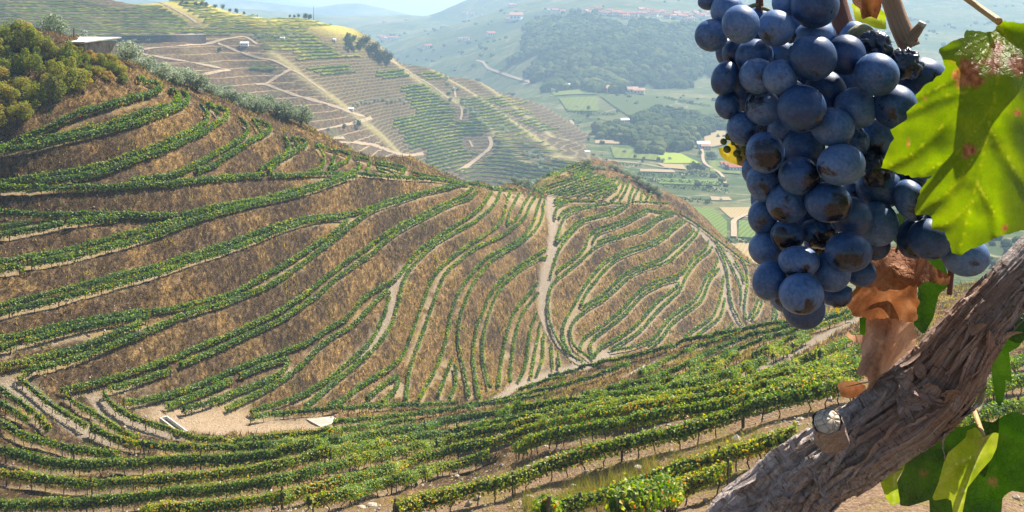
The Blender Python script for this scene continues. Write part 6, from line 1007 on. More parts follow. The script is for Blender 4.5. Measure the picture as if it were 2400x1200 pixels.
# ------------------------------------------------------------------ small things on the near ground
M_slab = simple('weathered_concrete', (.36, .32, .26), .95, .1, .25, .8); M_trough = simple('whitewashed_concrete', (.52, .50, .45), .9, .1, .15, 1.0)
def castN(x, y, t0=40, t1=200): return gt.cast([x], [y], t0, t1, 0.0)[0][0]
def slabmesh(quad, th, t0, t1):
    c = np.array([castN(x, y, t0, t1) for x, y in pxy(quad)]); c[:, 2] = c[:, 2].mean() + .12 + (c[:, 2] - c[:, 2].mean()) * .9; V = np.vstack([c, c - [0, 0, th]])
    return V, np.array([(0, 1, 2, 3), (7, 6, 5, 4), (0, 4, 5, 1), (1, 5, 6, 2), (2, 6, 7, 3), (3, 7, 4, 0)])
for s, lab, t0, t1 in (("718,984 780,978 798,990 752,1002", 'whitish concrete slab on the valley floor beside the bare yard', 95, 160), ("1476,880 1510,862 1535,868 1498,888", 'pale concrete slab beside the grey strip on the right slope', 100, 190)):
    V, T = slabmesh(s, .6, t0, t1); tag(link('concrete_slab', mesh_np('concrete_slab', V, T), M_slab), lab, 'slab')
a, b2 = castN(383, 998, 90, 130), castN(431, 1019, 90, 130); dvec = b2 - a; dvec[2] = 0; ln = np.linalg.norm(dvec); tr = empty('trough', (a + b2) / 2, math.atan2(dvec[1], dvec[0])); tag(tr, 'long white concrete trough at the edge of the bare yard', 'trough')
V, T = boxes([(0, .35, .3, ln, .12, .6, 0), (0, -.35, .3, ln, .12, .6, 0), (ln / 2 - .06, 0, .3, .12, .58, .6, 0), (-ln / 2 + .06, 0, .3, .12, .58, .6, 0)]); link('basin', mesh_np('basin', V, T), M_trough, tr)
V, T = boxes([(0, 0, .15, ln - .26, .56, .3, 0)]); link('bottom', mesh_np('bottom', V, T), M_conc, tr)
pb = castN(1232, 972, 60, 130); V, T = boxes([(0, 0, .45, 1.6, 1.2, .9, .2)]); V += np.random.default_rng(3).normal(size=V.shape) * .06; o = link('stone_block', mesh_np('stone_block', V, T), M_conc); o.location = pb; tag(o, 'grey stone block half hidden between the vine rows', 'stone')
iv0, it0 = ico(2)
M_stone = simple('pale_schist', (.42, .36, .29), .95, .1, .35, 3.0)
for k, (x, y, s, lab) in enumerate([(1498, 1100, .22, 'white rounded stone on the bank in front of the leafy row'), (1240, 1168, .20, 'pale stone beside the thick post'), (870, 1188, .30, 'pale boulder under the vines at the bottom edge'), (1505, 1118, .14, 'smaller stone beside the white rounded one'), (848, 1192, .2, 'small pale stone left of the boulder'), (1345, 1140, .13, 'flat little stone on the gravelly bank')]):
    rq = np.random.default_rng(k); V = iv0 * (1 + .5 * (fbm(iv0[:, 0] * 1.5 + k, iv0[:, 1] * 1.5 + iv0[:, 2], k, 2) - .5))[:, None] * [s * 1.3, s, s * .75]; o = link('stone', mesh_np('stone', V, it0), M_stone); p = castN(x, y, 40, 90); o.location = (p[0], p[1], H(p[0], p[1]) + s * .3); tag(o, lab, 'stone')
# gravel, weeds and dry grass: uncountable ground cover
rq = np.random.default_rng(77)
def sample_ground(n, ylo, yhi, power):
    y = (rq.random(n) * (yhi ** power - ylo ** power) + ylo ** power) ** (1 / power); x = y * rq.uniform(-.50, .50, n); return x, y
iv1, it1 = ico(1); iv1 = iv1 * .5
x, y = sample_ground(19000, 40, 138, .4); k = rq.random(len(x)) < .35 + .65 * (fbm(x * .5, y * .5, 5, 2) > .5); x, y = x[k], y[k]; z = H(x, y); n = len(x)
sz = rq.lognormal(-2.45, .55, n)[:, None]; V = iv1[None] * sz[..., None] * rq.uniform(.6, 1.4, (n, 1, 3)); V = V + np.stack([x, y, z + sz[:, 0] * .1], 1)[:, None]; T = (it1[None] + np.arange(n)[:, None, None] * len(iv1)).reshape(-1, 3)
tag(link('gravel', mesh_np('gravel', V.reshape(-1, 3), T), M_stone), 'loose pale schist gravel between the near vine rows', None, None, 'stuff')
def tufts(x, y, h, nb, spread, tint, wid, jit=.12):
    n = len(x); X = np.repeat(x, nb) + rq.normal(size=n * nb) * spread; Y = np.repeat(y, nb) + rq.normal(size=n * nb) * spread; Z = H(X, Y); hh = np.repeat(h, nb) * rq.uniform(.5, 1.2, n * nb)
    a = rq.random(n * nb) * 6.28; w = np.repeat(wid, nb) if np.ndim(wid) else wid; ln = rq.normal(size=(n * nb, 2)) * .35 * hh[:, None]
    A = np.stack([X - np.cos(a) * w, Y - np.sin(a) * w, Z - .03], 1); B_ = np.stack([X + np.cos(a) * w, Y + np.sin(a) * w, Z - .03], 1); C_ = np.stack([X + ln[:, 0], Y + ln[:, 1], Z + hh], 1)
    V = np.stack([A, B_, C_], 1).reshape(-1, 3); T = np.arange(len(V)).reshape(-1, 3); return V, T, np.repeat(np.clip(np.repeat(tint, nb) + rq.normal(size=n * nb) * jit, 0, 1), 3)
M_grass = leaf_mat('grass_blades', [(0, (.055, .075, .014)), (.3, (.16, .19, .03)), (.5, (.36, .30, .08)), (.7, (.54, .39, .14)), (.85, (.25, .165, .062)), (1, (.10, .068, .032))], .3, 0)
x, y = sample_ground(9000, 40, 115, .4); mk = fbm(x * .25, y * .25, 12, 3); k = mk > .50; x, y, mk = x[k], y[k], mk[k]
V, T, tn = tufts(x, y, rq.uniform(.10, .30, len(x)), 7, .12, np.clip(.15 + (fbm(x * .15, y * .15, 33, 2)) * .8, 0, 1), .012)
tag(link('weeds', mesh_np('weeds', V, T, dict(tint=tn)), M_grass), 'dry yellow grass and weeds between the near vine rows', None, None, 'stuff')
pr_ = pxy("1279,1180 1340,1170 1400,1160 1450,1140 1500,1135 1570,1110 1640,1080 1720,1065 1390,1185 1480,1165")
wx = []; 
for q in pr_:
    p = castN(q[0], q[1], 40, 90); wx += [(p[0] + rq.normal() * 1.2, p[1] + rq.normal() * .5) for _ in range(26)]
wx = np.array(wx); V, T, tn = tufts(wx[:, 0], wx[:, 1], rq.uniform(.5, 1.1, len(wx)), 26, .16, np.full(len(wx), .40), .011); tag(link('tall_weeds', mesh_np('tall_weeds', V, T, dict(tint=tn)), M_grass), 'tall feathery yellow green weeds in the lowest row', None, None, 'stuff')
x = rq.uniform(-75, 90, 150000); y = rq.uniform(95, 345, 150000); bk = Grid(GX0, GY0, GD, bank).at(x, y); k = (bk > .55) & (np.abs(x / y) < .5) & (rq.random(len(x)) < (130 / y) ** 1.0 * .30); x, y = x[k], y[k]
gt_ = fbm(x * .12, y * .12, 44, 3); g5 = fbm(x * .5, y * .3, 45, 2); V, T, tn = tufts(x, y, rq.uniform(.18, .55, len(x)) * (1 + y / 500), 4, .22, np.where(g5 > .68, .12, np.clip(.84 + (gt_ - .5) * 2.4 + .25 * np.clip((-20 - x) / 30, 0, 1), .5, 1)), .0006 * y, .16)
tag(link('dry_grass', mesh_np('dry_grass', V, T, dict(tint=tn)), M_grass), 'dry grass tufts on the brown terrace banks', None, None, 'stuff')

# ------------------------------------------------------------------ foreground: the old vine, its leaves and the grape bunches
from mathutils.geometry import delaunay_2d_cdt
VINE0 = Vector((.15, .62, -1.78))
vine = empty('grapevine', VINE0); tag(vine, 'gnarled old grapevine close to the camera, with peeling bark trunk, green and withered leaves', 'grapevine')
def child(name, V, T, mat, parent=vine, origin=None, attrs=None, smooth=True, label=None):
    off = np.array(VINE0 if origin is None else origin)
    o = link(name, mesh_np(name, np.asarray(V) - off, T, attrs, smooth), mat, parent)
    if label: o['label'] = label
    return o
# --- bark
b = NT('vine_bark_peeling'); al = b.attr('along'); ar = b.attr('around'); cmb = b.n('ShaderNodeCombineXYZ')
b.l(al, cmb.inputs[0]); b.l(ar, cmb.inputs[1]); oc = b.objco()
g1 = b.noise(b.mapping(cmb.outputs[0], (7, 5, 1)), 2.2, 8, .72, .8); g2 = b.noise(b.mapping(oc, (60, 60, 60)), 1.0, 5, .65); g3 = b.noise(b.mapping(cmb.outputs[0], (2.2, 26, 1)), 1.0, 7, .75, .6)
g4 = b.noise(b.mapping(oc, (14, 14, 14)), 1.0, 3, .5)
fib = b.ramp(g3, [(.28, (.10, .05, .035)), (.40, (.42, .22, .15)), (.52, (.68, .45, .34)), (.66, (.86, .74, .66))])
gry = b.ramp(g1, [(.28, (.11, .08, .066)), (.39, (.45, .33, .27)), (.50, (.70, .57, .51)), (.64, (.90, .83, .79))])
crk = b.ramp(b.noise(b.mapping(cmb.outputs[0], (60, 3.5, 1)), 1.0, 4, .6, 1.2), [(.34, 1), (.41, 0)])
barkc = b.mix(b.ramp(g4, [(.36, 0), (.52, 1)]), fib, gry); barkc = b.mix(b.math('MULTIPLY', crk, .68), barkc, (.045, .026, .02))
hgt = b.math('ADD', b.math('ADD', g3, b.math('MULTIPLY', g1, .9)), b.math('MULTIPLY', crk, -.6))
b.bsdf(barkc, .88, b.bump(b.math('ADD', hgt, b.math('MULTIPLY', g2, .4)), 1.0, .006), .2); M_bark = b.m
b = NT('cut_wood'); oc = b.objco(); v = b.voro(b.mapping(oc, (330, 330, 330)), 1.0, 'DISTANCE_TO_EDGE')
b.bsdf(b.mix(b.ramp(v, [(.0, 1), (.07, 0)]), b.ramp(b.noise(b.mapping(oc, (90, 90, 90)), 1, 4), [(.3, (.46, .37, .27)), (.7, (.72, .63, .50))]), (.24, .17, .11)), .9, b.bump(v, .6, .004)); M_cut = b.m
def sweep(cl, nl, na, f, dense=None):
    """bark tube along (px,py,D,r_px) stations or 3D points with relief f(s, a) as a fraction of the radius"""
    cl = np.asarray(cl, float); s0 = np.r_[0, np.cumsum(np.linalg.norm(np.diff(cl[:, :3], axis=0), axis=1))]; s = np.linspace(0, s0[-1], nl) if dense is None else np.unique(np.r_[np.linspace(0, s0[-1], 60), np.linspace(s0[dense[0]], s0[dense[1]], nl - 60)])
    nl = len(s)
    P = np.stack([np.interp(s, s0, cl[:, k]) for k in range(4)], 1)
    k = 5
    for _ in range(30 if dense is None else 200): P[1:-1] = .25 * P[:-2] + .5 * P[1:-1] + .25 * P[2:]
    t = np.gradient(P[:, :3], axis=0); t /= np.linalg.norm(t, axis=1, keepdims=True)
    ref = np.array([0, -1.0, 0]); a1 = np.cross(t, ref); a1 /= np.linalg.norm(a1, axis=1, keepdims=True) + 1e-9; a2 = np.cross(a1, t)
    th = np.arange(na) / na * 2 * math.pi
    S_, A_ = np.meshgrid(s, th, indexing='ij'); rad = P[:, 3][:, None] * (1 + f(S_, A_))
    V = P[:, None, :3] + rad[..., None] * (np.cos(A_)[..., None] * a1[:, None] + np.sin(A_)[..., None] * a2[:, None])
    i = (np.arange(nl - 1)[:, None] * na + np.arange(na)[None]).ravel(); j = (np.arange(nl - 1)[:, None] * na + (np.arange(na)[None] + 1) % na).ravel()
    Q = np.stack([i, j, j + na, i + na], 1)
    return V.reshape(-1, 3), Q, dict(along=(S_ * 20).ravel(), around=(np.cos(A_) * 1.0 + A_ * 0).ravel()), P, a1, a2
def st(px, py, d, r): p = P3(px, py, d); return [p[0], p[1], p[2], r * d / F]
trunk_cl = [[.15, .62, -1.80, .034], [.13, .60, -1.2, .030], [.105, .56, -.62, .028]] + [st(*q) for q in [(1690, 1390, .515, 130), (1755, 1265, .51, 112), (1838, 1165, .505, 84), (1930, 1085, .502, 80), (2030, 1022, .50, 82), (2120, 968, .498, 84), (2190, 905, .497, 80), (2244, 825, .495, 68), (2305, 745, .495, 57), (2375, 665, .495, 50), (2450, 585, .50, 47), (2600, 450, .52, 46), (2750, 250, .54, 36)]]
def barkf(S_, A_):
    c, s = np.cos(A_), np.sin(A_)
    rid = 1 - np.abs(fbm(c * 4.5 + S_ * 6, s * 4.5 + 7 + S_ * 5, 61, 4) - .5) * 4
    knots = fbm(S_ * 28, c * 1.2 + s * .7, 62, 3) - .5
    flake = np.abs((fbm(S_ * 75, c * 2.2 + 3 * s, 63, 2) * 4) % 1 - .5)
    u = S_ * 62 + 2.2 * (fbm(S_ * 40, c * 2 + 5, 64, 2) - .5); v = A_ * 2.1 + 1.2 * (fbm(S_ * 30, s * 2, 65, 2) - .5)
    plate = _hash(np.floor(u), np.floor(v + _hash(np.floor(u), np.floor(u) * 0, 7) * 3), 66); u2 = S_ * 160 + 3 * (fbm(S_ * 90, c * 3, 67, 2) - .5); plate2 = _hash(np.floor(u2), np.floor(A_ * 4.3), 68)
    fibre = fbm(c * 16 + S_ * 14, s * 16 + S_ * 9, 69, 3) - .5
    strand = 1 - np.abs(fbm(c * 9 + S_ * 9 + 2 * knots, s * 9 + S_ * 7, 70, 4) - .5) * 4
    return .09 * rid + .40 * knots + .05 * flake + .10 * (plate - .5) + .03 * (plate2 - .5) + .22 * fibre + .10 * strand - .10
V, Q, at_, PT, ta1, ta2 = sweep(trunk_cl, 640, 150, barkf, (3, 14))
trunk = child('trunk', V, Q, M_bark, attrs=at_)
# peeling strips of bark, thin curled plates lifting off the visible side of the trunk
r = np.random.default_rng(8)
seg = np.r_[0, np.cumsum(np.linalg.norm(np.diff(PT[:, :3], axis=0), axis=1))]
vis = [i for i in range(len(PT)) if 1640 < 1200 + F * PT[i, 0] / PT[i, 1] < 2410]
joint = [i for i in vis if 2090 < 1200 + F * PT[i, 0] / PT[i, 1] < 2300]
for k in range(84):
    i = vis[r.integers(len(vis))] if k % 4 else joint[r.integers(len(joint))]; a0 = r.uniform(.5, 2.9); long_ = r.random() < (.75 if k % 4 else .5)
    ln = r.uniform(.014, .042) if long_ else r.uniform(.006, .012); wd = r.uniform(.035, .12) if long_ else r.uniform(.12, .28); n1_, n2_ = 13, 4; V = []
    sgn = r.choice([-1, 1]); lift = r.uniform(.04, .20) if r.random() < .65 else r.uniform(.2, .55); tw = r.normal() * .35; wob = r.normal(size=n1_) * .012
    for q_, u in enumerate(np.linspace(0, 1, n1_)):
        sq = seg[i] + sgn * u * ln; j = int(np.clip(np.searchsorted(seg, sq), 1, len(PT) - 1))
        wq = wd * (math.sin(math.pi * min(1, .12 + u * .9)) ** .5) * (1 + wob[q_] * 8)
        for v in np.linspace(-1, 1, n2_):
            a = a0 + v * wq + tw * u + wob[q_]; rr = PT[j, 3] * (1.09 + lift * u ** 2.4 + .02 * abs(v))
            V.append(PT[j, :3] + rr * (math.cos(a) * ta1[j] + math.sin(a) * ta2[j]))
    V = np.array(V); out = V - PT[i, :3]; out /= np.linalg.norm(out, axis=1, keepdims=True); V2 = V - out * .0006
    ii = (np.arange(n1_ - 1)[:, None] * n2_ + np.arange(n2_ - 1)[None]).ravel(); Qf = np.stack([ii, ii + 1, ii + n2_ + 1, ii + n2_], 1); m = n1_ * n2_
    ring = [(q, q + 1) for q in range(n2_ - 1)] + [(q * n2_ + n2_ - 1, (q + 1) * n2_ + n2_ - 1) for q in range(n1_ - 1)] + [(m - 1 - q, m - 2 - q) for q in range(n2_ - 1)] + [((n1_ - 1 - q) * n2_, (n1_ - 2 - q) * n2_) for q in range(n1_ - 1)]
    Qe = np.array([(a, b_, b_ + m, a + m) for a, b_ in ring]); VV = np.vstack([V, V2])
    child('bark_strip', VV, np.vstack([Qf, Qf[:, ::-1] + m, Qe]), M_bark, trunk, attrs=dict(along=np.tile(np.repeat(np.linspace(0, ln * 20, n1_), n2_), 2) + k, around=np.tile(np.tile(np.linspace(0, wd * 1.2, n2_), n1_), 2) + k * .37))
def cane(name, pts, mat, parent=vine, ns=14, knob=.06, label=None, n=40):
    cl = [st(*q) for q in pts]; V, Q, at_, *_ = sweep(cl, n, ns, lambda S_, A_: knob * (fbm(S_ * 120, np.cos(A_) * 2, 5, 2) - .5) * 2 + .05 * (fbm(np.cos(A_) * 5, np.sin(A_) * 5 + S_ * 8, 6, 3) - .5))
    k = len(V); V = np.vstack([V, V[:ns].mean(0), V[-ns:].mean(0)]); T = [(q[0], q[1], q[2]) for q in Q] + [(q[0], q[2], q[3]) for q in Q]
    T += [(k, (j + 1) % ns, j) for j in range(ns)] + [(k + 1, (n - 1) * ns + j, (n - 1) * ns + (j + 1) % ns) for j in range(ns)]
    at_ = {q: np.r_[v, v[0], v[-1]] for q, v in at_.items()}
    return child(name, V, np.array(T), mat, parent, attrs=at_, label=label)
def stemmat(name, stops, rough=.6):
    b = NT(name); cmb = b.n('ShaderNodeCombineXYZ'); b.l(b.attr('along'), cmb.inputs[0]); b.l(b.attr('around'), cmb.inputs[1])
    q = b.noise(b.mapping(cmb.outputs[0], (1.2, 16, 1)), 1.0, 5, .65); b.bsdf(b.ramp(q, stops), rough, b.bump(q, .6, .002), .35); return b.m
M_cane = stemmat('tan_cane', [(.3, (.17, .085, .045)), (.5, (.38, .22, .12)), (.7, (.56, .38, .24))])
M_redcane = stemmat('red_brown_cane', [(.3, (.085, .030, .022)), (.5, (.19, .075, .05)), (.7, (.32, .16, .11))])
M_petiole = stemmat('petiole', [(.3, (.45, .20, .06)), (.5, (.66, .38, .13)), (.7, (.75, .5, .2))], .45)
M_green_stem = stemmat('green_stem', [(.3, (.10, .085, .035)), (.5, (.24, .22, .10)), (.7, (.40, .37, .22))])
cane('cane', [(1935, -160, .515, 30), (1950, -40, .51, 25), (1968, 40, .505, 24), (1995, 110, .50, 26), (2010, 180, .50, 22)], M_redcane)
c2 = cane('cane', [(2060, -180, .50, 22), (2080, -30, .50, 22), (2098, 35, .50, 23), (2118, 80, .498, 26), (2132, 112, .497, 24)], M_cane, label='tan cane pruned to a stub beside the dried grapes')
cane('stub', [(2120, 100, .497, 20), (2138, 84, .495, 15), (2152, 70, .493, 11), (2160, 58, .492, 9)], M_cane, c2, n=20)
V, T = tube(np.array([P3(2156, 64, .4925), P3(2163, 53, .4915)]), [.0016, .0019], 12); child('cut_face', V, T, M_cut, c2)
for pts in ([(2145, 95, .4945, 7), (2132, 72, .4935, 6), (2150, 66, .4935, 5)],): cane('bud', pts, M_redcane, c2, n=12)
cane('shoot', [(2318, 740, .515, 7), (2312, 800, .515, 8), (2306, 880, .513, 9), (2296, 960, .508, 9), (2284, 965, .50, 8)], M_green_stem, trunk)
# pale pruning wound on the trunk
wc = P3(1938, 986, .4660); wn_ = np.array([-.30, -.62, .72]); wn_ /= np.linalg.norm(wn_)
V, T = tube(np.array([wc - wn_ * .016, wc - wn_ * .002, wc]), [.0060, .0057, .0054], 22); child('pruning_wound', V, T, M_cut, trunk)
V, T = tube(np.array([wc - wn_ * .014, wc - wn_ * .006, wc - wn_ * .0003]), [.0076, .0068, .0060], 26, False); V += r.normal(size=V.shape) * .00035
child('wound_collar', V, T, M_bark, trunk, attrs=dict(along=V[:, 0] * 60, around=V[:, 2] * 40))
# --- leaves
def leafmat(name, base, vein, dry, trans, tstops=None, rough=.45, spec=.35):
    b = NT(name); oc = b.objco(); n = b.noise(b.mapping(oc, (70, 70, 70)), 1, 5, .6); n2 = b.noise(b.mapping(oc, (420, 420, 420)), 1, 4, .6)
    c = b.ramp(n, [(.3, base[0]), (.5, base[1]), (.72, base[2])]); c = b.mix(b.math('MULTIPLY', b.ramp(n2, [(.55, 0), (.7, 1)]), .25), c, base[2])
    net = b.ramp(b.voro(b.mapping(oc, (300, 300, 300)), 1.0, 'DISTANCE_TO_EDGE'), [(.0, 1), (.07, 0)]); c = b.mix(b.math('MULTIPLY', net, .11), c, vein)
    c = b.mix(b.math('MULTIPLY', b.attr('vein'), .9), c, vein); c = b.mix(b.attr('dry'), c, b.ramp(n2, [(.3, dry[0]), (.7, dry[1])]))
    bp = b.bump(b.math('ADD', b.math('ADD', b.math('MULTIPLY', b.attr('vein'), -1.0), b.math('MULTIPLY', net, -.35)), b.math('MULTIPLY', n2, .5)), .7, .0025)
    p = b.n('ShaderNodeBsdfPrincipled'); b.setin(p, 'Base Color', c); b.setin(p, 'Roughness', rough); b.setin(p, 'Specular IOR Level', spec); b.l(bp, p.inputs['Normal'])
    t = b.n('ShaderNodeBsdfTranslucent'); hs = b.n('ShaderNodeHueSaturation'); hs.inputs['Value'].default_value = 1.8; hs.inputs['Saturation'].default_value = 1.1; b.l(c, hs.inputs['Color']); b.l(hs.outputs[0], t.inputs[0])
    m = b.n('ShaderNodeMixShader'); m.inputs[0].default_value = trans; b.l(p.outputs[0], m.inputs[1]); b.l(t.outputs[0], m.inputs[2]); b.l(m.outputs[0], b.out.inputs['Surface']); return b.m
DRY = ((.16, .045, .02), (.45, .20, .10))
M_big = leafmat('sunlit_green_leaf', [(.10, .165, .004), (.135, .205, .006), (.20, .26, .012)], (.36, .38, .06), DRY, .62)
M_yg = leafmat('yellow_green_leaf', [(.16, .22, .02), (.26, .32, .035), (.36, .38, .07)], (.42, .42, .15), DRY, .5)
M_shadeleaf = leafmat('shade_tinted_leaf', [(.016, .052, .004), (.026, .075, .006), (.042, .10, .009)], (.045, .09, .015), ((.08, .05, .02), (.14, .10, .03)), .18)  # shade on these leaves is put into their darker green
M_dryl = leafmat('withered_leaf', [(.14, .055, .028), (.24, .10, .048), (.38, .20, .105)], (.42, .22, .12), ((.09, .035, .02), (.26, .12, .06)), .2, rough=.75, spec=.15)
M_dry2 = leafmat('curled_withered_leaf', [(.34, .18, .11), (.46, .27, .17), (.60, .40, .27)], (.30, .16, .09), ((.2, .09, .05), (.4, .2, .12)), .22, rough=.8, spec=.1)
M_yel = leafmat('yellow_leaf', [(.16, .11, .012), (.24, .18, .03), (.30, .25, .06)], (.45, .38, .1), DRY, .45)
def leaf(name, outline, mat, dfun, veins=(), spots=(), step=9.0, vw=2.4, seed=0, label=None, serr=0, ripple=.003, crinkle=0.0):
    O = pxy(outline) if isinstance(outline, str) else np.asarray(outline, float)
    O = np.vstack([O, O[:1]]); L = np.r_[0, np.cumsum(np.linalg.norm(np.diff(O, axis=0), axis=1))]; n = int(L[-1] / step); t = np.linspace(0, L[-1], n, endpoint=False)
    B = np.stack([np.interp(t, L, O[:, 0]), np.interp(t, L, O[:, 1])], 1); r = np.random.default_rng(seed)
    if serr: B += r.normal(size=B.shape) * serr
    x0, y0 = B.min(0); x1, y1 = B.max(0); gx_, gy_ = np.meshgrid(np.arange(x0, x1, step), np.arange(y0, y1, step)); G = np.stack([gx_.ravel(), gy_.ravel()], 1) + r.normal(size=(gx_.size, 2)) * step * .15
    G = G[inpoly(G[:, 0], G[:, 1], B)]
    dmin = np.min(np.hypot(G[:, None, 0] - B[None, :, 0], G[:, None, 1] - B[None, :, 1]), 1); G = G[dmin > step * .6]
    A = np.vstack([B, G]); nb = len(B)
    vs, es, fs, *_ = delaunay_2d_cdt([Vector(q) for q in A], [(i, (i + 1) % nb) for i in range(nb)], [list(range(nb))], 2, 1e-5)
    A = np.array([v[:] for v in vs]); T = np.array([f[:3] for f in fs if len(f) == 3])
    vd = np.full(len(A), 1e9)
    for k, vv in enumerate(veins):
        P = spline_px(pxy(vv), 4); f = np.linspace(1.0, 2.2, len(P)); dd = np.hypot(A[:, None, 0] - P[None, :, 0], A[:, None, 1] - P[None, :, 1]) * f[None]; vd = np.minimum(vd, dd.min(1))
    vein = np.exp(-(vd / vw) ** 2); dry = np.zeros(len(A))
    for sx, sy, sr in spots: dry = np.maximum(dry, 1 - sstep(.5, 1.1, np.hypot(A[:, 0] - sx, A[:, 1] - sy) / sr + (fbm(A[:, 0] / 16, A[:, 1] / 16, 3, 3) - .5) * 1.1))
    D_ = dfun(A[:, 0], A[:, 1]) + (fbm(A[:, 0] / 90, A[:, 1] / 90, seed, 2) - .5) * 2 * ripple + (fbm(A[:, 0] / 26, A[:, 1] / 26, seed + 9, 2) - .5) * crinkle + (1 - np.exp(-(vd / 26) ** 2)) * -.0012 * (len(veins) > 0)
    V = np.stack([(A[:, 0] - 1200) / F * D_, D_, -(A[:, 1] - HY) / F * D_], 1)
    o = child('leaf', V, T, mat, attrs=dict(vein=vein, dry=dry), label=label)
    return o
big = leaf('leaf', "2342,50 2332,72 2310,74 2262,72 2260,88 2240,93 2200,115 2206,132 2216,158 2206,175 2175,195 2145,222 2150,240 2138,250 2124,262 2126,278 2085,305 2097,322 2085,340 2064,393 2087,399 2110,408 2132,411 2135,417 2185,414 2174,421 2155,447 2153,460 2143,496 2145,507 2162,502 2183,506 2183,537 2215,545 2227,577 2228,590 2247,599 2275,584 2312,571 2335,556 2400,539 2470,525 2480,60 2400,55 2365,52", M_big,
     lambda x, y: .432 + .030 * np.exp(-(((x - 2345) / 70) ** 2 + ((y - 50) / 80) ** 2)) - .00005 * (y - 300) * (y > 300) * .4 + .014 * np.clip((x - 2330) / 100, 0, 2) ** 2 - .010 * np.clip((2330 - x) / 250, 0, 1) + .010 * np.clip((130 - y) / 100, 0, 1) * np.clip((2290 - x) / 80, 0, 1),
     ["2342,52 2300,150 2230,270 2150,350 2080,392", "2342,52 2335,200 2300,380 2248,592", "2342,52 2400,180 2470,330", "2342,52 2290,100 2210,122", "2318,115 2240,180 2150,232", "2265,215 2200,230 2128,265", "2325,250 2250,350 2160,410", "2310,330 2230,440 2148,500", "2320,300 2380,400 2450,500", "2280,470 2225,520 2188,530", "2290,430 2330,500 2335,550"],
     [(2270, 166, 44), (2330, 150, 26), (2342, 110, 20), (2385, 150, 30), (2270, 352, 18), (2262, 366, 9), (2385, 265, 10), (2130, 330, 5), (2128, 342, 5), (2355, 535, 9), (2170, 232, 5), (2300, 190, 14)], 6.5, 2.5, 4, 'broad sunlit green leaf with brown burnt patches in front of the grapes', 1.0, .0016)
cane('petiole', [(2230, -30, .475, 8), (2275, 3, .47, 8), (2310, 28, .463, 8), (2342, 51, .455, 9)], M_petiole, big, n=24)
low = leaf('leaf', "2305,1026 2296,1010 2286,1001 2267,1009 2264,1024 2252,1036 2222,1061 2211,1087 2200,1129 2185,1166 2189,1174 2219,1168 2230,1174 2233,1200 2240,1240 2256,1200 2267,1144 2297,1106 2324,1076 2336,1050 2341,1016 2332,1013 2312,1021", M_yg, lambda x, y: .468 + .012 * np.abs(x - (2305 - (y - 1026) * .36)) / 60, ["2305,1026 2285,1090 2255,1150 2240,1230", "2296,1060 2240,1090 2205,1130", "2290,1075 2320,1060"], [], 6.5, 2.6, 5, 'small bright green folded leaf below the trunk')
cane('petiole', [(2284, 965, .50, 6), (2294, 995, .48, 6), (2307, 1027, .469, 5)], M_petiole, low, n=18)
leaf('leaf', "2054,1084 2080,1065 2106,1050 2132,1033 2131,1061 2117,1102 2102,1125 2106,1155 2110,1177 2091,1187 2076,1166 2061,1125", M_yg, lambda x, y: .495 + .010 * np.clip((2100 - x) / 60, -1, 1) ** 2, ["2128,1036 2098,1100 2095,1180"], [], 7, 2.6, 6, 'pale yellow green leaf hanging under the trunk')
leaf('leaf', "2110,1185 2100,1135 2118,1100 2128,1060 2140,1028 2200,1002 2262,1000 2300,985 2327,990 2350,975 2376,964 2400,972 2470,980 2470,1160 2400,1155 2370,1150 2350,1165 2345,1225 2180,1230 2178,1172 2130,1187", M_shadeleaf, lambda x, y: .535 + .00004 * (x - 2100) + .01 * np.cos(x / 60), ["2300,1000 2250,1080 2150,1160", "2300,1000 2330,1100 2340,1200", "2300,1000 2400,1040 2460,1060", "2270,1050 2200,1050 2150,1050"], [(2325, 1130, 14), (2270, 1105, 12), (2165, 1110, 9)], 10, 2.6, 7, 'large shaded dark green leaf low in the right corner')
leaf('leaf', "2370,680 2350,720 2327,765 2294,814 2278,846 2320,834 2327,900 2335,945 2344,954 2354,930 2357,889 2372,898 2369,862 2365,825 2387,814 2400,795 2470,780 2470,640 2400,650", M_shadeleaf, lambda x, y: .56 + .01 * np.cos(y / 50), ["2420,680 2350,800 2340,940", "2420,680 2400,760"], [], 10, 2.6, 8, 'dark shaded leaf with pointed lobes right of the trunk')
leaf('leaf', "2092,505 2120,495 2150,498 2205,600 2230,665 2200,690 2188,745 2165,785 2140,760 2152,690 2150,640 2120,590 2090,560", M_shadeleaf, lambda x, y: .545 + 0 * x, ["2120,500 2160,620 2170,760"], [], 9, 2.6, 9, 'shaded dark green leaf behind the withered one')
leaf('leaf', "2014,745 2036,740 2044,770 2030,795 2016,785", M_shadeleaf, lambda x, y: .535 + 0 * x, [], [], 7, 2, 10, 'sliver of green leaf under the withered one')
leaf('leaf', "1995,8 2040,2 2075,30 2078,70 2050,66 2030,55 2005,50", M_yg, lambda x, y: .53 + 0 * x, ["2000,20 2070,50"], [], 7, 2.4, 11, 'yellow green leaf scrap behind the tan cane')
leaf('leaf', "1990,-20 2070,-30 2065,20 2055,45 2040,38 2020,46 2015,20 2000,10", M_dryl, lambda x, y: .518 + .01 * np.sin(x / 20), ["2030,-20 2040,40"], [(2040, 30, 20)], 7, 2.4, 12, 'withered brown leaf scrap between the two canes')
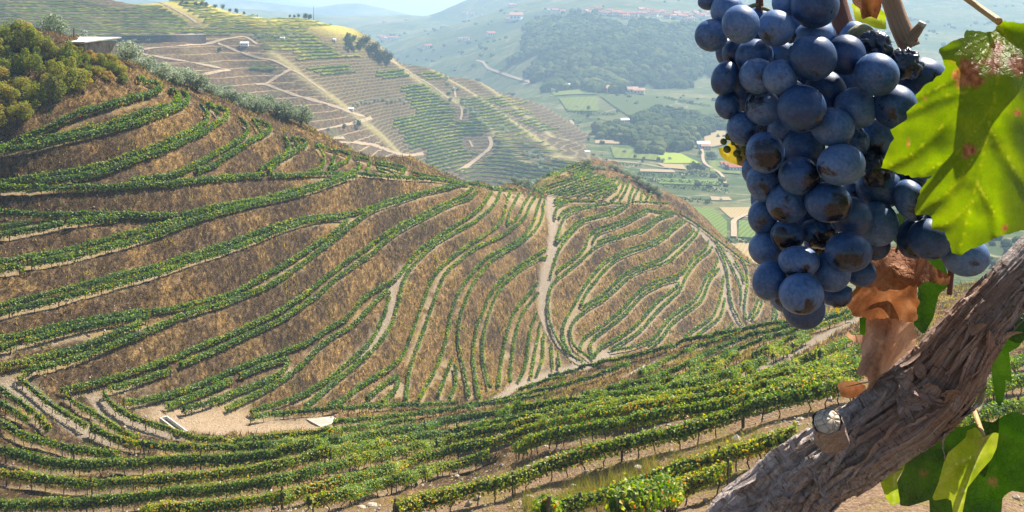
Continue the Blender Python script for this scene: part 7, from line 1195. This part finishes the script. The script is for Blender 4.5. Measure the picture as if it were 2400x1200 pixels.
dryl = leaf('leaf', "2042,601 2065,588 2095,577 2110,590 2125,601 2150,602 2170,606 2192,627 2215,639 2228,650 2226,666 2204,667 2185,661 2165,662 2151,672 2147,691 2156,710 2147,725 2152,747 2136,756 2087,746 2060,752 2031,747 1997,738 1994,725 1979,714 1979,702 1997,687 2012,665 2035,612", M_dryl,
     lambda x, y: .512 + .014 * np.sin(x / 33 + y / 90) - .012 * np.clip((x - 2150) / 60, 0, 1) + .010 * np.cos(y / 42), ["2095,580 2088,650 2082,745", "2090,620 2140,640 2222,655", "2088,640 2040,680 1985,708", "2086,670 2125,700 2150,740"], [], 6.5, 2.8, 13, 'orange brown withered leaf hanging below the grapes', .9, .006, .005)
leaf('leaf', "2031,748 2026,784 1997,785 1986,776 1982,787 2005,801 2016,806 2020,840 2009,866 2012,881 2031,883 2036,900 2029,926 2046,912 2065,896 2087,862 2110,840 2140,826 2150,790 2140,756 2087,746", M_dry2,
     lambda x, y: .520 - .020 * np.cos((x - 2050) / 26 + (y - 840) / 60) * np.clip((y - 740) / 60, 0, 1) - .008 * np.clip((y - 840) / 60, 0, 1), ["2085,748 2070,820 2035,915"], [], 6, 2.6, 14, 'pale curled withered leaf touching the trunk', .9, .007, .006)
leaf('leaf', "1962,900 1979,892 2012,894 2029,904 2030,926 1994,934 1971,930", M_dryl, lambda x, y: .525 + .008 * np.cos((x - 1990) / 30), ["2028,914 1970,912"], [], 6, 2.4, 15, 'small orange dry leaf tip left of the trunk')
yl = leaf('leaf', "1683,347 1690,367 1707,380 1733,388 1752,392 1755,350 1740,350 1730,337 1710,332 1700,345", M_yel, lambda x, y: .505 + .008 * np.cos((x - 1690) / 25), ["1690,350 1740,385"], [(1740, 384, 10)], 6, 2.2, 16, 'little yellow leaf at the left of the bunch')
leaf('leaf', "1955,712 1966,708 1968,722 1966,738 1958,726", M_yel, lambda x, y: .515 + 0 * x, [], [], 5, 2, 17, 'tiny pale leaf tip under the wrinkled grape')
# --- grapes
b = NT('grape_skin'); oi = b.n('ShaderNodeObjectInfo'); oc = b.n('ShaderNodeVectorMath', operation='ADD'); b.l(b.objco(), oc.inputs[0])
mv = b.n('ShaderNodeVectorMath', operation='SCALE'); mv.inputs[0].default_value = (3.1, 7.7, 5.3); b.l(oi.outputs['Random'], mv.inputs['Scale']); b.l(mv.outputs[0], oc.inputs[1]); P_ = oc.outputs[0]
na = b.noise(b.mapping(P_, (95, 95, 95)), 1, 5, .62, .4); nb_ = b.noise(b.mapping(P_, (700, 700, 700)), 1, 4, .7); nc = b.noise(b.mapping(P_, (330, 330, 120), (.5, .9, 0)), 1, 6, .7, .8)
pat = b.math('ADD', b.attr('rub'), b.math('MULTIPLY', b.math('SUBTRACT', na, .5), 3.2)); rub = b.ramp(pat, [(.34, 0), (.70, 1)])
scr = b.ramp(nc, [(.60, 0), (.68, .8)]); rub = b.math('MAXIMUM', rub, b.math('MULTIPLY', scr, .55))
vb = b.math('MULTIPLY_ADD', oi.outputs['Random'], .30, -.12)
bloom = b.ramp(b.math('ADD', vb, b.math('ADD', b.math('MULTIPLY', nb_, .5), b.math('MULTIPLY', na, .5))), [(.32, (.010, .034, .10)), (.50, (.026, .078, .20)), (.68, (.095, .175, .34))])
skin = b.ramp(nb_, [(.35, (.006, .008, .014)), (.65, (.022, .022, .032))]); speck = b.ramp(b.voro(b.mapping(P_, (480, 480, 480)), 1), [(.05, 1), (.09, 0)])
c = b.mix(rub, bloom, skin); c = b.mix(b.math('MULTIPLY', speck, .6), c, (.02, .02, .03))
rg = b.math('MULTIPLY_ADD', rub, -.28, .45)
p = b.bsdf(c, rg, b.bump(nb_, .12, .0008), .5); p.inputs['Coat Weight'].default_value = 0.0; M_grape = b.m
M_raisin = NT('dried_grape_skin'); b = M_raisin; q = b.noise(b.mapping(b.objco(), (300, 300, 300)), 1, 4); b.bsdf(b.ramp(q, [(.35, (.008, .010, .018)), (.6, (.03, .045, .075)), (.75, (.08, .11, .17))]), .3, spec=.6); M_raisin = b.m
M_berry = simple('green_berry', (.10, .12, .012), .45, .4, .3, 300)
import bmesh as _bm
bm = _bm.new(); _bm.ops.create_uvsphere(bm, u_segments=36, v_segments=22, radius=1.0); SV = np.array([v.co[:] for v in bm.verts]); SF = [[v.index for v in f.verts] for f in bm.faces]; bm.free()
ST = np.array([t for f in SF for t in ([f] if len(f) == 3 else [f[:3], [f[0], f[2], f[3]]])])
GR = """1879,254,54,54,0,.5 1905,135,53,53,0,.3 1971,386,54,47,0,.5 1736,57,43,44,0,.3 1878,688,50,46,0,.35 1989,590,52,45,0,.55 1941,474,52,46,0,.7 1873,412,47,44,0,.75 1828,181,39,40,0,.5 1845,477,46,45,0,.6 2054,175,50,49,0,.35
1951,298,49,44,0,.15 2098,250,51,50,0,.45 2005,253,48,47,0,.2 1872,613,46,36,0,.4 1775,178,41,41,0,.5 1793,357,43,47,0,.9 1995,507,48,44,0,.4 1948,636,44,46,0,.15 1788,252,40,41,0,.7 1818,66,41,42,0,.3 1768,132,43,40,0,.2 1910,12,55,52,0,.3 1846,552,38,36,0,.8 1918,547,42,36,2,.9
2057,525,46,50,0,.1 1805,657,38,46,0,.2 1795,583,38,38,0,.15 1884,724,47,46,0,.35 1788,430,36,42,0,.6 1788,508,33,40,0,.6 1742,302,36,40,0,.6 1980,128,47,46,0,.1 1825,128,38,34,0,.2 1910,88,48,40,0,.15 1667,83,37,37,0,.15 1698,182,29,40,0,.2 1705,247,28,31,0,.3
1705,26,38,38,0,.2 1672,-2,36,24,0,.3 1720,125,27,32,0,.3 1727,198,24,36,0,.3 1845,4,34,36,0,.2 2050,400,37,44,1,.9 2052,105,42,34,1,.9 2122,150,44,40,1,.9 1962,690,36,30,2,.6 2012,332,26,34,2,.4 1884,345,47,46,0,.3 2160,182,56,46,0,.2 2066,440,56,46,0,.25 2062,325,58,52,0,.3 1935,215,46,48,0,.15 2018,640,34,30,0,.4 2045,572,40,36,0,.3
1765,395,24,34,0,.6 2008,452,34,36,0,.3 1700,120,22,32,0,.5 1985,195,40,40,0,.2 1840,300,38,44,0,.4 1915,440,44,44,0,.4 1830,400,40,44,0,.5 1850,230,40,44,0,.5 1900,520,44,44,0,.5 1985,330,44,44,0,.4 2030,260,40,44,0,.4 1930,570,44,40,0,.5 1840,620,40,44,0,.4 2110,330,50,50,0,.4 2120,430,46,46,0,.5 1790,300,30,40,0,.5 1860,60,38,40,0,.3 1745,170,40,46,0,.4 1750,230,38,44,0,.4 1775,60,40,44,0,.4 1800,130,40,44,0,.4 1900,300,44,44,0,.4 1960,470,44,44,0,.4 2005,520,44,44,0,.4 1860,180,44,44,0,.4 1770,330,36,44,0,.5 1800,470,38,44,0,.5 1810,560,38,44,0,.4 1840,690,36,40,0,.4 2040,480,44,48,0,.4 2075,380,44,48,0,.4 1930,160,44,44,0,.4 2000,90,34,40,0,.4"""
GR2 = "2180,560,50,46,0,.25 2262,600,52,46,0,.12 2140,558,36,46,0,.6 2134,470,36,48,0,.8 2150,420,40,44,0,.6 2215,520,46,44,0,.3"
def bunch(name, txt, label, d0, seed):
    g_ = [list(map(float, q.split(','))) for q in txt.split()]; g_ = [[x, y, rx * 1.04, ry * 1.04, k, v] for x, y, rx, ry, k, v in g_]; placed = []; r = np.random.default_rng(seed)
    top = P3(g_[0][0], min(q[1] for q in g_) - 20, d0 + .03); root = empty(name, top); tag(root, label, 'grape bunch')
    for k, (x, y, rx, ry, kind, rubv) in enumerate(g_):
        D_ = d0 + .0006 * k
        for (x2, y2, R2, d2) in placed:
            R1 = (rx + ry) * .5; dd = math.hypot(x - x2, y - y2)
            if dd < R1 + R2: D_ = max(D_, d2 + .78 * math.sqrt(max((R1 + R2) ** 2 - dd ** 2, 0)) * d0 / F * (1.0 if dd < .9 * (R1 + R2) else .8))
        D_ = min(D_, d0 + .062)
        placed.append((x, y, (rx + ry) * .5, D_))
        sc_ = D_ / F; c = P3(x, y, D_); V = SV.copy()
        if kind == 0:
            V *= (1 + .05 * (fbm(V[:, 0] * .9 + k, V[:, 1] * .9 + V[:, 2] * .7, k, 2) - .5))[:, None]
        elif kind == 1:
            q = 1 - np.abs(fbm(V[:, 0] * 2.2 + k, V[:, 2] * 2.2 + V[:, 1] * 1.4, 50 + k, 4) - .5) * 4; V *= (.66 + .34 * q)[:, None]
        else:
            q = 1 - np.abs(fbm(V[:, 0] * 1.8 + k, V[:, 2] * 1.8 + V[:, 1] * 1.2, 50 + k, 3) - .5) * 4; V *= (.84 + .16 * q)[:, None]
        # where the bloom has been rubbed off: a patch facing down and outwards
        pd = np.array([r.normal() * .45 - .1, -1.0, r.normal() * .35 - .35]); pd /= np.linalg.norm(pd)
        rubA = np.clip((V @ pd - 1.02 + rubv * .9) * 1.4, -1.2, .8)
        V = V * np.array([rx, (rx + ry) * .5, ry]) * sc_
        me = mesh_np('grape', V, ST, dict(rub=rubA), True); o = link('grape', me, M_raisin if kind == 1 else M_grape, root); o.location = Vector(c) - Vector(top); o.rotation_euler = (0, r.normal() * .25, 0)
        if kind: o['label'] = 'shrivelled grape with wrinkled skin' if kind == 1 else 'softened grape with dented skin'
    return root, top
bun, btop = bunch('grape_bunch', GR, 'large bunch of dusty blue black grapes hanging in the foreground', .448, 3)
bun2, btop2 = bunch('grape_bunch', GR2, 'small cluster of blue grapes half hidden under the broad leaf', .470, 5)
def bstem(pts, mat, root, top, n=20, name='stem'):
    cl = [st(*q) for q in pts]; V, Q, at_, *_ = sweep(cl, n, 8, lambda S_, A_: .12 * (fbm(S_ * 200, np.cos(A_), 5, 2) - .5)); child(name, V, Q, mat, root, top, at_)
bstem([(2042, 85, .497, 16), (2022, 62, .49, 17), (1998, 75, .488, 16), (1985, 110, .495, 14)], M_green_stem, bun, btop)
bstem([(1778, -80, .49, 9), (1780, 0, .488, 9), (1784, 40, .488, 10), (1776, 80, .492, 8), (1790, 130, .497, 8)], M_redcane, bun, btop)
bstem([(1782, 10, .489, 5), (1755, 12, .486, 5), (1742, 22, .484, 4)], M_green_stem, bun, btop, 10); bstem([(1786, 20, .487, 5), (1800, 18, .484, 5), (1812, 30, .482, 4)], M_green_stem, bun, btop, 10); bstem([(1853, 95, .47, 8), (1858, 88, .465, 7), (1862, 82, .46, 5)], M_green_stem, bun, btop, 10)
bstem([(2130, 495, .50, 3), (2112, 560, .505, 3), (2100, 590, .51, 3)], M_redcane, bun2, btop2, 14); bstem([(2230, 620, .50, 8), (2228, 660, .50, 7), (2225, 690, .497, 6)], M_redcane, bun2, btop2, 10)
for (x, y, rr2) in ((1708, 320, 9), (1696, 332, 8), (1704, 350, 9), (1727, 360, 9), (1742, 350, 9), (1718, 336, 5), (1733, 372, 7), (1727, 257, 6), (1755, 340, 8)):
    V = SV[::1] * rr2 * .487 / F; o = link('unripe_berry', mesh_np('unripe_berry', V, ST, None, True), M_berry, bun); o.location = Vector(P3(x, y, .487)) - Vector(btop)
bstem([(1708, 322, .489, 2), (1722, 345, .491, 2.5), (1745, 362, .496, 3)], M_green_stem, bun, btop, 10)

# ------------------------------------------------------------------ haze: one closed box of thin air round everything
hv, ht = boxes([(0, 3850, 30, 11000, 7900, 330, 0)])
mh = bpy.data.materials.new('haze'); mh.use_nodes = True; nt = mh.node_tree; nt.nodes.clear()
vo = nt.nodes.new('ShaderNodeOutputMaterial'); pvv = nt.nodes.new('ShaderNodeVolumePrincipled')
pvv.inputs['Color'].default_value = (.52, .75, 1.0, 1); pvv.inputs['Density'].default_value = .00026; pvv.inputs['Anisotropy'].default_value = .25
nt.links.new(pvv.outputs[0], vo.inputs['Volume'])
tag(link('haze', mesh_np('haze', hv, ht), mh), kind='stuff')
